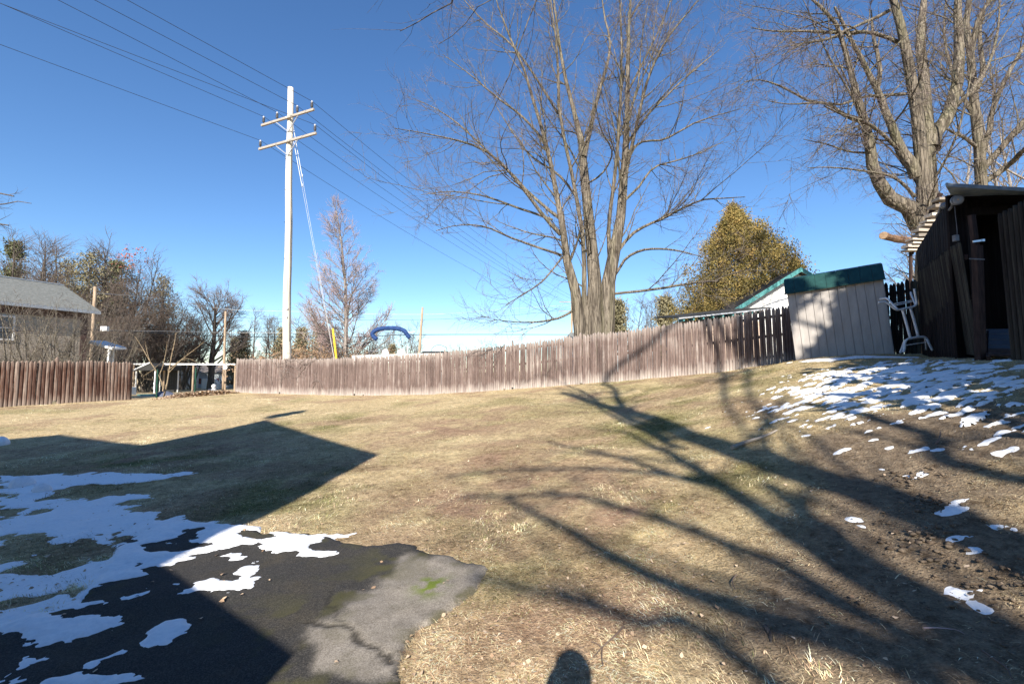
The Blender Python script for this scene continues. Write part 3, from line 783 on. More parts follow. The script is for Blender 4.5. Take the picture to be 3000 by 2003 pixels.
def on_pole(v, a):  # point on the shaft surface at row v, turned by angle a from facing the camera
    p = at_h(v) - R; return p + np.array([math.sin(a) * 0.215, -math.cos(a) * 0.215, 0])
MB().tube([tuple(on_pole(v, 0.9)) for v in range(440, 1040, 40)], 0.012, 5).build('ground_wire', 'cable_black', pole)
for v in (470, 560, 655, 760, 860): MB().beam(tuple(on_pole(v, -0.5)), tuple(on_pole(v, -0.5) * np.array([1, 1, 1]) + np.array([-0.02, -0.07, 0])), 0.02, 0.02).build('bolt', 'cable_black', pole)
for v, w_ in ((905, 0.06), (930, 0.045)): MB().box(tuple(on_pole(v, 0.15) + (-w_, -0.012, -0.06)), tuple(on_pole(v, 0.15) + (w_, 0.004, 0.06))).build('tag_plate', 'galvanised', pole)
# far poles
def far_pole(uv0, uv1, y, r, label, arms=()):
    a = P(*uv0, y); b = P(*uv1, y); a[2] = zg1(a[0], a[1])
    e = empty('utility_pole', tuple(a), label, 'utility pole')
    n = 6
    MB().tube([tuple((b - a) * i / n) for i in range(n + 1)], [r * (1.15 - 0.4 * i / n) for i in range(n + 1)], 10).build('shaft', 'far_pole_wood', e, True)
    for v_, hw in arms:
        q_ = P(uv1[0], v_, y) - a
        MB().beam((q_[0] - hw, q_[1] - 0.2, q_[2]), (q_[0] + hw, q_[1] - 0.2, q_[2]), 0.1, 0.12).build('crossarm', 'grey_wood', e)
    return e
far_pole((268, 1060), (279, 840), 42, 0.16, 'short leaning wooden pole beside the corner of the grey two-storey house')
tb = P(307, 963, 41.8)
tr = MB().box((-0.3, -0.15, -0.22), (0.3, 0.15, 0.22)).build('cable_box', 'white_paint', None, bevel=0.04); tr.location = tuple(tb)
tag(tr, 'white splice box hanging on the service cable beside the short leaning pole', 'cable box')
far_pole((655, 1118), (661, 912), 66, 0.17, 'slender wooden pole standing beyond the gap between the two stockade fences')
far_pole((1222, 1060), (1238, 900), 55, 0.17, 'leaning brown pole rising behind the boat with the folded blue top')
fp = far_pole((1672, 1060), (1676, 860), 74, 0.20, 'distant pale pole half hidden behind the multi-trunk maple', ((885, 2.1), (912, 2.2)))

# wires
def catenary(a, b, sag, n=24):
    return [a + (b - a) * i / n + np.array([0, 0, -4 * sag * (i / n) * (1 - i / n)]) for i in range(n + 1)]
def wire(label, pts, r, mat='cable_black', cat='wire', group=None, name='power_line'):
    o = MB().tube([tuple(p) for p in pts], r, 5).build(name, mat)
    tag(o, label, cat, group); return o
wd = np.array([0.40, 0.916, 0])
fa = {('u', -1.86): (1650, 886), ('u', -0.78): (1664, 884), ('u', 0.78): (1690, 883), ('u', 1.86): (1704, 882), ('l', -2.1): (1648, 913), ('l', 2.1): (1706, 910)}
near_end = {('u', -1.86): (30, -5), ('u', -0.78): (215, -5), ('u', 0.78): (322, -5), ('u', 1.86): (416, -5), ('l', -2.1): (-5, 74), ('l', 2.1): (232, -5)}
wl = {('u', -1.86): 'outer insulator at the left end of the upper crossarm', ('u', -0.78): 'inner left insulator of the upper crossarm', ('u', 0.78): 'inner right insulator of the upper crossarm', ('u', 1.86): 'outer right insulator of the upper crossarm', ('l', -2.1): 'left insulator of the lower crossarm', ('l', 2.1): 'right insulator of the lower crossarm'}
for key, a in INS.items():
    b = P(*fa[key], 73.8)
    c = P(*near_end[key], 17.6 if key[0] == 'u' else 18.2)
    d_ = (c - a) / np.linalg.norm(c - a)
    c2 = a + d_ * 52; c2[2] = c[2] + (c2 - c)[2] * 0.25
    left = [a + (c2 - a) * s for s in np.linspace(0, 1, 20)]
    # keep the sight line near the pole, level out toward the next pole behind the camera
    pts = left[::-1] + catenary(a, b, 1.0)[1:]
    wire('dark power line on the ' + wl[key], pts, 0.011, group='power lines on the tall utility pole')
# guy wires with insulator rods and yellow guard
ga = P(997, 1085, 25.6); ga[2] = zg1(ga[0], ga[1])
for (v0, um, vm, lab) in ((360, 882, 492, 'upper'), (395, 884, 520, 'lower')):
    top = at_h(v0) + np.array([0.16, -0.05, 0]); e_ = P(980 + (4 if v0 == 360 else 0), 965, 25.6)
    root = empty('guy_wire', tuple(top), lab + ' bright guy wire slanting from the tall utility pole down to the yellow guard', 'guy wire')
    d_ = (ga - top)
    MB().tube([(0, 0, 0), tuple(d_)], 0.007, 5).build('cable', 'cable_bright', root)
    MB().tube([tuple(d_ * 0.03), tuple(d_ * 0.20)], 0.015, 8).build('insulator_rod', 'white_paint', root)
    MB().lathe([(0.015, 0), (0.04, 0.03), (0.04, 0.16), (0.015, 0.2)], 8, Matrix.Translation(Vector(d_ * 0.205))).build('clevis', 'galvanised', root)
a_, b_ = P(975, 962, 25.5), P(998, 1085, 25.5); b_[2] = zg1(b_[0], b_[1])
gg = MB().tube([tuple(a_), tuple(a_ + (b_ - a_) * .5), tuple(b_)], [0.055, 0.06, 0.06], 8).build('guy_guard', 'yellow_plastic'); tag(gg, 'bright yellow plastic guard on the foot of the guy wires', 'guy guard')
# long horizontal telephone lines far behind
for (pts, r, mat, lab) in (
    ([(-60, 975), (268, 966), (660, 985), (1000, 988), (1232, 980), (1690, 980)], 0.045, 'cable_black', 'thick black telephone cable strung low between the far poles'),
    ([(276, 858), (440, 872), (658, 905), (850, 912), (1236, 921), (1480, 905), (1676, 893)], 0.016, 'cable_bright', 'thin bright wire on the tops of the far poles'),
    ([(276, 967), (480, 970), (660, 974), (900, 974)], 0.02, 'cable_bright', 'pale service cable running right from the short leaning pole'),
    ([(660, 930), (900, 936), (1236, 936), (1480, 925), (1676, 905)], 0.016, 'cable_black', 'thin dark wire just below the tops of the far poles')):
    deps = [42 + (p[0] - 268) / (660 - 268) * 24 if p[0] < 660 else (66 - (p[0] - 660) / (1232 - 660) * 11 if p[0] < 1232 else 55 + (p[0] - 1232) / 444 * 19) for p in pts]
    wire(lab, smooth_path([P(u, v, max(d, 20)) for (u, v), d in zip(pts, deps)], 5), r, mat)

# ------------------------------------------------------------------ tan shed with green gambrel roof
sc = P(2332, 1060, 12.64); sc2 = P(2620, 1038, 11.4)
shed = empty('garden_shed', tuple(sc), 'leaning tan panelled garden shed with dark green roof at the end of the fence', 'shed')
sx = Vector(sc2 - sc); W = sx.length; sx.normalize()
sz_ = Vector((-0.055, 0.0, 1.0)); sz_ = (sz_ - sx * sz_.dot(sx)).normalized(); sy = sz_.cross(sx)
shed.rotation_euler = Matrix((sx, sy, sz_)).transposed().to_euler()
H, D = 1.94, 1.30
MB().box((0.01, 0.022, -0.12), (W - 0.01, D, H)).build('body', 'shed_trim', shed)
npan = 11; pwid = W / npan
pm = MB().box((0.004, -0.004, -0.1), (pwid - 0.004, 0.02, H - 0.012)).mesh('panel'); pm.materials.append(M['shed_siding'])
for i in range(npan):
    o = bpy.data.objects.new('panel', pm); col.objects.link(o); o.parent = shed; o.location = (i * pwid, (i % 3) * 0.0012, 0)
    b = o.modifiers.new('bevel', 'BEVEL'); b.width = 0.004; b.segments = 1
for i in range(7):
    o = MB().box((W + 0.004 - 0.012, 0.022 + i * D / 7.0 + 0.004, -0.1), (W + 0.012, 0.022 + (i + 1) * D / 7.0 - 0.004, H - 0.01)).build('panel', 'shed_siding', shed)
prof = [(-0.07, H - 0.02), (0.19, H + 0.40), (D / 2, H + 0.50), (D - 0.19, H + 0.40), (D + 0.07, H - 0.02)]
gable = [(0.0, 0.02, H - 0.02), (0.0, 0.21, H + 0.37), (0.0, D / 2, H + 0.46), (0.0, D - 0.21, H + 0.37), (0.0, D, H - 0.02)]
MB().prism([(x + 0.015, y, z) for x, y, z in gable], (W - 0.03, 0, 0)).build('gable_fill', 'shed_trim', shed)
nr = 9; rw = (W + 0.10) / nr
for i in range(nr):
    x0 = -0.05 + i * rw
    mb = MB(); n_ = len(prof)
    th = 0.022
    outer = [(y, z) for y, z in prof]; inner = [(y, z - th) for y, z in prof]
    loop = outer + inner[::-1]
    mb.prism([(x0 + 0.004, y, z + (i % 2) * 0.002) for y, z in loop], (rw - 0.006, 0, 0))
    mb.build('roof_panel', 'green_roof', shed)
MB().beam((-0.06, -0.075, H - 0.03), (W + 0.06, -0.075, H - 0.03), 0.03, 0.03).build('drip_edge', 'green_roof', shed)

# ------------------------------------------------------------------ white gabled neighbour house behind the shed
pk = P(2335, 800, 20.0); hw = 2.75; sl = 0.615
wh = empty('neighbour_house', (pk[0], pk[1], zg1(pk[0], pk[1])), 'white clapboard gable with teal trim rising behind the tan shed', 'house')
R = np.array(wh.location); pz = pk[2] - R[2]
MB().prism([(-hw, 0, -0.2), (hw, 0, -0.2), (hw, 0, pz - hw * sl), (0, 0, pz), (-hw, 0, pz - hw * sl)], (0, 7, 0)).build('wall', 'white_paint', wh)
mb = MB(); zc = 0.1
while zc < pz - 0.1:
    half = min(hw, (pz - zc - 0.10) / sl) - 0.02
    if half > 0.1: mb.add([(-half, -0.004, zc + 0.1), (half, -0.004, zc + 0.1), (half, -0.022, zc), (-half, -0.022, zc), (half, 0, zc - 0.001), (-half, 0, zc - 0.001)], [(0, 3, 2, 1), (3, 5, 4, 2)])
    zc += 0.10
mb.build('clapboard', 'white_paint', wh)['kind'] = 'stuff'
for s in (-1, 1):
    MB().prism([(0, -0.30, pz + 0.18), (0, -0.30, pz + 0.02), (s * (hw + 0.4), -0.30, pz + 0.02 - (hw + 0.4) * sl), (s * (hw + 0.4), -0.30, pz + 0.18 - (hw + 0.4) * sl)], (0, 7.5, 0)).build('roof', 'black_roof', wh)
    MB().prism([(0, -0.325, pz + 0.20), (0, -0.325, pz + 0.0), (s * (hw + 0.42), -0.325, pz - (hw + 0.42) * sl), (s * (hw + 0.42), -0.325, pz + 0.20 - (hw + 0.42) * sl)], (0, 0.03, 0)).build('rake_trim', 'green_trim', wh)
MB().box((-0.35, -0.03, pz - 0.9), (0.35, -0.005, pz - 0.35)).build('vent', 'shed_trim', wh)

# low black lean-to roof over a pink wall
a = P(1988, 932, 17.2); b = P(2262, 903, 17.2)
lt = empty('lean_to', (a[0], a[1], zg1(a[0], a[1])), 'low black lean-to roof edge over a pinkish wall behind the fence', 'lean-to')
R = np.array(lt.location); a -= R; b -= R
MB().prism([a, b, b + np.array([0, 3, .35]), a + np.array([0, 3, .35])], (0, 0, 0.05)).build('roof', 'black_roof', lt)
MB().beam(a + np.array([0, -0.02, -0.01]), b + np.array([0, -0.02, -0.01]), 0.03, 0.05).build('fascia', 'galvanised', lt)
for i in range(9):
    p = a + (b - a) * (0.06 + i * 0.105)
    MB().box((p[0] - 0.025, p[1] + 0.02, p[2] - 0.13), (p[0] + 0.025, p[1] + 0.5, p[2] - 0.02)).build('rafter_tail', 'green_trim', lt)
MB().box((a[0] + 0.35, 0.4, -0.1), (b[0] - 0.1, 2.6, a[2] - 0.06)).build('wall', 'pink_stucco', lt)

# dark grey garage roof behind the maple
a = P(1640, 985, 28); b = P(1935, 966, 28)
gr_ = empty('garage', (0.5 * (a[0] + b[0]), 29.5, zg1(5, 29)), 'low garage with dark grey roof behind the multi-trunk maple', 'garage')
R = np.array(gr_.location); zr = b[2] - R[2]
x0, x1 = a[0] - R[0], b[0] - R[0]
MB().box((x0 + 0.5, -1.2, -0.3), (x1 - 0.3, 2.5, zr - 0.7)).build('wall', 'ranch_siding', gr_)
MB().prism([(x0, -1.7, zr - 0.95), (x0 + 0.9, 0.6, zr), (x0 + 0.9, 3.0, zr - 0.95)], (x1 - x0, 0, 0)).build('roof', 'house_roof', gr_)

# ------------------------------------------------------------------ boat with folded blue bimini
D_ = 27.5
bc = P(1165, 1060, D_)
boat = empty('motor_boat', (bc[0], bc[1] + 0.6, zg1(bc[0], bc[1])), 'white motor boat with folded blue bimini top behind the stockade fence', 'boat')
R = np.array(boat.location)
dk = P(1165, 1042, D_)[2] - R[2]
secs = []
for i in range(9):
    s = i / 8; x = -2.6 + 5.2 * s; wv = 1.05 * (1 - max(0, (s - 0.55) / 0.45) ** 2.2) + 0.02
    kz = 0.5 + 0.55 * max(0, (s - 0.6) / 0.4) ** 2
    secs.append([(x, -wv, dk + 0.18 * s), (x, -wv * 0.92, dk - 0.5 + 0.15 * s), (x, 0, kz), (x, wv * 0.92, dk - 0.5 + 0.15 * s), (x, wv, dk + 0.18 * s)])
mb = MB(); vs_ = [p for s in secs for p in s]; fs_ = [(i * 5 + j, i * 5 + j + 1, (i + 1) * 5 + j + 1, (i + 1) * 5 + j) for i in range(8) for j in range(4)]
fs_ += [(0, 1, 2, 3, 4)] + [(i * 5, (i + 1) * 5, (i + 1) * 5 + 4, i * 5 + 4) for i in range(8)]
mb.add(vs_, fs_).build('hull', 'vinyl_white', boat)
for i in range(2):
    MB().box((-1.9 + 2.6 * i, -0.9, 0.05), (-1.7 + 2.6 * i, 0.9, 0.75)).build('trailer_bunk', 'galvanised', boat)
path = smooth_path([P(u, v, D_) - R for u, v in [(1104, 994), (1093, 984), (1092, 975), (1104, 966), (1122, 962), (1145, 961), (1168, 963), (1184, 969), (1192, 979), (1200, 990)]], 4)
MB().tube([tuple(p) for p in path], [0.13 + 0.012 * math.sin(i * 2.1) for i in range(len(path))], 10).build('bimini_sock', 'blue_canvas', boat, True)
for (p, q) in (((1100, 990), (1126, 1040)), ((1096, 988), (1112, 1040)), ((1199, 988), (1232, 1034)), ((1196, 988), (1222, 1040))):
    MB().tube([tuple(P(*p, D_) - R), tuple(P(*q, D_) - R)], 0.02, 6).build('strut', 'metal_bright', boat)
def seat(u, v, r, name='seat'):
    c = P(u, v, D_ - 0.1) - R
    MB().lathe([(r * 0.9, -0.5), (r, -0.05), (r * 0.95, 0.08), (r * 0.75, 0.2), (r * 0.4, 0.27), (0.02, 0.29)], 14, Matrix.Translation(Vector(c)) @ Matrix.Diagonal((1, 0.6, 1, 1))).build(name, 'vinyl_white', boat, True)
seat(1129, 1036, 0.22); seat(1176, 1036, 0.27)
MB().tube([tuple(P(*p, D_ - 0.2) - R) for p in [(1082, 1044), (1081, 1028), (1110, 1028), (1110, 1044)]], 0.018, 6).build('windshield_frame', 'metal_bright', boat)
MB().tube([tuple(P(*p, D_) - R) for p in [(1193, 1040), (1193, 1012)]], 0.025, 6).build('light_mast', 'white_paint', boat)
MB().tube([tuple(P(*p, D_) - R) for p in [(1195, 972), (1206, 974), (1216, 971)]], 0.02, 6).build('antenna', 'white_paint', boat)
hp = smooth_path([P(u, v, 26) for u, v in [(1262, 1050), (1264, 1024), (1275, 1013), (1287, 1010), (1300, 1014), (1309, 1021), (1311, 1050)]], 4)
hp[0][2] = hp[-1][2] = zg1(hp[0][0], hp[0][1])
o = MB().tube([tuple(p) for p in hp], 0.016, 6).build('garden_hoop', 'cable_black'); tag(o, 'thin dark metal garden hoop showing just above the fence pickets', 'hoop')
a = P(1228, 1026, 33); b = P(1302, 1024, 33)
lr = empty('low_outbuilding', (0.5 * (a[0] + b[0]), 34, zg1(-5, 34)), 'low outbuilding whose dark roof shows just above the fence beside the boat', 'outbuilding')
R = np.array(lr.location)
MB().prism([(a[0] - R[0], -1, a[2] - R[2] - 0.25), (a[0] - R[0], 0.5, a[2] - R[2]), (a[0] - R[0], 2, a[2] - R[2] - 0.25)], (b[0] - a[0], 0, 0)).build('roof', 'black_roof', lr)
MB().box((a[0] - R[0] + 0.1, -0.8, -0.2), (b[0] - R[0] - 0.1, 1.8, a[2] - R[2] - 0.26)).build('wall', 'ranch_siding', lr)

# ------------------------------------------------------------------ grey two-storey house on the left
A_ = P(0, 887, 28.0); B_ = P(281, 909, 32.7)
dv = (B_ - A_); dv[2] = 0; dv /= np.linalg.norm(dv); nv = np.array([dv[1], -dv[0], 0])   # nv faces the lawn
e0 = A_ - dv * 8; e1 = B_ - dv * 0.5
ez = A_[2] - 0.1; base = zg1(-31, 30) - 0.2
lh = empty('two_storey_house', (e1[0], e1[1], base), 'grey beige two-storey house with shingled roof behind the dark fence section', 'house')
R = np.array(lh.location); q0 = e0 - R; q1 = e1 - R; q0[2] = q1[2] = 0
hz = ez - base
inn = -nv * 8.0
MB().prism([q0, q1, q1 + inn, q0 + inn], (0, 0, hz)).build('wall', 'house_siding', lh)
mb = MB(); zc = 0.2
while zc < hz - 0.45:
    p0 = q0 + nv * 0.025; p1 = q1 + nv * 0.025
    for pa, pb2 in ((p0, p1),):
        mb.add([pa + (0, 0, zc), pb2 + (0, 0, zc), q1 + nv * 0.006 + (0, 0, zc + 0.13), q0 + nv * 0.006 + (0, 0, zc + 0.13), q0 + (0, 0, zc), q1 + (0, 0, zc)], [(0, 1, 2, 3), (0, 4, 5, 1)])
    zc += 0.132
mb.build('clapboard', 'house_siding', lh)['kind'] = 'stuff'
MB().prism([q0 + nv * 0.05 + (0, 0, hz - 0.5), q1 + nv * 0.05 + (0, 0, hz - 0.5), q1 + nv * 0.05 + (0, 0, hz), q0 + nv * 0.05 + (0, 0, hz)], nv * 0.02).build('eave_band', 'house_brown', lh)  # brown band along the top of the wall
MB().prism([q1 - dv * 0.35 + nv * 0.045, q1 + dv * 0.03 + nv * 0.045, q1 + dv * 0.03 + nv * 0.045 + (0, 0, hz - 0.5), q1 - dv * 0.35 + nv * 0.045 + (0, 0, hz - 0.5)], nv * 0.02).build('corner_board', 'house_brown', lh)
ro = nv * 0.55; rise = 2.15
ev0 = q0 + ro + (0, 0, hz - 0.02) - dv * .4; ev1 = q1 + ro + (0, 0, hz - 0.02) + dv * 0.5
rd0 = q0 + inn / 2 + (0, 0, hz + rise) - dv * .4; rd1 = q1 + inn / 2 + (0, 0, hz + rise) + dv * 0.5
roof = MB().prism([ev0, ev1, rd1, rd0], (0, 0, 0.16)).build('roof', 'house_roof', lh)
nrows = 26; mb = MB()
for i in range(nrows):
    s0 = i / nrows; s1 = (i + 1) / nrows
    a0 = ev0 + (rd0 - ev0) * s0; a1 = ev1 + (rd1 - ev1) * s0; b0 = ev0 + (rd0 - ev0) * s1; b1 = ev1 + (rd1 - ev1) * s1
    mb.add([a0 + (0, 0, 0.195), a1 + (0, 0, 0.195), b1 + (0, 0, 0.165), b0 + (0, 0, 0.165), a0 + (0, 0, 0.161), a1 + (0, 0, 0.161)], [(0, 1, 2, 3), (0, 4, 5, 1)])
o = mb.build('shingle_course', 'house_roof', roof); o['kind'] = 'stuff'
MB().beam(rd0 + (0, 0, 0.2), rd1 + (0, 0, 0.2), 0.22, 0.07).build('ridge_cap', 'galvanised', roof)
MB().beam(ev0 + nv * 0.03 + (0, 0, 0.06), ev1 + nv * 0.03 + (0, 0, 0.06), 0.03, 0.2).build('gutter', 'galvanised', roof)
back0 = q0 + inn - ro + (0, 0, hz - 0.02) - dv * .4; back1 = q1 + inn - ro + (0, 0, hz - 0.02) + dv * .5
MB().prism([rd0, rd1, back1, back0], (0, 0, 0.16)).build('roof', 'house_roof', lh)
gpk = q1 + inn / 2 + (0, 0, hz + rise)
MB().prism([q1 + (0, 0, hz), gpk, q1 + inn + (0, 0, hz)], -dv * 0.1).build('gable', 'house_siding', lh)
def house_window(s, z0, z1, wd_):
    c = q0 + dv * s + nv * 0.045
    f = MB()
    for (u0, u1, v0, v1) in ((-wd_ / 2 - 0.1, wd_ / 2 + 0.1, z0 - 0.1, z0), (-wd_ / 2 - 0.1, wd_ / 2 + 0.1, z1, z1 + 0.1), (-wd_ / 2 - 0.1, -wd_ / 2, z0, z1), (wd_ / 2, wd_ / 2 + 0.1, z0, z1), (-wd_ / 2, wd_ / 2, (z0 + z1) / 2 - 0.03, (z0 + z1) / 2 + 0.03)):
        f.prism([c + dv * u0 + (0, 0, v0), c + dv * u1 + (0, 0, v0), c + dv * u1 + (0, 0, v1), c + dv * u0 + (0, 0, v1)], nv * 0.05)
    w_ = f.build('window', 'white_paint', lh)
    MB().prism([c + dv * (-wd_ / 2) + (0, 0, z0), c + dv * (wd_ / 2) + (0, 0, z0), c + dv * (wd_ / 2) + (0, 0, z1), c + dv * (-wd_ / 2) + (0, 0, z1)], nv * 0.015).build('pane', 'dark_glass', w_)
house_window(8.15, hz - 2.1, hz - 0.75, 0.95); house_window(4.0, hz - 2.1, hz - 0.75, 0.95)
# porch roof at its far corner
pa_ = P(261, 1006, 33.5); pc = P(328, 1024, 33.5)
po = empty('side_porch', (pc[0], pc[1], zg1(pc[0], pc[1])), 'small side porch with pale blue roof and white post at the grey house corner', 'porch')
R = np.array(po.location)
MB().prism([pa_ - R, pc - R, pc - R + (0, 0, 0.14), pa_ - R + (0, 0, 0.22)], (-0.3, 1.6, 0.1)).build('roof', 'white_paint', po)
MB().box((-0.42, 0.1, -0.2), (-0.28, 0.24, pc[2] - R[2] + 0.05)).build('post', 'white_paint', po)
MB().box((-1.2, 1.3, -0.2), (-1.06, 1.44, pc[2] - R[2] + 0.3)).build('post', 'white_paint', po)

# ------------------------------------------------------------------ beyond the gap: ranch house, arbor, carport, boxes
ra = P(505, 1091, 100); rb = P(760, 1091, 100); zb = zg1(-60, 100)
rh = empty('ranch_house', (ra[0], 100, zb), 'long low ranch house with brown roof and maroon shutters far behind the gap', 'house')
R = np.array(rh.location); wl_ = rb[0] - ra[0]; hh = ra[2] - zb
MB().box((0, 0, -0.3), (wl_, 8, hh)).build('wall', 'ranch_siding', rh)
MB().prism([(-0.4, -0.6, hh), (-0.4, 4, hh + 2.0), (-0.4, 8.6, hh)], (wl_ + 0.8, 0, 0)).build('roof', 'ranch_roof', rh)
for i, x in enumerate((2.6, 5.2, 9.0, 12.4, 16.0)):
    w_ = MB().box((x - 0.65, -0.07, 0.9), (x + 0.65, -0.02, 2.1)).build('window', 'white_paint', rh)
    MB().box((x - 0.5, -0.10, 1.0), (x + 0.5, -0.075, 2.0)).build('pane', 'dark_glass', w_)
    for s in (-1, 1): MB().box((x + s * 0.95 - 0.25, -0.08, 0.9), (x + s * 0.95 + 0.25, -0.03, 2.1)).build('shutter', 'maroon', rh)
d0 = MB().box((7.0, -0.08, 0.0), (7.9, -0.02, 2.1)).build('door', 'white_paint', rh)
MB().box((7.15, -0.11, 1.0), (7.75, -0.085, 1.95)).build('pane', 'dark_glass', d0)
# white gabled entry wing in front of the ranch
ga_ = P(500, 1075, 92); wg = empty('entry_wing', (ga_[0], 92, zg1(ga_[0], 92)), 'small white gabled garage with dark door left of the ranch house', 'garage')
R = np.array(wg.location); hz2 = P(500, 1083, 92)[2] - R[2]
MB().box((-3.5, 0, -0.3), (1.6, 6, hz2)).build('wall', 'white_paint', wg)
MB().prism([(-3.9, -0.3, hz2), (-1.0, -0.3, hz2 + 1.4), (2.0, -0.3, hz2)], (0, 6.6, 0)).build('roof', 'ranch_roof', wg)
MB().prism([(-3.9, -0.34, hz2 - 0.15), (-3.9, -0.34, hz2 + 0.1), (-1.0, -0.34, hz2 + 1.5), (2.0, -0.34, hz2 + 0.1), (2.0, -0.34, hz2 - 0.15), (-1.0, -0.34, hz2 + 1.2)], (0, 0.03, 0)).build('rake_trim', 'white_paint', wg)
MB().box((-3.0, -0.05, -0.2), (0.7, -0.01, hz2 - 0.5)).build('garage_door', 'dark_glass', wg)
# open carport with white trim
ca = P(400, 1085, 58); cp = empty('carport', (ca[0], 58, zg1(ca[0], 58)), 'dark open carport with white gable trim and posts left of the ranch house', 'carport')
R = np.array(cp.location); hz3 = ca[2] - R[2]
for x in (0.0, 2.4):
    for y in (0.0, 4.0): MB().box((x - 0.06, y - 0.06, -0.2), (x + 0.06, y + 0.06, hz3)).build('post', 'white_paint', cp)
MB().prism([(-0.3, -0.2, hz3 + 0.003), (1.8, -0.2, hz3 + 0.95), (2.6, -0.2, hz3 + 0.55), (2.6, -0.2, hz3 + 0.003)], (0, 4.6, 0)).build('roof', 'black_roof', cp)
for (x0, z0, x1, z1) in ((-0.35, hz3, 1.8, hz3 + 1.0),):
    MB().beam((x0, -0.24, z0), (x1, -0.24, z1), 0.04, 0.14).build('rake_trim', 'white_paint', cp)
MB().box((0.1, 3.9, -0.2), (2.35, 3.98, hz3 - 0.005)).build('interior_shade_wall', 'black_roof', cp)  # black sheet, the shade inside the carport put into its colour
o = MB().box((-0.9, -0.3, -0.1), (0.0, 0.35, 0.85)).build('storage_box', 'vinyl_white', None, bevel=0.03); b_ = P(393, 1126, 52); o.location = (b_[0], 52, zg1(b_[0], 52)); tag(o, 'cream storage box on the grass just beyond the dark fence end', 'box')
o = MB().lathe([(0.02, 0), (0.75, 0.02), (0.8, 0.09), (0.7, 0.1), (0.02, 0.05)], 16, Matrix.Diagonal((1.3, 0.6, 1, 1))).build('wading_pool', 'green_trim'); b_ = P(434, 1133, 46); o.location = (b_[0], 46, zg1(b_[0], 46)); tag(o, 'flat turquoise plastic tub lying on the grass beyond the gap', 'tub')
# post-and-beam arbor
aa = P(384, 1066, 60); ab = P(690, 1067, 60)
arb = empty('arbor_frame', (aa[0], 60, zg1(aa[0], 60)), 'long white beam on wooden posts crossing the gap in front of the ranch house', 'arbor')
R = np.array(arb.location)
MB().beam(tuple(aa - R), tuple(ab - R), 0.2, 0.2).build('beam', 'white_paint', arb)
for u in (392, 482, 567, 690):
    p = P(u, 1068, 60.1) - R; g_ = zg1(p[0] + R[0], 60) - R[2]
    MB().tube([(p[0], p[1], g_ - 0.2), (p[0], p[1], p[2])], 0.11, 8).build('post', 'far_pole_wood', arb)
sp_ = P(661, 1076, 64); sg = empty('round_sign', (sp_[0], 64, zg1(sp_[0], 64)), 'round white disc sign on a wooden post beside the slender far pole', 'sign')
R = np.array(sg.location); hz4 = sp_[2] - R[2]
MB().tube([(0, 0.05, -0.2), (0, 0.05, hz4 - 0.1)], 0.11, 8).build('post', 'far_pole_wood', sg)
MB().lathe([(0.30, -0.03), (0.32, 0.0), (0.30, 0.03)], 20, Matrix.Translation((0, -0.12, hz4)) @ Matrix.Rotation(math.pi / 2, 4, 'X')).build('disc', 'white_paint', sg)
for (u0, u1, v0, y, lab) in ((591, 606, 1109, 92, 'square white utility box on the lawn in front of the ranch house tree'), (619, 637, 1110, 91, 'white covered utility box with sloping top beside the ranch house tree')):
    p0 = P(u0, v0, y); p1 = P(u1, v0, y); e = empty('utility_box', (p0[0], y, zg1(p0[0], y)), lab, 'utility box'); hx = p1[0] - p0[0]; hz5 = p0[2] - zg1(p0[0], y)
    if v0 == 1109: MB().box((0, 0, -0.1), (hx, 0.9, hz5)).build('cabinet', 'white_paint', e, bevel=0.03)
    else: MB().prism([(0, 0, -0.1), (hx, 0, -0.1), (hx, 0, hz5 * 0.5), (hx * 0.45, 0, hz5), (0, 0, hz5 * 0.7)], (0, 0.9, 0)).build('cabinet', 'white_paint', e)
    MB().box((-0.04, -0.04, -0.12), (hx + 0.04, 0.94, -0.02)).build('plinth', 'galvanised', e)
# low white kerb rail along the far drive
p0 = P(525, 1119, 94); p1 = P(760, 1119, 94)
# wire fence on green posts across the gap
F0 = P(392, 1166, 21.9); F1 = P(458, 1166, 22.2); F2 = P(571, 1147, 23.2); F3 = P(688, 1148, 24.3)
wf = empty('wire_fence', (F0[0], F0[1], zg1(F0[0], F0[1])), 'welded wire fence on green steel posts closing the gap between the stockade fences', 'wire fence')
R = np.array(wf.location)
for p in (F1, F2):
    zz = zg1(p[0], p[1]) - R[2]; q_ = p - R
    MB().box((q_[0] - 0.022, q_[1] - 0.02, zz - 0.2), (q_[0] + 0.022, q_[1] + 0.02, zz + 1.38)).build('post', 'green_post', wf)
    MB().box((q_[0] - 0.03, q_[1] + 0.021, zz + 0.0), (q_[0] + 0.03, q_[1] + 0.026, zz + 1.3)).build('post_flange', 'green_post', wf)
mb = MB()
for pa, pb2 in ((F0, F1), (F1, F2), (F2, F3)):
    pa = np.array([pa[0], pa[1], zg1(pa[0], pa[1])]) - R; pb2 = np.array([pb2[0], pb2[1], zg1(pb2[0], pb2[1])]) - R
    for hh_ in np.arange(0.05, 1.22, 0.1): mb.tube([tuple(pa + (0, 0, hh_)), tuple((pa + pb2) / 2 + (0, 0, hh_ - 0.015)), tuple(pb2 + (0, 0, hh_))], 0.0014, 3, False)
    nn_ = int(np.linalg.norm(pb2 - pa) / 0.1)
    for i in range(nn_ + 1):
        b0 = pa + (pb2 - pa) * i / nn_; mb.tube([tuple(b0 + (0, 0, 0.03)), tuple(b0 + (0, 0, 1.22))], 0.0014, 3, False)
mb.build('wire_mesh', 'wire_steel', wf)
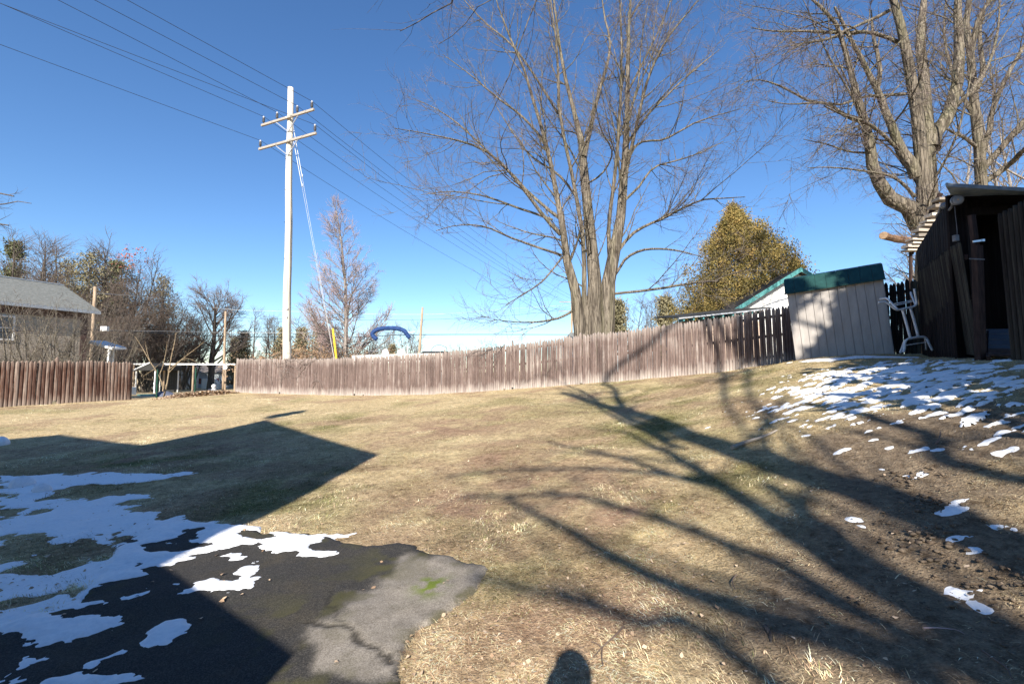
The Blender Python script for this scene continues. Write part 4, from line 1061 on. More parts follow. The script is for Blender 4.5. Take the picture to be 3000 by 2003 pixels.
# ornament and tarp in the leaves
oo = P(626, 1143, 24.0); orn = empty('garden_ornament', (oo[0], oo[1], zg1(oo[0], oo[1])), 'small white garden figure in a wire basket on the leaf pile', 'ornament')
MB().lathe([(0.02, 0.30), (0.08, 0.33), (0.11, 0.40), (0.10, 0.47), (0.05, 0.52), (0.01, 0.53)], 12).build('head', 'white_paint', orn, True)
MB().lathe([(0.10, 0.0), (0.17, 0.08), (0.15, 0.2), (0.08, 0.31)], 12).build('body', 'vinyl_white', orn, True)
for hz6 in (0.06, 0.16, 0.26):
    MB().tube([(0.24 * math.cos(a), 0.2 * math.sin(a), hz6) for a in np.linspace(0, 2 * math.pi, 17)], 0.012, 5, False).build('basket_ring', 'tarp_blue', orn)
for a in np.linspace(0, 2 * math.pi, 9)[:-1]:
    MB().tube([(0.2 * math.cos(a), 0.17 * math.sin(a), -0.02), (0.25 * math.cos(a), 0.21 * math.sin(a), 0.28)], 0.01, 5).build('basket_rod', 'tarp_blue', orn)
tp = P(482, 1156, 23.4); rng = random.Random(3)
mb = MB(); n1_, n2_ = 14, 8; vs_ = []
for i in range(n1_):
    for j in range(n2_):
        a = 2 * math.pi * i / n1_; b = j / (n2_ - 1) * math.pi / 2
        r = 0.5 * math.cos(b) * (1 + 0.18 * math.sin(3 * a + 2 * b) + 0.06 * rng.random())
        vs_.append((r * math.cos(a), r * 0.6 * math.sin(a), 0.27 * math.sin(b) * (1 + 0.15 * math.sin(4 * a)) - 0.03))
mb.add(vs_, [(i * n2_ + j, ((i + 1) % n1_) * n2_ + j, ((i + 1) % n1_) * n2_ + j + 1, i * n2_ + j + 1) for i in range(n1_) for j in range(n2_ - 1)])
o = mb.build('tarp_bundle', 'tarp_blue', None, True); o.location = (tp[0], tp[1], zg1(tp[0], tp[1])); tag(o, 'crumpled blue tarp bundle beside the sapling in the gap', 'tarp')

# ------------------------------------------------------------------ black playhouse at the right edge
C0 = np.array([7.80, 7.92, 0]); C1 = np.array([9.92, 11.0, 0])
sdv = (C1 - C0) / np.linalg.norm(C1 - C0); fdv = np.array([0.985, -0.17, 0])
zb = 1.75; zt0 = P(2815, 572, 7.92)[2]; zt1 = P(2697, 735, 11.0)[2]
ph = empty('playhouse', (C0[0], C0[1], zb), 'black stained wooden playhouse with doorway and ramp at the foot of the tall maples', 'playhouse')
R = np.array(ph.location)
nb = 26
Ls = np.linalg.norm(C1 - C0)
for i in range(nb):
    a = C0 + sdv * Ls * i / nb - R; b = C0 + sdv * (Ls * (i + 1) / nb - 0.006) - R
    za, zb_ = zt0 + (zt1 - zt0) * i / nb - R[2], zt0 + (zt1 - zt0) * (i + 1) / nb - R[2]
    inn_ = np.array([sdv[1], -sdv[0], 0]) * (0.025 + 0.004 * (i % 2)); oo_ = -np.array([sdv[1], -sdv[0], 0]) * (0.004 * (i % 3))
    A0 = np.array([a[0], a[1], -0.35]) + oo_; B0 = np.array([b[0], b[1], -0.35]) + oo_
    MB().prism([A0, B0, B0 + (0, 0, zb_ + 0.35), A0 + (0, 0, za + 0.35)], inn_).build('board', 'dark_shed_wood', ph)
def fp_(s, z, off=0.0):
    return np.array([fdv[0] * s + fdv[1] * off * -1.0, fdv[1] * s + off * fdv[0], z])
ztop = zt0 - R[2] - 0.02
dl, dr_ = 0.30, 1.18; sill = P(2920, 964, 7.8)[2] - R[2]; dh = P(2850, 628, 7.8)[2] - R[2]
s = 0.0
while s < 3.0:
    w_ = 0.13
    if s + w_ <= dl or s >= dr_: z0_ = -0.35
    else: z0_ = dh
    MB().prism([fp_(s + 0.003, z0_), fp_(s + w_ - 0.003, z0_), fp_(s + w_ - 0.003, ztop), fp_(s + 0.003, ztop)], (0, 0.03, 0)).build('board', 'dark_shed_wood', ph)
    s += w_
MB().prism([fp_(dl, sill - 0.06, -0.05), fp_(dr_, sill - 0.06, -0.05), fp_(dr_, sill, -0.05), fp_(dl, sill, -0.05)], (0, 0.12, 0)).build('door_sill', 'lamp_body', ph)
dleaf = MB().prism([fp_(dl + 0.25, sill, 0.75), fp_(dr_ + 1.0, sill, 0.75), fp_(dr_ + 1.0, dh + 0.3, 0.75), fp_(dl + 0.25, dh + 0.3, 0.75)], (0, 0.03, 0)).build('inner_wall', 'dark_shed_wood', ph)
MB().prism([fp_(0.12, sill - 0.05, 0.06), fp_(dr_ + 1.5, sill - 0.05, 0.06), fp_(dr_ + 1.5, sill - 0.05, 0.06) + sdv * 2.2, fp_(0.16, sill - 0.05, 0.06) + sdv * 2.2], (0, 0, 0.04)).build('floor', 'dark_shed_wood', ph)
MB().box((dl - 0.11, -0.07, -0.3), (dl - 0.005, 0.06 - 0.035, dh + 0.1)).build('door_jamb', 'dark_shed_wood', ph)
MB().prism([fp_(dl - 0.12, dh, -0.045), fp_(dr_ + 0.1, dh, -0.045), fp_(dr_ + 0.1, dh + 0.13, -0.045), fp_(dl - 0.12, dh + 0.13, -0.045)], (0, 0.04, 0)).build('door_header', 'dark_shed_wood', ph)
MB().box((-0.10, -0.05, -0.35), (0.05, 0.0 - 0.005, ztop)).build('corner_post', 'dark_shed_wood', ph)
# roof slab with grey-blue edge
ra_ = P(2770, 547, 7.45) - R; rb_ = P(3120, 568, 7.2) - R
bk = np.array([1.9, 3.6, -0.35])
c1_ = np.array([C1[0] + 0.10, C1[1], zt1 + 0.02]) - R
c1_ = c1_ + (0.30, 0, -0.12); k0_ = np.array([C0[0] + 0.16, C0[1] + 0.12, zt0 - 0.02]) - R
MB().prism([ra_, rb_, rb_ + bk, c1_, k0_], (0, 0, 0.07)).build('roof', 'slate_roof_edge', ph, bevel=0.01)
MB().prism([k0_ + (0.05, -0.3, -0.003), rb_ + (0, 0.06, -0.003), rb_ + bk + (0, 0, -0.003), c1_ + (0.12, 0, -0.003), k0_ + (0.05, 0.05, -0.003)], (0, 0, -0.03)).build('roof_deck', 'dark_shed_wood', ph)
# ramp
r0 = P(2895, 1042, 7.1) - R; r1 = P(2975, 1046, 7.0) - R; r2 = fp_(dl + 0.12, sill - 0.02, -0.05); r3 = fp_(dr_, sill - 0.02, -0.05)
rk = 9
for i in range(rk):
    a0 = r0 + (r2 - r0) * i / rk; a1 = r1 + (r3 - r1) * i / rk; b0 = r0 + (r2 - r0) * (i + 0.92) / rk; b1 = r1 + (r3 - r1) * (i + 0.92) / rk
    MB().prism([a0, a1, b1, b0], (0, 0, 0.025 + 0.004 * (i % 2))).build('ramp_board', 'steel_floor' if i > 1 else 'dark_post', ph)
for a, b in ((r0, r2), (r1, r3)):
    MB().beam(tuple(a + (0, 0, -0.06)), tuple(b + (0, 0, -0.06)), 0.05, 0.11).build('ramp_stringer', 'dark_post', ph)
# flood lights, switch box, cable
def flood(u, v, y, r, lab):
    p = P(u, v, y); e = empty('flood_light', tuple(p), lab, 'flood light')
    q = (Vector((-0.35, -0.9, -0.15))).to_track_quat('Z', 'Y').to_matrix().to_4x4()
    MB().lathe([(r * 0.35, -0.13), (r * 0.55, -0.10), (r * 0.95, -0.03), (r, 0.0), (r, 0.02), (r * 0.9, 0.025)], 18, q).build('housing', 'lamp_body', e, True)
    MB().lathe([(r * 0.88, 0.024), (r * 0.6, 0.034), (r * 0.2, 0.038)], 18, q).build('lens', 'lamp_lens', e, True)
    MB().lathe([(r * 0.18, 0.036), (r * 0.1, 0.044)], 10, q).build('sensor', 'amber_dot', e)
    MB().tube([(0.02, 0.1, 0), (0.06, 0.16, -0.06), (0.12, 0.3, -0.10)], 0.02, 6).build('bracket', 'lamp_body', e)
flood(2804, 586, 7.62, 0.088, 'round grey flood light under the roof corner of the black playhouse')
flood(2767, 602, 8.2, 0.06, 'small flood light turned aside beyond the larger one on the playhouse wall')
sb = P(2800, 698, 7.72); o = MB().box((-0.035, -0.03, -0.055), (0.035, 0.03, 0.055)).build('switch_box', 'lamp_body', None, bevel=0.006); o.location = tuple(sb); tag(o, 'small grey weatherproof switch box on the playhouse corner', 'switch box')
o = MB().tube([tuple(p) for p in smooth_path([P(u, v, 7.7) for u, v in [(2797, 605), (2799, 630), (2802, 655), (2804, 680), (2803, 695)]], 3)], 0.0045, 6).build('power_cable', 'lamp_body'); tag(o, 'thin white cable from the flood light down to the switch box', 'cable')
# posts and latch of the gate
gp = empty('gate_post', tuple(P(2866, 1040, 7.25)), 'brown gate post with metal latch beside the playhouse doorway', 'post')
R = np.array(gp.location); a = P(2872, 1042, 7.25) - R; b = P(2850, 630, 7.25) - R; m_ = P(2862, 720, 7.25) - R
MB().beam(tuple(a + (0, 0, -0.15)), tuple(m_), 0.10, 0.10, (0, 1, 0)).build('lower_post', 'dark_post', gp)
MB().beam(tuple(m_ + (-0.01, 0.01, -0.1)), tuple(b + (-0.01, 0.01, 0)), 0.07, 0.07, (0, 1, 0)).build('upper_post', 'dark_post', gp)
l0 = P(2850, 708, 7.18) - R; l1 = P(2878, 704, 7.18) - R
MB().beam(tuple(l0), tuple(l1), 0.012, 0.03).build('latch', 'metal_bright', gp)
MB().box(tuple(l1 + (-0.015, -0.012, -0.018)), tuple(l1 + (0.03, 0.012, 0.018))).build('latch_plate', 'metal_bright', gp)
h0 = P(2840, 758, 7.2) - R; h1 = P(2884, 760, 7.2) - R
MB().beam(tuple(h0), tuple(h1), 0.012, 0.018).build('hinge_strap', 'lamp_body', gp)
# stockade gate leaves, swung open
def leaf(label, a, b, zb0, zb1, zt0, zt1, lean, w=0.085, seed=0, mat='mossy_gate_wood'):
    rng = random.Random(seed); a = np.array(a, float); b = np.array(b, float); L = np.linalg.norm(b - a); n = int(L / w); d = (b - a) / L
    e = empty('gate_leaf', (a[0], a[1], zb0), label, 'gate'); nn_ = np.array([d[1], -d[0]])
    Rr = np.array(e.location)
    for i in range(n):
        s = (i + 0.5) / n; p = a + d * L * s; zb_ = zb0 + (zb1 - zb0) * s; zt_ = zt0 + (zt1 - zt0) * s + rng.gauss(0, 0.008)
        me = picket_mesh('picket', w * 0.985, 1.0, 0.03, 0.03, i); 
        me.materials.append(M[mat])
        o = bpy.data.objects.new('picket', me); col.objects.link(o); o.parent = e
        o.location = (p[0] - Rr[0], p[1] - Rr[1], zb_ - Rr[2]); o.scale = (1, 1, zt_ - zb_)
        o.rotation_euler = (lean, 0, math.atan2(d[1], d[0]))
    for fz_ in (0.15, 0.5, 0.85):
        p0 = np.r_[a, zb0 + (zt0 - zb0) * fz_] - Rr; p1 = np.r_[b, zb1 + (zt1 - zb1) * fz_] - Rr
        off = np.r_[-nn_ * 0.035, 0]; tl = np.r_[nn_ * math.sin(lean), 0]; p0 = p0 + tl * (zt0 - zb0) * fz_; p1 = p1 + tl * (zt1 - zb1) * fz_
        MB().beam(tuple(p0 + off), tuple(p1 + off), 0.04, 0.08).build('rail', 'dark_post', e)
pA = P(2872, 1037, 7.3); pB = P(2728, 1022, 10.4); tA = P(2826, 700, 7.3); tB = P(2697, 793, 10.4)
leaf('long grey stockade gate leaf swung open in front of the black playhouse wall', pB[:2], pA[:2], pB[2] - 0.05, pA[2] - 0.02, tB[2], tA[2], 0.077, seed=2)
pA = P(2965, 1043, 6.0); pB = P(3100, 1045, 5.3); tA = P(2952, 628, 6.0); tB = P(3100, 560, 5.3)
leaf('mossy stockade gate leaf standing right of the playhouse doorway', pA[:2], pB[:2], pA[2] - 0.05, pB[2] - 0.05, tA[2], tB[2], 0.02, seed=4)

# ------------------------------------------------------------------ plank steps up to the tree fort
st = empty('plank_stair', tuple(P(2690, 760, 12.6)), 'steep stair of short planks climbing beside the maple trunk behind the playhouse', 'stair')
R = np.array(st.location); rng = random.Random(4)
steps = [(2661, 2718, 729), (2665, 2722, 718), (2671, 2730, 708), (2677, 2738, 698), (2686, 2745, 685), (2694, 2752, 671), (2705, 2758, 657), (2712, 2770, 644), (2724, 2785, 624), (2738, 2800, 601), (2750, 2815, 579)]
for i, (u0, u1, v) in enumerate(steps):
    y = 12.3 - i * 0.06
    a = P(u0, v, y) - R; b = P(u1 + 12, v - 2, y) - R
    MB().box((a[0] + rng.uniform(-0.05, 0.04), a[1] - 0.02, a[2] - rng.uniform(0.04, 0.075)), (b[0], a[1] + 0.22, a[2] + rng.uniform(0.0, 0.02)), Matrix.Translation((a + b).tolist()) @ Matrix.Rotation(rng.uniform(-0.03, 0.03), 4, 'Y') @ Matrix.Translation((-(a + b)).tolist())).build('plank', 'plank_wood', st)
for du in (4, 60):
    MB().beam(tuple(P(2664 + du, 745, 12.5) - R), tuple(P(2752 + du, 566, 11.85) - R), 0.05, 0.10).build('stringer', 'dark_post', st)
MB().tube([tuple(P(2668, 745, 12.5) - R), tuple(P(2668, 1000, 12.5) - R)], 0.045, 6).build('post', 'dark_post', st)

# ------------------------------------------------------------------ white tubular frame standing on end by the shed
Yf = 9.9; fr = empty('tubular_frame', tuple(P(2660, 1030, Yf)), 'white bent tube table frame standing on end between the shed and the gate', 'frame')
R = np.array(fr.location)
Zx = lambda x, y: (2550 + x / 6.817, 830 + y / 6.817)
def tb_(pts, y0, y1, r, name='tube', closed=False):
    ys = np.linspace(y0, y1, len(pts))
    p = smooth_path([P(*Zx(*q_), yy) - R for q_, yy in zip(pts, ys)], 4)
    MB().tube([tuple(c) for c in p], r, 8).build(name, 'white_tube', fr, True)
tb_([(165, 385), (260, 372), (320, 380), (420, 460), (500, 515), (560, 525), (700, 500), (850, 468), (905, 430), (925, 380), (905, 280), (875, 105)], Yf, Yf - 0.1, 0.022, 'upper_rail')
tb_([(180, 315), (290, 296), (345, 312), (400, 370), (480, 455), (545, 520)], Yf + 0.42, Yf + 0.05, 0.022, 'upper_arm')
tb_([(905, 425), (860, 320), (820, 230), (808, 180)], Yf - 0.05, Yf + 0.40, 0.022, 'upper_arm')
tb_([(475, 410), (650, 375), (880, 328)], Yf + 0.3, Yf + 0.25, 0.011, 'cross_rod')
tb_([(495, 440), (690, 398), (880, 350)], Yf + 0.15, Yf + 0.12, 0.011, 'cross_rod')
tb_([(640, 515), (720, 800), (798, 1085)], Yf, Yf - 0.02, 0.026, 'leg')
tb_([(800, 490), (880, 760), (955, 1060)], Yf, Yf - 0.02, 0.026, 'leg')
tb_([(660, 1375), (680, 1300), (690, 1180), (730, 1125), (800, 1098), (950, 1072), (1060, 1068), (1110, 1090), (1140, 1130), (1190, 1240), (1240, 1335)], Yf - 0.05, Yf - 0.05, 0.024, 'foot_rail')
tb_([(595, 1380), (640, 1270), (675, 1170), (715, 1130)], Yf + 0.4, Yf, 0.022, 'foot_arm')
tb_([(1120, 1325), (1110, 1200), (1095, 1090)], Yf + 0.4, Yf, 0.018, 'foot_arm')
tb_([(710, 1235), (930, 1200), (1150, 1172)], Yf, Yf, 0.011, 'cross_rod')
# ------------------------------------------------------------------ tree tools (whole levels grown at once)
def unit(v): return v / np.maximum(np.linalg.norm(v, axis=-1, keepdims=True), 1e-9)
def resample(pts, rads, K):
    pts = np.array(smooth_path(pts, 5)); n = len(pts)
    cum = np.r_[0, np.cumsum(np.linalg.norm(pts[1:] - pts[:-1], axis=1))]; s = np.linspace(0, cum[-1], K)
    out = np.stack([np.interp(s, cum, pts[:, i]) for i in range(3)], 1)
    rr = np.interp(np.linspace(0, 1, K), np.linspace(0, 1, len(rads)), rads)
    return out, rr
def children(rng, PP, RR, den, s0, s1, ang, ln, up, wig, K, rr, taper=0.25, lenfall=0.55, droop=0.0, minr=0.003, absr=None, cap=None, thick=0.02):
    """PP (N,K,3) parents -> arrays of children"""
    N, KP, _ = PP.shape
    if N == 0: return np.zeros((0, K, 3)), np.zeros((0, K))
    L = np.linalg.norm(PP[:, 1:] - PP[:, :-1], axis=2).sum(1)
    cnt = rng.poisson(np.maximum(L * den * (s1 - s0), 0.01))
    if cap: cnt = np.minimum(cnt, cap)
    pi = np.repeat(np.arange(N), cnt); n = len(pi)
    s = rng.uniform(s0, s1, n)
    f = s * (KP - 1); i0 = np.minimum(f.astype(int), KP - 2); k = (f - i0)[:, None]
    p = PP[pi, i0] * (1 - k) + PP[pi, i0 + 1] * k
    ax = unit(PP[pi, i0 + 1] - PP[pi, i0])
    r0 = RR[pi, i0] * (1 - k[:, 0]) + RR[pi, i0 + 1] * k[:, 0]
    q = unit(np.cross(ax, unit(rng.normal(size=(n, 3)))))
    a = np.radians(rng.uniform(ang[0], ang[1], n))[:, None]
    d = unit(ax * np.cos(a) + q * np.sin(a))
    length = rng.uniform(ln[0], ln[1], n) * (1 - lenfall * s)
    if absr is None: rs = np.maximum(np.minimum(r0 * rr, length * thick + 0.004), minr)
    else: rs = np.maximum(np.minimum(r0 * 0.8, rng.uniform(absr[0], absr[1], n)), minr * 0.7)
    out = np.zeros((n, K, 3)); out[:, 0] = p
    st = (length / (K - 1))[:, None]
    for j in range(1, K):
        d = unit(d + rng.normal(size=(n, 3)) * wig + np.array([0, 0, up - droop * j / K]))
        out[:, j] = out[:, j - 1] + d * st
    rad = rs[:, None] * np.linspace(1, taper, K)[None]
    return out, rad
def tubes(PP, RR, m):
    N, K, _ = PP.shape
    T = np.empty_like(PP); T[:, 1:-1] = PP[:, 2:] - PP[:, :-2]; T[:, 0] = PP[:, 1] - PP[:, 0]; T[:, -1] = PP[:, -1] - PP[:, -2]
    T = unit(T); mean = unit(PP[:, -1] - PP[:, 0])
    ref = np.where(np.abs(mean[:, 2:3]) > 0.8, np.array([[1.0, 0.13, 0]]), np.array([[0.07, 0.05, 1.0]]))
    u = unit(np.cross(T, ref[:, None, :])); v = np.cross(T, u)
    a = np.arange(m) * 2 * math.pi / m
    ring = PP[:, :, None, :] + RR[:, :, None, None] * (u[:, :, None, :] * np.cos(a)[None, None, :, None] + v[:, :, None, :] * np.sin(a)[None, None, :, None])
    V = ring.reshape(-1, 3)
    b = (np.arange(N) * K * m)[:, None, None] + (np.arange(K - 1) * m)[None, :, None]
    j = np.arange(m)[None, None, :]; j2 = (j + 1) % m
    Q = np.stack([b + j, b + j2, b + m + j2, b + m + j], -1).reshape(-1, 4)
    return V, Q
def tube_obj(name, groups, mat, parent, origin):
    Vs = []; Qs = []; n = 0
    for PP, RR, m in groups:
        if len(PP) == 0: continue
        V, Q = tubes(PP, RR, m); Vs.append(V); Qs.append(Q + n); n += len(V)
    if not Vs: return None
    me = np_mesh(name, np.concatenate(Vs) - np.array(origin), quads=np.concatenate(Qs), smooth=True)
    return link_mesh(name, me, mat, parent)
def copy_tree(src, loc, rz, sc, label, group=None, keep_leaves=False):
    r = src.copy(); col.objects.link(r); r.location = tuple(float(c) for c in loc); r.rotation_euler = (0, 0, rz); r.scale = (sc, sc, sc) if not isinstance(sc, tuple) else sc
    r['label'] = label
    if group: r['group'] = group
    elif 'group' in r: del r['group']
    for ch in list(src.children):
        if ch.name.startswith('leaves') and not keep_leaves: continue
        c = ch.copy(); col.objects.link(c); c.parent = r
    return r
def bare_tree(loc, label, seed, height, trunk_r, lv, fork=0.25, bark_m='grey_bark', twig_m='twig_grey', name='bare_tree', group=None, lean=(0, 0), stems=1, spread=0.25, cat='tree'):
    """free-grown bare tree: trunk(s), limbs, twigs"""
    rng = np.random.default_rng(seed)
    root = empty(name, loc, label, cat, group)
    PPs = []; RRs = []
    for s in range(stems):
        d = np.array([lean[0], lean[1], 1.0])
        if stems > 1:
            a = 2 * math.pi * s / stems + rng.uniform(0, 1); d = d + np.array([math.cos(a), math.sin(a), 0]) * spread * rng.uniform(0.5, 1.2)
        d = unit(d); K = 10; p = np.zeros((K, 3)); p[0] = (rng.normal() * 0.05 * (stems > 1), rng.normal() * 0.05 * (stems > 1), -0.2)
        for j in range(1, K):
            d = unit(d + rng.normal(size=3) * 0.05 + np.array([0, 0, 0.05])); p[j] = p[j - 1] + d * height * rng.uniform(0.9, 1.05) / (K - 1)
        PPs.append(p); RRs.append(trunk_r * np.array([1.25, 1.0, .93, .85, .76, .66, .55, .43, .3, .15]) * (1 if stems == 1 else rng.uniform(.6, 1)))
    P0 = np.array(PPs); R0 = np.array(RRs)
    levels = [(P0, R0)]
    for prm in lv:
        levels.append(children(rng, *levels[-1], **prm))
    tube_obj('trunk', [(P0, R0, 10)], bark_m, root, (0, 0, 0))
    tube_obj('limbs', [(*levels[1], 6)] + ([(*levels[2], 4)] if len(levels) > 3 else []), bark_m, root, (0, 0, 0))['kind'] = 'stuff'
    tube_obj('twigs', [(*l, 3) for l in levels[(3 if len(levels) > 3 else 2):]], twig_m, root, (0, 0, 0))['kind'] = 'stuff'
    return root
def clump_tris(rng, C, n, spread, size, aniso=(1, 1, 1), upb=0.0):
    """n small leaf faces round every centre"""
    N = len(C); c = np.repeat(C, n, 0) + rng.normal(size=(N * n, 3)) * spread * np.array(aniso)
    a = unit(rng.normal(size=c.shape) + np.array([0, 0, upb])); b = unit(np.cross(a, unit(rng.normal(size=c.shape))))
    s = size * rng.uniform(0.6, 1.3, (len(c), 1))
    V = np.stack([c - b * s * 0.32, c + b * s * 0.32, c + a * s], 1).reshape(-1, 3)
    T = np.arange(len(V)).reshape(-1, 3)
    return V, T
def leaf_obj(name, V, T, mat, parent):
    return link_mesh(name, np_mesh(name, V, tris=T), mat, parent)

def guided_tree(name, label, origin, limbs, seed, bark_m, twig_m, lv, K=14, extra=None, group=None):
    """limbs: list of (points in world space, radii list); sub-branches are grown on them"""
    rng = np.random.default_rng(seed)
    root = empty(name, origin, label, 'tree', group)
    PP = []; RR = []
    for pts, rads in limbs:
        p, r = resample(pts, rads, K)
        p = p + rng.normal(size=p.shape) * (r[:, None] * 0.12)
        PP.append(p); RR.append(r)
        tube_obj('limb' if r[0] < 0.22 else 'trunk', [(p[None], r[None], 12)], bark_m, root, origin)
    PP = np.array(PP); RR = np.array(RR)
    levels = [(PP, RR)]
    if extra is not None:
        ex = children(rng, PP, RR, K=K, **extra)
        tube_obj('limbs', [(*ex, 6)], bark_m, root, origin)['kind'] = 'stuff'
        levels[0] = (np.concatenate([PP, ex[0]]), np.concatenate([RR, ex[1]]))
    cur = levels[0]
    for i, prm in enumerate(lv):
        cur = children(rng, *cur, **prm); levels.append(cur)
    o_ = tube_obj('branches', [(*levels[1], 6), (*levels[2], 4)], bark_m, root, origin); o_['kind'] = 'stuff'
    o_ = tube_obj('twigs', [(*l, 3) for l in levels[3:]], twig_m, root, origin); o_['kind'] = 'stuff'
    return root

def px_limb(zpts, off, sc, y, rpx, dy=0.0, yy=None):
    """trace: zoom coordinates -> points; dy bends the limb towards (-) or away from (+) the viewer"""
    n = len(zpts); pts = []
    for i, (x, z) in enumerate(zpts):
        s = i / (n - 1)
        pts.append(P(off[0] + x / sc, off[1] + z / sc, y + dy * s ** 1.5))
    return pts, [r / sc / FPX * y for r in rpx]

# ------------------------------------------------------------------ the multi-trunk maple behind the fence
Y0 = 18.6; O4 = (1150, 0); S4 = 1.568
L = []
def add(z, rpx, dy=0.0, y=Y0): L.append(px_limb(z, O4, S4, y, [r * (0.80 if rpx[0] > 28 and r > 20 else 0.66) for r in rpx], dy))
add([(880, 1660), (865, 1530), (830, 1300), (795, 1150), (775, 1020), (755, 900), (735, 790), (705, 660), (680, 560), (650, 470), (615, 350), (575, 250), (530, 150), (490, 50), (450, -120)], [52, 44, 38, 32, 25, 21, 19, 17, 14, 12, 10, 8, 6, 4, 2], -1.5)
add([(930, 1660), (925, 1530), (928, 1300), (908, 1100), (888, 900), (880, 780), (876, 690), (845, 560), (815, 430), (780, 300), (760, 150), (740, 0), (720, -200)], [58, 50, 46, 38, 31, 28, 25, 17, 14, 11, 8, 6, 2], 0.4)
add([(878, 720), (905, 600), (945, 430), (985, 300), (1000, 200), (975, 80), (950, -80)], [20, 16, 13, 10, 8, 6, 3], 1.2)
add([(900, 1500), (882, 1350), (880, 1200), (866, 1000), (842, 900), (820, 780), (790, 650), (765, 520), (760, 300), (742, 100), (700, -150)], [30, 24, 20, 16, 15, 13, 11, 10, 8, 5, 2], -2.5)
add([(960, 1660), (985, 1530), (1000, 1300), (1030, 1100), (1050, 950), (1065, 800), (1070, 650), (1078, 500), (1080, 350), (1086, 150), (1100, -150)], [54, 48, 42, 35, 27, 23, 19, 16, 13, 9, 4], 0.3)
add([(1005, 1250), (992, 1100), (996, 1000), (1016, 850), (1036, 650), (1046, 480), (1052, 300), (1050, 100), (1035, -120)], [18, 14, 13, 12, 11, 9, 7, 5, 2], -2.0)
add([(1052, 920), (1080, 760), (1110, 620), (1150, 450), (1190, 320), (1260, 180), (1340, 80), (1440, -40)], [14, 13, 12, 11, 9, 7, 5, 2], -1.0)
add([(772, 1080), (700, 1000), (600, 870), (500, 750), (400, 680), (280, 640), (130, 610), (10, 590)], [13, 12, 10, 9, 7, 5, 3, 2], -3.5)
add([(790, 1020), (700, 950), (610, 870), (550, 800), (470, 730), (380, 640), (290, 560), (200, 500), (90, 450)], [12, 11, 10, 8, 7, 6, 5, 3, 2], 2.0)
add([(778, 1172), (650, 1130), (540, 1090), (420, 1040), (300, 1035), (200, 1060)], [9, 8, 6, 5, 3, 2], -3.0)
add([(735, 1010), (640, 975), (560, 950), (420, 900), (270, 880), (130, 895)], [9, 8, 7, 5, 4, 2], 1.5)
add([(780, 1180), (700, 1280), (620, 1340), (520, 1400)], [7, 6, 4, 2], -2.5)
add([(862, 1400), (790, 1450), (700, 1475), (580, 1480), (490, 1470)], [9, 8, 6, 4, 2], -2.0)
add([(1042, 1140), (1120, 1060), (1250, 1000), (1400, 925), (1540, 910), (1620, 905)], [12, 10, 8, 6, 4, 2], -2.5)
add([(1025, 1260), (1080, 1180), (1170, 1145), (1300, 1150), (1420, 1180)], [10, 9, 7, 5, 2], -3.0)
add([(1000, 1350), (1150, 1335), (1290, 1315), (1420, 1295), (1500, 1290)], [9, 9, 8, 7, 5], -3.0)
add([(1065, 920), (1130, 860), (1200, 770), (1300, 740), (1420, 700), (1520, 650)], [9, 8, 6, 5, 4, 2], 1.5)
add([(1080, 700), (1150, 650), (1250, 640), (1400, 560), (1600, 500)], [8, 7, 6, 4, 2], -1.5)
add([(1090, 640), (1180, 520), (1300, 400), (1400, 310), (1500, 230)], [9, 8, 6, 5, 2], 2.0)
add([(700, 650), (600, 540), (470, 440), (340, 330), (230, 250)], [9, 8, 6, 4, 2], 1.0)
add([(760, 520), (640, 330), (540, 200), (420, 100), (300, -30)], [9, 8, 6, 5, 3], 2.5)
add([(1080, 420), (1170, 250), (1240, 100), (1300, -60)], [8, 6, 5, 3], 3.0)
add([(840, 900), (760, 800), (640, 720), (560, 620), (470, 480)], [9, 8, 6, 5, 3], 3.5)
add([(880, 850), (960, 800), (1010, 700), (960, 600), (930, 480)], [7, 6, 5, 4, 3], -3.0)
mo = P(1150 + 920 / S4, 1000, Y0); mo[2] = zg1(mo[0], mo[1])
for i in (0, 1, 3, 4):  # run the stems into the ground
    p, r = L[i]; p[0] = np.array([p[0][0], p[0][1], mo[2] - 0.3])
maple_lv = [dict(den=2.3, s0=0.25, s1=1.0, ang=(20, 60), ln=(1.2, 4.6), up=0.05, wig=0.13, K=8, rr=0.45, thick=0.010),
            dict(den=3.3, s0=0.12, s1=1.0, ang=(25, 60), ln=(0.5, 2.1), up=0.04, wig=0.16, K=5, rr=0.55, minr=0.0065),
            dict(den=5.6, s0=0.1, s1=1.0, ang=(25, 60), ln=(0.25, 0.8), up=0.03, wig=0.18, K=3, rr=0.6, taper=0.6, absr=(0.0036, 0.006))]
guided_tree('maple_tree', 'huge bare maple with three thick trunks rising just behind the stockade fence', tuple(mo), L, 12, 'maple_bark', 'twig_pale', maple_lv, extra=dict(den=0.20, s0=0.30, s1=0.8, ang=(14, 32), ln=(3.5, 7.5), up=0.03, wig=0.06, rr=0.55, thick=0.0075, lenfall=0.35))

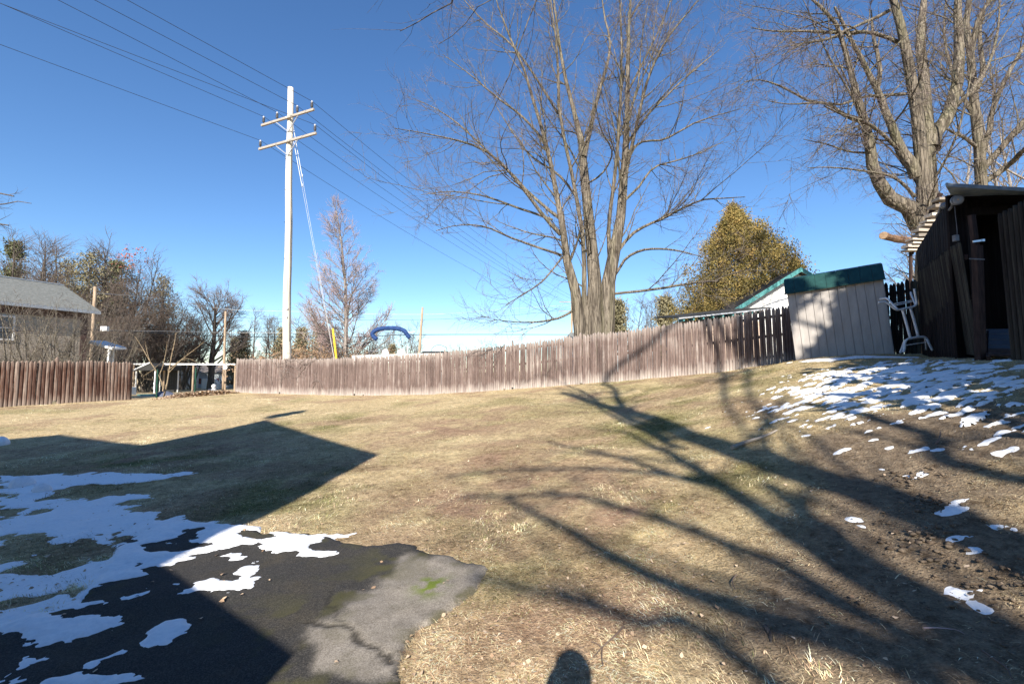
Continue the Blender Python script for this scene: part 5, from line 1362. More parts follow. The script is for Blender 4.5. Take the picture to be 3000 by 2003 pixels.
# ------------------------------------------------------------------ the two tall maples at the right edge
O6 = (2200, 0); S6 = 1.96; L = []
def add6(z, rpx, dy=0.0, y=15.5): L.append(px_limb(z, O6, S6, y, rpx, dy))
add6([(985, 1500), (1000, 1300), (1000, 1100), (985, 900), (960, 700), (925, 500), (895, 350), (860, 180), (820, 50), (780, -200)], [70, 58, 46, 42, 36, 31, 28, 24, 20, 10], -0.4)
add6([(1025, 1400), (1020, 1000), (1012, 800), (1000, 600), (985, 400), (970, 250), (985, 100), (1020, -200)], [60, 50, 46, 42, 34, 26, 20, 8], 0.8)
add6([(960, 1290), (930, 1215), (860, 1180), (790, 1130), (730, 1040), (700, 930), (680, 800), (650, 680), (610, 560), (570, 420), (530, 250), (490, 140), (400, 40), (320, -30)], [48, 44, 38, 33, 29, 26, 22, 19, 16, 14, 12, 10, 8, 5], -1.2)
add6([(950, 1010), (930, 960), (860, 850), (800, 720), (760, 600), (720, 500), (670, 400), (620, 310), (570, 220), (530, 140), (480, 40)], [32, 30, 25, 21, 19, 17, 14, 12, 10, 9, 6], -0.8)
add6([(722, 520), (742, 420), (722, 300), (700, 200), (690, 60)], [14, 12, 10, 8, 4], 0.6)
add6([(652, 700), (560, 680), (450, 600), (330, 580), (200, 510), (60, 460), (-40, 470)], [9, 8, 7, 6, 5, 3, 2], -2.0)
add6([(890, 540), (760, 548), (640, 560), (520, 600), (380, 590), (230, 600), (100, 580)], [9, 8, 7, 6, 5, 3, 2], -2.5)
add6([(845, 245), (740, 200), (640, 185), (520, 190), (300, 180), (130, 180), (0, 160)], [11, 10, 9, 8, 6, 4, 2], -1.5)
add6([(800, 60), (680, 120), (560, 170), (430, 230), (300, 250), (180, 320)], [10, 8, 7, 6, 4, 2], -2.5)
add6([(850, 860), (740, 760), (650, 700), (530, 660), (420, 610)], [10, 9, 7, 5, 3], -3.0)
add6([(680, 880), (560, 870), (440, 830), (300, 800)], [7, 5, 4, 2], 1.0)
add6([(1030, 850), (1060, 770), (1120, 680), (1170, 540), (1190, 400), (1200, 250), (1190, 100), (1200, -150)], [40, 36, 31, 28, 25, 22, 18, 10], 0.6)
add6([(1150, 640), (1230, 560), (1300, 480), (1380, 330), (1420, 150), (1430, -50)], [12, 10, 9, 7, 5, 3], 2.0)
add6([(940, 1130), (880, 1060), (800, 1010), (700, 990), (560, 970), (430, 960), (330, 965)], [9, 8, 6, 5, 4, 3, 2], -2.0)
mo = P(2200 + 1000 / S6, 900, 15.5); mo[2] = zg1(mo[0], mo[1])
for i in (0, 1): L[i][0][0] = np.array([L[i][0][0][0], L[i][0][0][1], mo[2] - 0.3])
rm = guided_tree('maple_tree', 'tall pale barked maple with a swooping low limb beside the plank stair', tuple(mo), L, 22, 'maple_bark', 'twig_pale', extra=dict(den=0.35, s0=0.25, s1=0.85, ang=(18, 45), ln=(3, 6.5), up=0.02, wig=0.07, rr=0.5, thick=0.008, lenfall=0.35), lv=
    [dict(den=2.5, s0=0.18, s1=1.0, ang=(30, 70), ln=(1.0, 3.6), up=0.0, wig=0.12, K=7, rr=0.42, droop=0.05, thick=0.011),
     dict(den=3.4, s0=0.12, s1=1.0, ang=(25, 65), ln=(0.5, 1.9), up=-0.02, wig=0.15, K=6, rr=0.55, minr=0.0065),
     dict(den=6.0, s0=0.1, s1=1.0, ang=(25, 60), ln=(0.25, 0.85), up=-0.02, wig=0.18, K=3, rr=0.6, taper=0.6, absr=(0.004, 0.0065))])
R = np.array(rm.location)
lg = [P(2588, 690, 14.2) - R, P(2606, 696, 14.4) - R, P(2630, 701, 14.7) - R, P(2660, 704, 15.0) - R, P(2700, 706, 15.4) - R]
sl_ = MB().tube([tuple(p) for p in lg], [0.125, 0.105, 0.118, 0.112, 0.15], 9).build('sawn_limb', 'log_wood', rm)
dl_ = Vector(lg[0] - lg[1]).normalized(); ql_ = dl_.to_track_quat('Z', 'Y').to_matrix().to_4x4(); ql_.translation = Vector(lg[0]) + dl_ * 0.003
MB().lathe([(0.118, 0.0), (0.112, 0.006)], 9, ql_).build('cut_face', 'cut_wood', sl_)
rl_ = random.Random(6)
for i in range(16):
    s_ = rl_.uniform(0.1, 0.9); q0_ = np.array(lg[0]) * (1 - s_) + np.array(lg[3]) * s_; a_ = rl_.uniform(0, 6.28); st_ = [q0_ + np.array([0, math.cos(a_ + j * 0.7), math.sin(a_ + j * 0.7)]) * 0.125 + np.array([0.05 * j, 0, 0]) for j in range(5)]
    MB().tube([tuple(p) for p in st_], 0.006, 4).build('vine_stem', 'twig_pale', sl_)
L = []
add6([(1325, 1500), (1318, 1060), (1310, 900), (1290, 700), (1280, 520), (1270, 380), (1250, 250), (1232, 120), (1252, -10), (1270, -200)], [52, 44, 37, 32, 28, 25, 22, 18, 15, 8], 0, 17.5)
add6([(1335, 970), (1430, 860), (1568, 700), (1700, 560)], [18, 16, 14, 10], -1.0, 17.5)
add6([(1350, 1040), (1480, 950), (1568, 860), (1720, 720)], [16, 14, 12, 8], -2.0, 17.5)
add6([(1330, 900), (1390, 640), (1440, 500), (1520, 350), (1600, 200), (1660, 60)], [16, 14, 12, 10, 8, 5], 0.5, 17.5)
add6([(1255, 300), (1310, 100), (1380, 0), (1460, -120)], [14, 12, 9, 6], -0.8, 17.5)
add6([(1285, 540), (1330, 400), (1310, 200), (1340, 60), (1400, -100)], [14, 12, 10, 8, 4], 1.2, 17.5)
add6([(1290, 680), (1220, 560), (1180, 470), (1130, 330), (1110, 180), (1120, 0)], [12, 10, 9, 7, 6, 4], 1.6, 17.5)
add6([(1315, 860), (1240, 800), (1160, 760), (1080, 720)], [10, 8, 6, 3], -1.6, 17.5)
mo = P(2200 + 1318 / S6, 900, 17.5); mo[2] = zg1(mo[0], mo[1]); L[0][0][0] = np.array([L[0][0][0][0], L[0][0][0][1], mo[2] - 0.3])
guided_tree('maple_tree', 'second tall maple standing directly behind the black playhouse roof', tuple(mo), L, 33, 'maple_bark', 'twig_pale', extra=dict(den=0.45, s0=0.25, s1=0.85, ang=(18, 45), ln=(3, 6.5), up=0.03, wig=0.07, rr=0.5, thick=0.008, lenfall=0.35), lv=
    [dict(den=2.4, s0=0.18, s1=1.0, ang=(30, 70), ln=(1.0, 3.8), up=0.03, wig=0.12, K=7, rr=0.42, thick=0.011),
     dict(den=3.4, s0=0.12, s1=1.0, ang=(25, 65), ln=(0.5, 1.9), up=0.0, wig=0.15, K=6, rr=0.55, minr=0.0065),
     dict(den=6.0, s0=0.1, s1=1.0, ang=(25, 60), ln=(0.25, 0.85), up=0.0, wig=0.18, K=3, rr=0.6, taper=0.6, absr=(0.004, 0.0065))])

# ------------------------------------------------------------------ bare maple behind the camera: its limbs throw the shadows on the bank
L = []
YB = -9.0
def sh(px, w, y0=YB, y1=None, base=None, fence=None):
    """limb standing where the sunlight that misses a traced shadow was stopped"""
    n = len(px); pts = []
    for i, q in enumerate(px):
        y = y0 + ((y1 if y1 is not None else y0) - y0) * i / max(n - 1, 1)
        p = hit(q[0], q[1]) if len(q) == 2 else P(*q)
        pts.append(back(p, y))
    if base is not None: pts = [np.array(b, float) for b in base] + pts
    L.append((pts, [r * 1.3 for r in np.linspace(w[0], w[1], len(pts))]))
zb_ = zg1(1.4, YB)
sh([(3000, 1600), (2586, 1443), (2300, 1370), (2050, 1290), (1900, 1222), (1723, 1175), (1650, 1150)], (0.25, 0.09), base=[(1.9, YB, zb_ - 0.2), (1.8, YB, 3.8)])
sh([(2990, 1990), (2650, 1770), (2330, 1560), (2130, 1430), (2000, 1350), (1900, 1300), (1820, 1262)], (0.25, 0.03), base=[(1.2, YB, zb_ - 0.2), (1.05, YB, 3.5)])
sh([(2650, 1954), (2458, 1877), (2266, 1819), (2139, 1781), (2011, 1730), (1883, 1673), (1755, 1609), (1596, 1519), (1480, 1460)], (0.10, 0.03), base=[(0.85, YB, 6.0)])
sh([(2266, 1641), (2139, 1596), (1947, 1526), (1768, 1475), (1679, 1449), (1500, 1452), (1350, 1450)], (0.06, 0.02), base=[(0.8, YB, 7.0)])
sh([(2100, 1420), (1985, 1398), (1883, 1360), (1743, 1321), (1615, 1296)], (0.05, 0.02))
sh([(2075, 1858), (1883, 1826), (1787, 1787), (1660, 1756), (1500, 1711), (1380, 1690)], (0.065, 0.03), base=[(0.8, YB, 5.8)])
sh([(2060, 1400), (1947, 1392), (1755, 1372), (1500, 1376), (1300, 1395)], (0.04, 0.02))
sh([(1900, 1222), (1832, 1200), (1800, 1140), (1770, 1115, 16.2), (1900, 1010, 15.6), (1990, 935, 15.2)], (0.10, 0.06))
sh([(2200, 1330), (2180, 1260), (2120, 1160), (2105, 1095, 14.8), (2085, 1010, 14.8), (2068, 930, 14.85)], (0.02, 0.09))
sh([(2330, 1330), (2260, 1230), (2190, 1140), (2168, 1090, 14.6), (2130, 1000, 14.7), (2100, 925, 14.75)], (0.02, 0.08))
sh([(2960, 1400), (2800, 1300), (2640, 1245), (2480, 1203), (2350, 1180)], (0.15, 0.06), y0=-9.3, base=[(2.8, -9.3, zb_ - 0.2), (2.75, -9.3, 3.5)])
sh([(3000, 1890), (2800, 1770), (2620, 1690), (2480, 1600), (2330, 1480), (2250, 1420)], (0.12, 0.05), base=[(1.4, YB, 4.5)])
sh([(2300, 1370), (2230, 1290), (2250, 1220), (2300, 1160)], (0.06, 0.03))
# long boughs reaching forward over the camera
def over(px, ys, w, start):
    pts = [np.array(start, float)] + [P(u, v, y) for (u, v), y in zip(px, ys)]
    L.append((pts, list(np.linspace(w[0], w[1], len(pts)))))
over([(1340, -60), (1262, 40), (1230, 62), (1172, 92)], (6.0, 6.3, 6.5, 6.8), (0.02, 0.006), (0.4, 2.0, 8.6))
over([(1600, -120), (1530, 100), (1505, 190), (1455, 300), (1425, 360)], (7.0, 7.6, 7.8, 8.2, 8.4), (0.022, 0.006), (0.6, 3.0, 9.0))
over([(1480, -80), (1400, 20), (1345, 90), (1285, 130)], (7.0, 7.3, 7.6, 7.9), (0.016, 0.005), (0.5, 4.0, 9.2))
for st_, en in (((0.5, YB, 10.2), (0.4, 2.0, 8.6)), ((0.5, YB, 10.6), (0.6, 3.0, 9.0)), ((0.5, YB, 11.0), (0.5, 4.0, 9.2))):
    a, b = np.array(st_, float), np.array(en, float)
    L.append(([a, a + (b - a) * 0.35 + np.array([-0.1, 0, 0.5]), a + (b - a) * 0.7 + np.array([0.1, 0, 0.4]), b], [0.07, 0.05, 0.032, 0.02]))
guided_tree('maple_tree', 'bare forked maple standing behind the camera, casting the branching shadows on the bank', (1.4, YB, zb_), L, 44, 'dark_bark', 'twig_brown',
    [dict(den=1.9, s0=0.35, s1=1.0, ang=(25, 55), ln=(1.0, 3.8), up=0.05, wig=0.12, K=6, rr=0.45),
     dict(den=1.6, s0=0.15, s1=1.0, ang=(25, 60), ln=(0.4, 1.3), up=0.03, wig=0.15, K=5, rr=0.5, minr=0.004),
     dict(den=2.5, s0=0.1, s1=1.0, ang=(25, 60), ln=(0.2, 0.6), up=0.0, wig=0.16, K=4, rr=0.6, taper=0.5, absr=(0.0025, 0.004))], K=16)

# ------------------------------------------------------------------ conifers
def conifer(loc, label, seed, h, r_base, n_br, leaf, mat, bark_m='dark_bark', z0=0.08, shape=1.0, tips=3, per=10, spread=0.35, name='pine_tree', group=None, droop=-0.1, open_=0.0):
    rng = np.random.default_rng(seed); root = empty(name, loc, label, 'tree', group)
    z = z0 * h + (h * (1 - z0)) * rng.uniform(0, 1, n_br) ** 0.9
    rad = r_base * np.clip(1 - (z - z0 * h) / (h * (1 - z0)), 0.02, 1) ** shape * rng.uniform(0.65, 1.1, n_br)
    if open_: rad *= np.where(np.sin(z / h * 38) > open_ - 1, 1, 0.35)
    az = rng.uniform(0, 2 * math.pi, n_br); K = 5
    PP = np.zeros((n_br, K, 3)); s = np.linspace(0, 1, K)
    PP[:, :, 0] = np.cos(az)[:, None] * rad[:, None] * s; PP[:, :, 1] = np.sin(az)[:, None] * rad[:, None] * s
    PP[:, :, 2] = z[:, None] + rad[:, None] * (droop * s + 0.25 * s ** 2)
    RR = (0.008 * h * 0.1 + 0.02 * rad / max(r_base, 1e-3))[:, None] * np.linspace(1, 0.3, K)[None] + 0.004
    tp = np.array([[0, 0, -0.3], [0.02 * h * 0.2, 0, h * 0.5], [0, 0, h]]); tp, tr = resample(list(tp), [0.018 * h, 0.011 * h, 0.002 * h], 8)
    tube_obj('trunk', [(tp[None], tr[None], 8)], bark_m, root, (0, 0, 0))
    tube_obj('branches', [(PP, RR, 4)], bark_m, root, (0, 0, 0))
    t_ = rng.uniform(0.3, 1.05, (n_br, tips)); f = t_ * (K - 1); i0 = np.clip(f.astype(int), 0, K - 2); k = (f - i0)[..., None]
    idx = np.arange(n_br)[:, None]
    C = (PP[idx, i0] * (1 - k) + PP[idx, i0 + 1] * k).reshape(-1, 3)
    C = np.concatenate([C, np.array([[0, 0, h * 0.97], [0, 0, h * 0.93]])])
    V, T = clump_tris(rng, C, per, spread, leaf, (1, 1, 0.55), 0.4)
    leaf_obj('crown', V, T, mat, root)
    return root
# tall spruce out of frame to the right, shading the playhouse and the shed
sz = zg1(7.3, -1.0)
spr = conifer((8.2, -1.0, sz), 'tall dense spruce right of the camera, shading the playhouse and half the shed', 3, 12.0, 5.2, 640, 0.40, 'pine_needle', z0=0.10, shape=1.30, tips=7, per=13, spread=0.27, name='spruce_tree')

rs_ = np.random.default_rng(14); cc_ = rs_.normal(size=(70, 3)) * np.array([0.17, 0.2, 0.30]) + np.array([5.98 - 8.2, 0.0, 12.45 - sz])  # leaf clump added beside the unseen spruce to shade the fence end
Vs_, Ts_ = clump_tris(rs_, cc_, 14, 0.14, 0.34); leaf_obj('shade_clump', Vs_, Ts_, 'pine_needle', spr)
tp_, tr_ = resample([np.array([0, 0, 7.5]), np.array([-0.7, 0, 9.2]), np.array([-2.0, 0, 10.4]), np.array([-2.2, 0, 11.6])], [0.09, 0.07, 0.05, 0.02], 8); tube_obj('shade_clump_stem', [(tp_[None], tr_[None], 6)], 'dark_bark', spr, (0, 0, 0))  # stem added to carry the shading clump

# ------------------------------------------------------------------ golden brown arborvitae
def arborvitae():
    rng = np.random.default_rng(7); Yd = 24.0
    base = P(2180, 1000, Yd); bz = zg1(base[0], Yd); root = empty('arborvitae_tree', (base[0], Yd, bz), 'golden brown arborvitae with shaggy pointed crown behind the low lean-to roof', 'tree')
    R = np.array(root.location)
    prof = [(608, 2160, 2), (625, 2160, 14), (650, 2163, 34), (680, 2170, 68), (710, 2176, 94), (740, 2184, 114), (770, 2188, 130), (800, 2188, 140), (850, 2184, 152), (900, 2180, 160), (960, 2178, 160), (1010, 2178, 150)]
    vs_, us_, ws_ = map(np.array, zip(*prof))
    n = 3600; v = rng.uniform(0, 1, n) ** 0.8 * 396 + 614; u = np.interp(v, vs_, us_); w = np.interp(v, vs_, ws_)
    ph_ = rng.uniform(0, 2 * math.pi, n); lobe = fbm(ph_ * 2.2, v * 0.035, 301, 3) - 0.5; rr = np.sqrt(rng.uniform(0.2, 1.0, n)) * (1 + 1.15 * lobe + 0.08 * np.sin(v * 0.2 + ph_ * 2))
    x = (u - 1500) / FPX * Yd + w / FPX * Yd * rr * np.cos(ph_); y = Yd + w / FPX * Yd * rr * np.sin(ph_)
    z = np.array([P(1500, vv, Yd)[2] for vv in v])
    C = np.c_[x, y, z] - R
    # side leader on the right shoulder
    m = 380; v2 = rng.uniform(775, 900, m); w2 = np.interp(v2, [775, 900], [6, 60]); p2 = rng.uniform(0, 6.28, m); r2 = np.sqrt(rng.uniform(0.1, 1, m))
    C2 = np.c_[(np.interp(v2, [775, 900], [2356, 2330]) - 1500) / FPX * Yd + w2 / FPX * Yd * r2 * np.cos(p2), Yd + 0.3 + w2 / FPX * Yd * r2 * np.sin(p2), [P(1500, vv, Yd)[2] for vv in v2]] - R
    V, T = clump_tris(rng, np.concatenate([C, C2]), 34, 0.13, 0.09, (0.8, 0.8, 1.8), 1.1)
    leaf_obj('crown', V, T, 'arborvitae_leaf', root)
    top = P(2160, 622, Yd) - R
    tp, tr = resample([np.array([0, 0, -0.3]), np.array([-0.1, 0, top[2] * 0.5]), top], [0.2, 0.12, 0.02], 8)
    tube_obj('trunk', [(tp[None], tr[None], 8)], 'dark_bark', root, (0, 0, 0))
    br = []; 
    for i in range(60):
        c = C[rng.integers(0, len(C))]; a = np.array([0, 0, max(c[2] - 0.8, 0.4)]); br.append(resample([a, (a + c) / 2 + np.array([0, 0, 0.1]), c], [0.035, 0.02, 0.008], 5))
    tube_obj('branches', [(np.array([b[0] for b in br]), np.array([b[1] for b in br]), 4)], 'dark_bark', root, (0, 0, 0))
arborvitae()

# ------------------------------------------------------------------ free-standing trees beyond the fences
def at(u, y): 
    x = (u - 1500) / FPX * y / (CT) ; return (x, y, zg1(x, y))
def hgt(u, v, y): return P(u, v, y)[2] - zg1(P(u, v, y)[0], y)
# conical pinkish tree
h_ = hgt(1010, 565, 35)
rngc = np.random.default_rng(5)
ct = bare_tree(at(1012, 35), 'slim conical bare tree with pinkish twigs right of the utility pole', 51, h_, 0.17,
    [dict(den=8.0, s0=0.10, s1=0.98, ang=(48, 66), ln=(5.6, 7.2), up=0.085, wig=0.07, K=8, rr=0.40, lenfall=0.93, thick=0.009),
     dict(den=5.5, s0=0.15, s1=1.0, ang=(25, 50), ln=(0.6, 1.6), up=0.06, wig=0.12, K=5, rr=0.5, minr=0.013),
     dict(den=7.5, s0=0.15, s1=1.0, ang=(25, 50), ln=(0.3, 0.8), up=0.05, wig=0.14, K=3, rr=0.6, taper=0.7, absr=(0.010, 0.014))],
    twig_m='twig_red', name='conical_tree', lean=(-0.01, 0))
# broad round tree in front of the ranch house
rt = bare_tree(at(622, 86), 'broad round crowned bare tree in front of the ranch house', 61, hgt(615, 826, 86) * 0.80, 0.55,
    [dict(den=2.0, s0=0.14, s1=0.92, ang=(25, 65), ln=(8, 13), up=0.10, wig=0.09, K=8, rr=0.5, lenfall=0.55),
     dict(den=1.3, s0=0.25, s1=1.0, ang=(25, 55), ln=(3, 5.5), up=0.08, wig=0.12, K=6, rr=0.5, minr=0.04),
     dict(den=1.8, s0=0.2, s1=1.0, ang=(20, 50), ln=(1.2, 2.8), up=0.06, wig=0.12, K=4, rr=0.5, minr=0.028),
     dict(den=4.0, s0=0.2, s1=1.0, ang=(20, 50), ln=(0.7, 1.8), up=0.05, wig=0.12, K=3, rr=0.5, taper=0.7, absr=(0.019, 0.026))],
    bark_m='dark_bark', twig_m='twig_grey', name='shade_tree')
# woods on the left: two moulds, copied
wood_lv = lambda k: [dict(den=1.7, s0=0.22, s1=0.97, ang=(28, 58), ln=(4.5 * k, 8 * k), up=0.10, wig=0.11, K=8, rr=0.5, lenfall=0.6),
     dict(den=1.8, s0=0.2, s1=1.0, ang=(25, 55), ln=(1.8, 4.0), up=0.07, wig=0.13, K=5, rr=0.5, minr=0.026),
     dict(den=2.8, s0=0.2, s1=1.0, ang=(25, 55), ln=(0.8, 2.2), up=0.05, wig=0.14, K=3, rr=0.5, taper=0.7, absr=(0.015, 0.021))]
GW = 'bare trees of the wood behind the grey house'
wa = bare_tree(at(130, 62), 'tall thin bare tree over the ridge of the grey house', 71, hgt(130, 700, 62), 0.24, wood_lv(0.75), bark_m='dark_bark', twig_m='twig_grey', name='woodland_tree', group=GW)
wb = bare_tree(at(395, 66), 'bare tree with a few red leaves at its top right of the grey house', 72, hgt(395, 715, 66), 0.26, wood_lv(0.9), bark_m='dark_bark', twig_m='twig_brown', name='woodland_tree', group=GW, stems=2, spread=0.22)
rngl = np.random.default_rng(8); Vl, Tl = clump_tris(rngl, rngl.normal(size=(14, 3)) * np.array([0.9, 0.9, 0.8]) + np.array([-0.6, 0, hgt(395, 760, 66)]), 14, 0.3, 0.3); leaf_obj('leaves', Vl, Tl, 'red_leaf', wb)
wc = bare_tree(at(300, 58), 'bushy many stemmed bare tree beside the short leaning pole', 73, hgt(300, 830, 58), 0.18, wood_lv(0.8), bark_m='dark_bark', twig_m='twig_brown', name='woodland_tree', group=GW, stems=4, spread=0.55)
same = 'dark bare woodland tree among the pines behind the grey house'
for i, (src, u, y, v) in enumerate([(wa, 20, 55, 690), (wa, 70, 66, 720), (wb, 210, 70, 735), (wa, 255, 74, 760), (wa, 335, 66, 725), (wb, 440, 72, 800), (wc, 480, 68, 900), (wc, 380, 66, 880), (wc, 200, 52, 850), (wb, 300, 80, 745), (wc, 540, 82, 930), (wa, 165, 80, 715), (wc, 335, 44, 935), (wc, 430, 70, 930), (wa, 105, 58, 715), (wb, 40, 72, 730), (wb, 365, 76, 740), (wc, 440, 78, 860), (wc, 250, 60, 830), (wc, 290, 46, 900), (wc, 475, 72, 885), (wc, 510, 76, 905), (wc, 535, 84, 930), (wc, 565, 90, 925)]):
    base_h = {id(wa): hgt(130, 700, 62), id(wb): hgt(395, 715, 66), id(wc): hgt(300, 830, 58)}[id(src)]
    copy_tree(src, at(u, y), 1.1 * i + 0.4, hgt(u, v, y) / base_h, same, GW)
# pines of the wood
GP = 'pines of the wood behind the grey house'
pa_ = conifer(at(25, 60), 'dark green pine standing at the edge of the wood behind the grey roof', 81, hgt(25, 712, 60), 3.0, 130, 0.34, 'pine_needle', shape=0.75, tips=4, per=16, spread=0.42, group=GP, open_=0.6)
pb_ = conifer(at(250, 62), 'loose brownish pine behind the right end of the grey roof', 82, hgt(250, 745, 62), 4.4, 58, 0.30, 'far_needle', z0=0.32, shape=0.5, tips=3, per=18, spread=0.60, group=GP, open_=0.9)
for i, (src, u, y, v, lab) in enumerate([(pb_, 345, 74, 770, 'flat layered pine right of the grey house'), (pb_, 470, 76, 815, 'dark tufted pine top beside the round crowned tree'), (pb_, 185, 78, 765, 'tan tinged pine over the middle of the grey roof'), (pa_, 325, 72, 770, 'narrow pine half hidden in the wood right of the grey house')]):
    copy_tree(src, at(u, y), 0.9 * i + 1, hgt(u, v, y) / (hgt(25, 712, 60) if src is pa_ else hgt(250, 745, 62)), lab, GP)
# far small evergreens and trees above the fence between the poles
GE = 'small evergreens beyond the fence left of the conical tree'
ev = conifer(at(715, 92), 'small dark evergreen just right of the slender far pole', 83, hgt(715, 972, 92), 2.4, 120, 0.36, 'far_needle', shape=0.7, tips=3, per=14, spread=0.42, group=GE, name='evergreen_tree')
bh = hgt(715, 972, 92)
for i, (u, y, v, lab) in enumerate([(830, 84, 962, 'small evergreen directly behind the tall utility pole'), (885, 80, 962, 'rusty evergreen between the utility pole and the conical tree'), (938, 78, 950, 'pointed evergreen left of the yellow guy guard'), (965, 82, 968, 'small evergreen close against the conical tree trunk'), (690, 100, 990, 'far evergreen at the fence corner by the slender pole'), (1950, 62, 870, 'dark pine behind the lean-to roof right of the big maple'), (1812, 58, 880, 'olive evergreen close behind the big maple trunk'), (1150, 95, 1010, 'low far evergreen behind the boat seats')]):
    copy_tree(ev, at(u, y), 0.8 * i, hgt(u, v, y) / bh, lab, GE if i < 5 else None)
GF = 'distant bare trees along the skyline'
lab = 'thin distant bare tree on the skyline above the stockade fence'
for i, (src, u, y, v) in enumerate([(wa, 745, 110, 905), (wa, 775, 120, 925), (wb, 800, 100, 915), (wc, 850, 105, 935), (wa, 915, 115, 930), (wc, 1060, 100, 960), (wb, 1130, 110, 960), (wc, 1190, 105, 955), (wc, 1340, 120, 1010), (wc, 985, 90, 975), (wa, 690, 120, 935), (wc, 1430, 130, 1000)]):
    base_h = {id(wa): hgt(130, 700, 62), id(wb): hgt(395, 715, 66), id(wc): hgt(300, 830, 58)}[id(src)]
    copy_tree(src, at(u, y), 2.3 * i, hgt(u, v, y) / base_h, lab, GF)
GR = 'pale bare trees behind the big maple'
for i, (u, y, v) in enumerate([(1850, 75, 875), (1900, 80, 870), (1990, 70, 850), (1935, 90, 880), (2040, 66, 820)]):
    copy_tree(wa if i % 2 else wc, at(u, y), 1.7 * i, hgt(u, v, y) / (hgt(130, 700, 62) if i % 2 else hgt(300, 830, 58)), 'pale bare tree between the big maple and the arborvitae', GR)
# dense bare trees behind the right-hand maples
GB = 'bare trees crowded behind the playhouse'
wd_ = bare_tree(at(2800, 25), 'slender bare tree crowded behind the tall maples and playhouse', 91, 15.5, 0.16,
    [dict(den=2.2, s0=0.15, s1=0.97, ang=(28, 60), ln=(2.5, 5.5), up=0.06, wig=0.10, K=8, rr=0.5, lenfall=0.6),
     dict(den=2.1, s0=0.15, s1=1.0, ang=(25, 60), ln=(0.9, 2.2), up=0.03, wig=0.13, K=6, rr=0.5, minr=0.010),
     dict(den=4.5, s0=0.1, s1=1.0, ang=(25, 60), ln=(0.35, 1.1), up=0.02, wig=0.15, K=3, rr=0.5, taper=0.6, absr=(0.0065, 0.010))], bark_m='grey_bark', twig_m='twig_pale', name='woodland_tree', group=GB)
for i, (u, y, sc) in enumerate([(2700, 24, 0.55), (2920, 24, 1.0), (3010, 21, 1.1), (2860, 30, 1.15), (2770, 33, 0.9), (2640, 30, 0.45), (2960, 34, 1.3)]):
    copy_tree(wd_, at(u, y), 1.3 * i + 0.5, sc, 'slender bare tree crowded behind the tall maples and playhouse', GB)
# tree just out of frame on the left, its branch tips reaching in
L = []
L.append(([np.array([-27.5, 19, zg1(-27.5, 19) - 0.2]), np.array([-27.3, 19, 4]), np.array([-26.8, 19.2, 9]), np.array([-26.5, 19.2, 14])], [0.26, 0.22, 0.15, 0.04]))
for q in ([(-260, 560), (-120, 590), (-20, 602), (50, 590), (92, 596)], [(-260, 600), (-100, 640), (-10, 655), (25, 660)], [(-300, 480), (-150, 545), (-40, 560), (40, 575)]):
    L.append(([P(u, v, 19) for u, v in q], [0.07, 0.05, 0.035, 0.025, 0.012][:len(q)]))
guided_tree('woodland_tree', 'bare tree beyond the left fence with branch tips reaching into view', (-27.5, 19, zg1(-27.5, 19)), L, 95, 'dark_bark', 'twig_brown',
    [dict(den=1.6, s0=0.3, s1=1.0, ang=(25, 60), ln=(0.6, 1.5), up=0.0, wig=0.13, K=6, rr=0.5), dict(den=2.6, s0=0.15, s1=1.0, ang=(25, 60), ln=(0.3, 0.8), up=0.02, wig=0.15, K=5, rr=0.5, minr=0.005),
     dict(den=3.0, s0=0.1, s1=1.0, ang=(25, 60), ln=(0.15, 0.4), up=0, wig=0.15, K=3, rr=0.6, taper=0.5, absr=(0.004, 0.006))], K=10)
# lilac thicket in front of the grey house
GL = 'bare shrubs in front of the grey house'
lil = bare_tree(at(110, 22.5), 'bare many stemmed shrub with greenish stems in front of the grey house', 101, hgt(110, 850, 22.5), 0.034,
    [dict(den=2.0, s0=0.15, s1=0.95, ang=(22, 50), ln=(1.0, 2.0), up=0.08, wig=0.12, K=7, rr=0.6, lenfall=0.5),
     dict(den=3.2, s0=0.15, s1=1.0, ang=(22, 55), ln=(0.4, 1.0), up=0.05, wig=0.14, K=5, rr=0.6, minr=0.006),
     dict(den=6, s0=0.1, s1=1.0, ang=(22, 55), ln=(0.2, 0.55), up=0.03, wig=0.15, K=3, rr=0.6, taper=0.6, absr=(0.006, 0.009))],
    bark_m='shrub_bark', twig_m='twig_grey', name='bare_shrub', group=GL, stems=7, spread=0.55, cat='shrub')
for i, (u, y, sc) in enumerate([(20, 21.5, 1.0), (180, 24, 1.0), (60, 25, 0.95), (235, 26.5, 1.0), (140, 27, 1.05), (270, 29, 0.9), (205, 22.6, 0.9)]):
    copy_tree(lil, at(u, y), 1.9 * i + 0.3, sc, 'bare many stemmed shrub with greenish stems in front of the grey house', GL)
GBr = 'russet brush along the far side of the fence'
br0 = bare_tree(at(860, 32), 'low russet brush showing over the fence beside the utility pole', 103, 3.0, 0.035,
    [dict(den=4, s0=0.1, s1=0.95, ang=(22, 60), ln=(0.8, 1.8), up=0.05, wig=0.15, K=6, rr=0.6, lenfall=0.4),
     dict(den=4, s0=0.1, s1=1.0, ang=(22, 60), ln=(0.3, 0.9), up=0.02, wig=0.16, K=4, rr=0.6, minr=0.006),
     dict(den=4, s0=0.1, s1=1.0, ang=(22, 60), ln=(0.15, 0.4), up=0.0, wig=0.16, K=3, rr=0.6, taper=0.6, absr=(0.005, 0.008))],
    bark_m='dark_bark', twig_m='twig_brown', name='brush_shrub', group=GBr, stems=9, spread=0.8, cat='shrub')
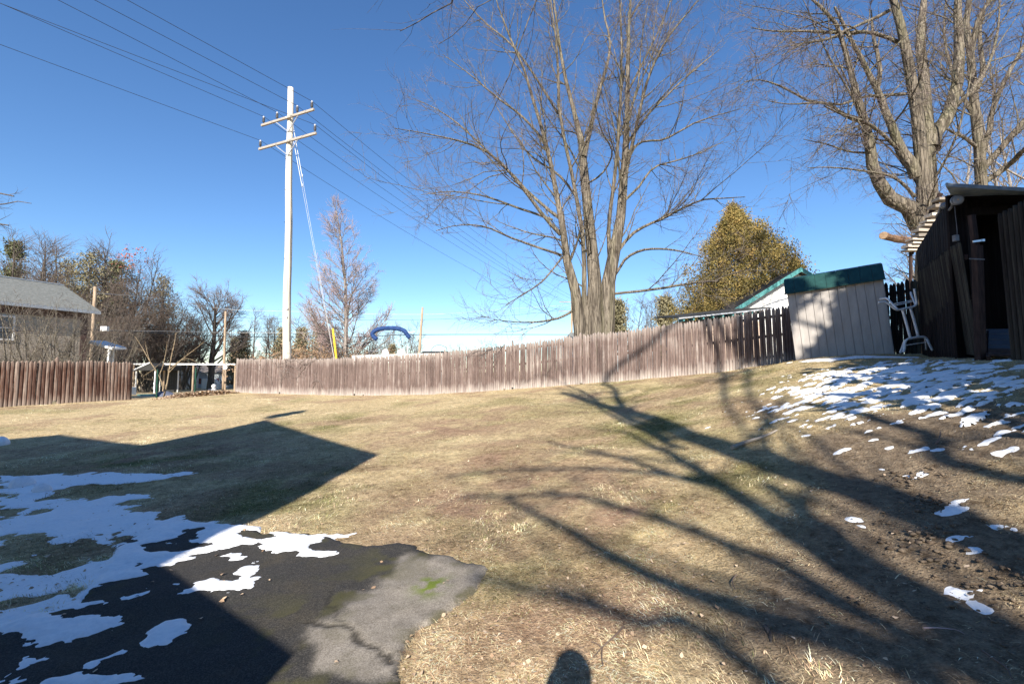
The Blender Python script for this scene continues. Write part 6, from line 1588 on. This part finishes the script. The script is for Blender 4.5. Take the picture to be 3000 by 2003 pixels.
rngl = np.random.default_rng(18); Vl, Tl = clump_tris(rngl, rngl.normal(size=(120, 3)) * np.array([0.9, 0.9, 0.5]) + np.array([0, 0, 1.9]), 8, 0.2, 0.12); leaf_obj('leaves', Vl, Tl, 'tan_leaf', br0)
for i, (u, y, v) in enumerate([(900, 34, 985), (930, 36, 980), (960, 33, 1000), (1050, 36, 1000), (1085, 40, 985), (820, 34, 1010), (790, 36, 1015)]):
    copy_tree(br0, at(u, y), 1.1 * i, hgt(u, v, y) / 3.3, 'low russet brush showing over the fence beside the utility pole', GBr, True)
GT = 'tangled brush beyond the gap'
for i, (u, y, v) in enumerate([(330, 40, 950), (350, 42, 930), (420, 72, 940), (300, 36, 970), (455, 74, 960), (510, 78, 980), (265, 38, 970), (400, 70, 950), (345, 50, 920), (560, 84, 1010), (480, 70, 1000), (440, 68, 1000)]):
    copy_tree(lil, at(u, y), 1.4 * i, hgt(u, v, y) / hgt(110, 850, 22.5), 'tangled bare brush between the grey house and the gap', GT)
# sapling in the gap
L = []
Ys = 22.6
for q, w in (([(478, 1170), (484, 1145), (490, 1120), (495, 1085), (502, 1045), (510, 1010), (516, 975)], (0.042, 0.012)), ([(482, 1150), (466, 1100), (440, 1060), (415, 1015), (395, 985)], (0.030, 0.009)), ([(468, 1096), (478, 1070), (486, 1030), (490, 1000)], (0.022, 0.008)),
             ([(492, 1085), (520, 1062), (555, 1035), (598, 1002)], (0.024, 0.008)), ([(494, 1092), (540, 1050), (580, 1062)], (0.02, 0.008)), ([(455, 1080), (430, 1095), (415, 1108), (450, 1112)], (0.015, 0.006)), ([(440, 1060), (432, 1035), (425, 1000)], (0.018, 0.006))):
    L.append(([P(u, v, Ys + 0.15 * i) for i, (u, v) in enumerate(q)], list(np.linspace(w[0], w[1], len(q)))))
so_ = P(478, 1165, Ys); so_[2] = zg1(so_[0], so_[1]); L[0][0][0][2] = so_[2] - 0.1
guided_tree('sapling_tree', 'young forked sapling with yellowish stems in the gap between the fences', tuple(so_), L, 105, 'sapling_bark', 'twig_grey',
    [dict(den=1.5, s0=0.35, s1=1.0, ang=(30, 65), ln=(0.4, 1.3), up=0.03, wig=0.14, K=6, rr=0.5), dict(den=2.0, s0=0.2, s1=1.0, ang=(30, 60), ln=(0.2, 0.6), up=0.02, wig=0.15, K=4, rr=0.5, minr=0.004),
     dict(den=2.0, s0=0.2, s1=1.0, ang=(30, 60), ln=(0.1, 0.3), up=0.02, wig=0.15, K=3, rr=0.6, taper=0.6, absr=(0.003, 0.005))], K=9)
# dead vine on the fence
rng = random.Random(9); L = []
vx = empty('dead_vine', tuple(P(875, 1150, 22.4)), 'dead grey vine scrambling over the fence in front of the utility pole', 'vine'); R = np.array(vx.location); mb = MB()
f_, Lf = along(FENCE_PTS)
for i in range(46):
    s = 4.2 + rng.gauss(0, 1.0); hz = rng.uniform(0.3, 1.9); pts = []
    a = rng.uniform(-1.2, 1.2) + math.pi / 2
    for j in range(7):
        p, d = f_(min(max(s, 0.1), Lf - 0.1)); nrm = np.array([d[1], -d[0]])
        q = p + nrm * (0.06 + 0.03 * rng.random()); pts.append((q[0] - R[0], q[1] - R[1], zg1(*p) + hz - R[2]))
        s += math.cos(a) * 0.16; hz = min(max(hz + math.sin(a) * 0.16, 0.05), 2.05); a += rng.gauss(0, 0.5)
    mb.tube(pts, 0.006 + 0.006 * rng.random(), 4)
mb.build('stems', 'twig_grey', vx)
# ------------------------------------------------------------------ grass blades: short, dry, mostly matted down
def make_grass():
    rng = np.random.default_rng(77)
    n = 1200000
    # sample a wedge in front of the house, thinning with distance
    y = np.exp(rng.uniform(math.log(1.3), math.log(25.5), n)); 
    x = rng.uniform(-1.32, 1.32, n) * y + rng.uniform(-1.2, 1.2, n)
    keep = rng.random(n) < np.clip((y / 3.0) ** 1.3, 0.25, 1) * 0.8
    x, y = x[keep], y[keep]
    # not beyond the fences
    f_, _ = along(FENCE_PTS); fp = np.array(FENCE_PTS)[:, :2]; lp = np.array(LF_PTS)[:, :2]
    yf = np.interp(x, np.r_[lp[:, 0], fp[:, 0], 12], np.r_[lp[:, 1], fp[:, 1], 13.5])
    k = y < yf + 0.15; x, y = x[k], y[k]
    g, d, l = zones(x, y); ds = drive_sdf(x, y)
    sn = np.full(x.shape, -1.0); a = (x < 0.2) & (y < 11.2); sn[a] = snow_left(x[a], y[a]); a = (x > 1.5); sn[a] = snow_right(x[a], y[a])
    pr = np.where(ds > 0.0, 0.0, 1.0) * (1 - 0.97 * d) * (1 - 0.62 * l) * np.where(sn > 0.03, np.where(sn > 0.14, 0.08, 0.45), 1.0)
    tuft = fbm(x * 5.5, y * 5.5, 201, 3)
    pr = pr * np.clip(0.35 + 1.7 * (tuft - 0.28), 0.12, 1)
    k = rng.random(len(x)) < pr
    x, y, g, d, l, tuft = x[k], y[k], g[k], d[k], l[k], tuft[k]
    n = len(x); z = zg(x, y) + d * ((fbm(x * 3.1, y * 3.1, 81, 4) - 0.5) * 0.09) - 0.006
    far = 1 + np.clip(y - 3, 0, 30) / 7.0
    ln = rng.uniform(0.018, 0.050, n) * (0.7 + 0.7 * tuft) * (1 + 0.25 * np.clip(y - 5, 0, 20) / 20) * 1.15
    w = rng.uniform(0.0009, 0.0020, n) * far
    flow = fbm(x * 0.9, y * 0.9, 211, 3) * 9.0
    az = flow + rng.normal(0, 0.75, n)
    el = np.radians(np.clip(rng.normal(16, 15, n) + g * 18, 0, 80))
    dh = np.stack([np.cos(az), np.sin(az), np.zeros(n)], 1); side = np.stack([-np.sin(az), np.cos(az), np.zeros(n)], 1)
    p0 = np.stack([x, y, z], 1)
    p1 = p0 + (dh * np.cos(el)[:, None] + np.array([0, 0, 1]) * np.sin(el)[:, None]) * (ln * 0.55)[:, None]
    el2 = el - np.radians(rng.uniform(5, 35, n))
    p2 = p1 + (dh * np.cos(el2)[:, None] + np.array([0, 0, 1]) * np.sin(el2)[:, None]) * (ln * 0.5)[:, None]
    p1[:, 2] = np.maximum(p1[:, 2], z + 0.009); p2[:, 2] = np.maximum(p2[:, 2], z + 0.004)
    s = side * w[:, None]
    V = np.stack([p0 - s, p0 + s, p1 - s * 0.8, p1 + s * 0.8, p2], 1).reshape(-1, 3)
    b = (np.arange(n) * 5)[:, None]
    T = np.concatenate([b + np.array([[0, 1, 3]]), b + np.array([[0, 3, 2]]), b + np.array([[2, 3, 4]])], 1).reshape(-1, 3)
    me = np_mesh('grass', V, tris=T)
    r = rng.random((n, 1)); q = fbm(x * 1.3, y * 1.3, 221, 4)[:, None]
    straw = np.array([[0.54, 0.41, 0.22]]) * (1 - r) + np.array([[0.84, 0.71, 0.47]]) * r
    brown = np.array([[0.28, 0.175, 0.105]]) * (1 - r) + np.array([[0.52, 0.36, 0.235]]) * r
    green = np.array([[0.11, 0.125, 0.035]]) * (1 - r) + np.array([[0.33, 0.32, 0.13]]) * r
    isb = (rng.random((n, 1)) < 0.06 + 0.28 * sstep(0.5, 0.75, q) + 0.35 * l[:, None])
    isg = (rng.random((n, 1)) < 0.03 + 0.75 * g[:, None])
    c = np.where(isb, brown, straw); c = np.where(isg, green, c)
    mot = (0.5 * fbm(x * 3.3, y * 3.3, 231, 3) + 0.5 * fbm(x * 8.5, y * 8.5, 235, 3))[:, None]
    c = np.clip(c * (0.42 + 1.22 * sstep(0.30, 0.70, mot)), 0, 0.9)
    c4 = np.repeat(np.c_[c, np.ones(n)], 5, 0)
    set_col(me, 'blade', c4)
    t = NT('grass_blade', 0.75, 0.2)
    t.color(t.attr('blade')); M['grass_blade'] = t.m
    o = link_mesh('grass', me, 'grass_blade'); tag(o, 'short dry winter grass matted over the lawn', 'grass', kind='stuff')
    print('grass blades', n)
make_grass()

# ------------------------------------------------------------------ fallen leaves
def make_leaves(name, label, X, Y, size, seed, mat, lift=0.0):
    rng = np.random.default_rng(seed); n = len(X)
    c = np.c_[X, Y, zg(X, Y) + 0.012 + lift]
    az = rng.uniform(0, 6.28, n); tilt = rng.normal(0, 0.35, n); s = size * rng.uniform(0.6, 1.3, n)
    a = np.c_[np.cos(az), np.sin(az), np.sin(tilt) * 0.8] * s[:, None]; b = np.c_[-np.sin(az), np.cos(az), rng.normal(0, 0.3, n)] * (s * 0.42)[:, None]
    curl = np.c_[np.zeros(n), np.zeros(n), s * rng.uniform(-0.1, 0.35, n)]
    V = np.stack([c - a * 0.5, c - b * 0.9 + curl - a * 0.1, c + curl * 0.3 - a * 0.05, c + b * 0.9 + curl - a * 0.1, c - b * 0.6 + a * 0.25 + curl, c + b * 0.6 + a * 0.25 + curl, c + a * 0.55 + curl * 0.5], 1).reshape(-1, 3)
    q = (np.arange(n) * 7)[:, None]
    T = np.concatenate([q + np.array([[0, 1, 2]]), q + np.array([[0, 2, 3]]), q + np.array([[1, 4, 2]]), q + np.array([[2, 5, 3]]), q + np.array([[4, 6, 2]]), q + np.array([[2, 6, 5]])], 1).reshape(-1, 3)
    me = np_mesh(name, V, tris=T)
    r = rng.random((n, 1)); c1 = np.array([[0.24, 0.15, 0.09]]) * (1 - r) + np.array([[0.60, 0.46, 0.32]]) * r
    set_col(me, 'blade', np.repeat(np.c_[c1, np.ones(n)], 7, 0))
    o = link_mesh(name, me, 'grass_blade'); tag(o, label, 'leaves', kind='stuff')
rng = np.random.default_rng(5)
n = 16000; yy = np.exp(rng.uniform(math.log(1.5), math.log(22), n)); xx = rng.uniform(-1.3, 1.3, n) * yy
g_, d_, l_ = zones(xx, yy); k = (rng.random(n) < 0.04 + 0.36 * l_ + 0.03 * d_) & (drive_sdf(xx, yy) < 0.05)
make_leaves('leaf_litter', 'scattered dead leaves lying over the lawn and bank', xx[k], yy[k], 0.025, 6, 'tan_leaf')
n = 500; xx = rng.uniform(-3.5, 0, n); yy = rng.uniform(1.5, 4.5, n); k = (drive_sdf(xx, yy) > 0.05) & (rng.random(n) < 0.14)
make_leaves('leaf_litter', 'a few dead leaves lying on the black asphalt', xx[k], yy[k], 0.03, 7, 'tan_leaf', 0.02)
a = hit(490, 1167); b = hit(675, 1152); n = 4200
s = rng.uniform(0, 1, n); pile = np.sin(np.clip(s, 0, 1) * math.pi) ** 0.5
xx = a[0] + (b[0] - a[0]) * s + rng.normal(0, 0.15, n); yy = a[1] + (b[1] - a[1]) * s + rng.normal(0.1, 0.32, n)
hgt_ = 0.20 * np.exp(-((yy - (a[1] + (b[1] - a[1]) * s) - 0.1) / 0.35) ** 2) * pile * rng.uniform(0.2, 1, n)
make_leaves('leaf_pile', 'heap of tan dead leaves raked along the wire fence in the gap', xx, yy, 0.10, 8, 'tan_leaf', hgt_)

# ------------------------------------------------------------------ mud clods on the bank
def clods(centres, n, seed):
    rng = np.random.default_rng(seed); Vs = []; Qs = []; k = 0
    ico = np.array([(0, 0, 1), (.89, 0, .45), (.28, .85, .45), (-.72, .53, .45), (-.72, -.53, .45), (.28, -.85, .45), (.72, .53, -.45), (-.28, .85, -.45), (-.89, 0, -.45), (-.28, -.85, -.45), (.72, -.53, -.45), (0, 0, -1)])
    tri = np.array([(0, 1, 2), (0, 2, 3), (0, 3, 4), (0, 4, 5), (0, 5, 1), (1, 6, 2), (2, 7, 3), (3, 8, 4), (4, 9, 5), (5, 10, 1), (2, 6, 7), (3, 7, 8), (4, 8, 9), (5, 9, 10), (1, 10, 6), (11, 7, 6), (11, 8, 7), (11, 9, 8), (11, 10, 9), (11, 6, 10)])
    for c, sp, m, sz in centres:
        for i in range(m):
            x = c[0] + rng.normal() * sp; y = c[1] + rng.normal() * sp * 0.7; r = sz * rng.uniform(0.15, 0.55)
            v = ico * (r * rng.uniform(0.55, 1.5, (12, 1))) * np.array([1.2, 1, 0.7]) + np.array([x, y, zg1(x, y) + r * 0.15])
            Vs.append(v); Qs.append(tri + k); k += 12
    me = np_mesh('mud_clods', np.concatenate(Vs), tris=np.concatenate(Qs), smooth=False)
    o = link_mesh('mud_clods', me, 'mud'); tag(o, 'lumps of churned mud on the bare bank', 'mud', kind='stuff')
simple('mud', (0.06, 0.042, 0.03), (0.20, 0.155, 0.11), 30, rough=0.95, bump=0.5, src='World')
cl = [(hit(2640, 1400), 0.10, 40, 0.035), (hit(2725, 1470), 0.09, 40, 0.04), (hit(2710, 1590), 0.13, 60, 0.04), (hit(2840, 1700), 0.2, 40, 0.03), (hit(2600, 1500), 0.25, 40, 0.02), (hit(2900, 1850), 0.3, 50, 0.025), (hit(2500, 1700), 0.4, 60, 0.016), (hit(2800, 1400), 0.3, 50, 0.02)]
rr_ = np.random.default_rng(3)
for i in range(60):
    u, v = rr_.uniform(2300, 2990), rr_.uniform(1300, 1990); cl.append((hit(u, v), 0.10, 7, 0.012))
clods(cl, 0, 4)

# ------------------------------------------------------------------ sticks
def stick(label, px, r, lift=0.015, mat='twig_pale', forks=()):
    pts = [hit(*p) + np.array([0, 0, lift]) for p in px]
    e = empty('fallen_stick', tuple(pts[0]), label, 'stick'); R = pts[0]
    MB().tube([tuple(p - R) for p in smooth_path(pts, 4)], [r * (1 - 0.6 * i / (4 * (len(pts) - 1))) for i in range(4 * (len(pts) - 1) + 1)], 6).build('stem', mat, e)
    for f in forks:
        q = [hit(*p) + np.array([0, 0, lift]) for p in f]
        MB().tube([tuple(p - R) for p in smooth_path(q, 3)], r * 0.5, 5).build('side_twig', mat, e)
z8 = lambda p: [(1500 + a / S, 1200 + b / S) for a, b in p]
stick('pale broken branch lying on the lawn in the main tree shadow', z8([(1010, 185), (1070, 160), (1150, 135), (1215, 105)]), 0.028, 0.03, 'grey_wood')
stick('thin forked grey twig lying on the dry grass near the photographer shadow', z8([(512, 1010), (470, 1055), (415, 1105), (375, 1150)]), 0.006, 0.02, 'twig_brown', [z8([(415, 1105), (412, 1150), (418, 1190)]), z8([(415, 1105), (380, 1085), (365, 1080)])])
stick('short dark twig lying on the dry grass between two branch shadows', z8([(1030, 770), (1010, 800), (1025, 840)]), 0.005, 0.02, 'twig_brown')
stick('long thin reddish stem trailing over the mud bank', z8([(1890, 1015), (1960, 1015), (2040, 1025), (2080, 1045)]), 0.005, 0.015, 'twig_red')
stick('upright broken twig poking out beside a snow scrap', z8([(1945, 180), (1960, 160), (1970, 118)]), 0.008, 0.05, 'twig_brown')
stick('curled dark vine root lying on the mud at the foot of the bank', z8([(2160, 1120), (2230, 1170), (2270, 1200), (2300, 1257)]), 0.006, 0.015, 'twig_brown')
stick('dark bark strip lying where two branch shadows cross', z8([(1165, 1010), (1185, 1050), (1190, 1085)]), 0.013, 0.02, 'dark_bark')

# small snow lumps in the house shadow
def lump(u, v, r, label, seed):
    rng = np.random.default_rng(seed); p = hit(u, v); mb = MB(); n1_, n2_ = 16, 9; vs_ = []
    for i in range(n1_):
        for j in range(n2_):
            a = 2 * math.pi * i / n1_; b = -0.3 + (j / (n2_ - 1)) * (math.pi / 2 + 0.3); q = r * (1 + 0.08 * math.sin(3 * a + seed) + 0.05 * rng.random())
            vs_.append((q * math.cos(b) * math.cos(a) * 1.2, q * math.cos(b) * math.sin(a), q * math.sin(b)))
    mb.add(vs_, [(i * n2_ + j, ((i + 1) % n1_) * n2_ + j, ((i + 1) % n1_) * n2_ + j + 1, i * n2_ + j + 1) for i in range(n1_) for j in range(n2_ - 1)])
    o = mb.build('snow_lump', 'snow', None, True); o.location = (p[0], p[1], p[2] + r * 0.15); tag(o, label, 'snow lump')
lump(66, 1424, 0.13, 'rounded leftover snowball standing on the shaded snow patch', 1)
lump(125, 1438, 0.09, 'low melted snow lump beside the rounded snowball', 2)
lump(0, 1303, 0.16, 'snow lump at the left edge of the shaded lawn', 3)

# ------------------------------------------------------------------ the photographer, whose shadow falls on the grass
def photographer():
    gz = zg1(-0.02, -0.25)
    J = {'pel': (0, -0.27, 0.95), 'wst': (0, -0.28, 1.08), 'chest': (0, -0.29, 1.30), 'neck': (0, -0.27, 1.46), 'hd0': (0, -0.215, 1.53), 'hd1': (0, -0.20, 1.60), 'hd2': (0, -0.21, 1.68),
         'shL': (-0.17, -0.28, 1.40), 'elL': (-0.27, -0.17, 1.20), 'wrL': (-0.10, -0.085, 1.44), 'haL': (-0.085, -0.06, 1.53),
         'shR': (0.17, -0.28, 1.40), 'elR': (0.27, -0.17, 1.20), 'wrR': (0.10, -0.085, 1.44), 'haR': (0.085, -0.06, 1.53),
         'hpL': (-0.10, -0.27, 0.90), 'knL': (-0.12, -0.25, 0.50), 'anL': (-0.13, -0.29, 0.09), 'toL': (-0.15, -0.13, 0.04),
         'hpR': (0.10, -0.27, 0.90), 'knR': (0.12, -0.25, 0.50), 'anR': (0.13, -0.29, 0.09), 'toR': (0.15, -0.13, 0.04)}
    rad = {'pel': .15, 'wst': .14, 'chest': .16, 'neck': .06, 'hd0': .065, 'hd1': .085, 'hd2': .075, 'sh': .075, 'el': .048, 'wr': .032, 'ha': .034, 'hp': .095, 'kn': .065, 'an': .045, 'to': .042}
    names = list(J); E = [('pel', 'wst'), ('wst', 'chest'), ('chest', 'neck'), ('neck', 'hd0'), ('hd0', 'hd1'), ('hd1', 'hd2')]
    for s_ in 'LR': E += [('chest', 'sh' + s_), ('sh' + s_, 'el' + s_), ('el' + s_, 'wr' + s_), ('wr' + s_, 'ha' + s_), ('pel', 'hp' + s_), ('hp' + s_, 'kn' + s_), ('kn' + s_, 'an' + s_), ('an' + s_, 'to' + s_)]
    # fingers curled round the camera body
    for s_, sg in (('L', -1), ('R', 1)):
        for f in range(4):
            a = 'f%d%s' % (f, s_); J[a + 'a'] = (sg * (0.075 - 0.004 * f), -0.035, 1.555 - 0.021 * f); J[a + 'b'] = (sg * (0.045 - 0.003 * f), -0.022, 1.557 - 0.021 * f)
            rad[a + 'a'] = .0095; rad[a + 'b'] = .008; E += [('ha' + s_, a + 'a'), (a + 'a', a + 'b')]
        J['th' + s_] = (sg * 0.055, -0.085, 1.56); rad['th' + s_] = .010; E.append(('ha' + s_, 'th' + s_))
    names = list(J); ix = {k: i for i, k in enumerate(names)}
    me = bpy.data.meshes.new('body'); me.from_pydata([(x, y, z) for x, y, z in J.values()], [(ix[a], ix[b]) for a, b in E], [])
    tmp = bpy.data.objects.new('body', me); col.objects.link(tmp)
    sk = tmp.modifiers.new('skin', 'SKIN'); sk.use_smooth_shade = True
    for k, i in ix.items():
        r = rad.get(k, rad.get(k[:2], .03)); me.skin_vertices[0].data[i].radius = (r, r * (0.72 if k in ('chest', 'wst', 'pel') else 1))
    me.skin_vertices[0].data[ix['pel']].use_root = True
    ss = tmp.modifiers.new('sub', 'SUBSURF'); ss.levels = 2; ss.render_levels = 2
    dg = bpy.context.evaluated_depsgraph_get(); body = bpy.data.meshes.new_from_object(tmp.evaluated_get(dg)); body.name = 'body'
    bpy.data.objects.remove(tmp)
    body.materials.clear()
    for m_ in ('jacket_cloth', 'skin', 'camera_black'): body.materials.append(M[m_])
    for p in body.polygons:
        c = p.center; p.material_index = 1 if (c.z > 1.47 or (c.y > -0.12 and c.z > 1.43)) else (2 if c.z < 0.12 else 0)
    root = empty('person', (0, 0, gz), 'person in a dark jacket holding a camera to the face', 'person')
    o = link_mesh('body', body, None, root)
    def blob(name, c, s, mat, n=14):
        mb = MB(); prof = [(max(math.cos(a), 0.02), math.sin(a)) for a in np.linspace(-math.pi / 2, math.pi / 2, 9)]
        mb.lathe(prof, n, Matrix.Translation(c) @ Matrix.Diagonal((*s, 1))); return mb.build(name, mat, root, True)
    blob('hair', (0, -0.235, 1.655), (0.098, 0.115, 0.105), 'hair')
    for s_ in (-1, 1):
        blob('ear', (s_ * 0.085, -0.205, 1.60), (0.014, 0.025, 0.033), 'skin', 8); blob('eye', (s_ * 0.03, -0.122, 1.615), (0.012, 0.008, 0.008), 'white_paint', 8)
    blob('nose', (0, -0.110, 1.585), (0.014, 0.018, 0.025), 'skin', 8); blob('mouth', (0, -0.125, 1.545), (0.025, 0.006, 0.006), 'maroon', 8)
    root.scale = (1.0, 1.0, 1.05)
    ce = empty('photo_camera', (0, 0, gz), 'black photo camera held in front of the person', 'camera')
    MB().box((-0.06, -0.085, 1.545), (0.06, -0.045, 1.625)).build('camera_body', 'camera_black', ce, bevel=0.008)
    MB().lathe([(0.03, 0.0), (0.034, 0.02), (0.034, 0.035)], 16, Matrix.Translation((0, -0.046, 1.585)) @ Matrix.Rotation(-math.pi / 2, 4, 'X')).build('lens_barrel', 'camera_black', ce)
photographer()
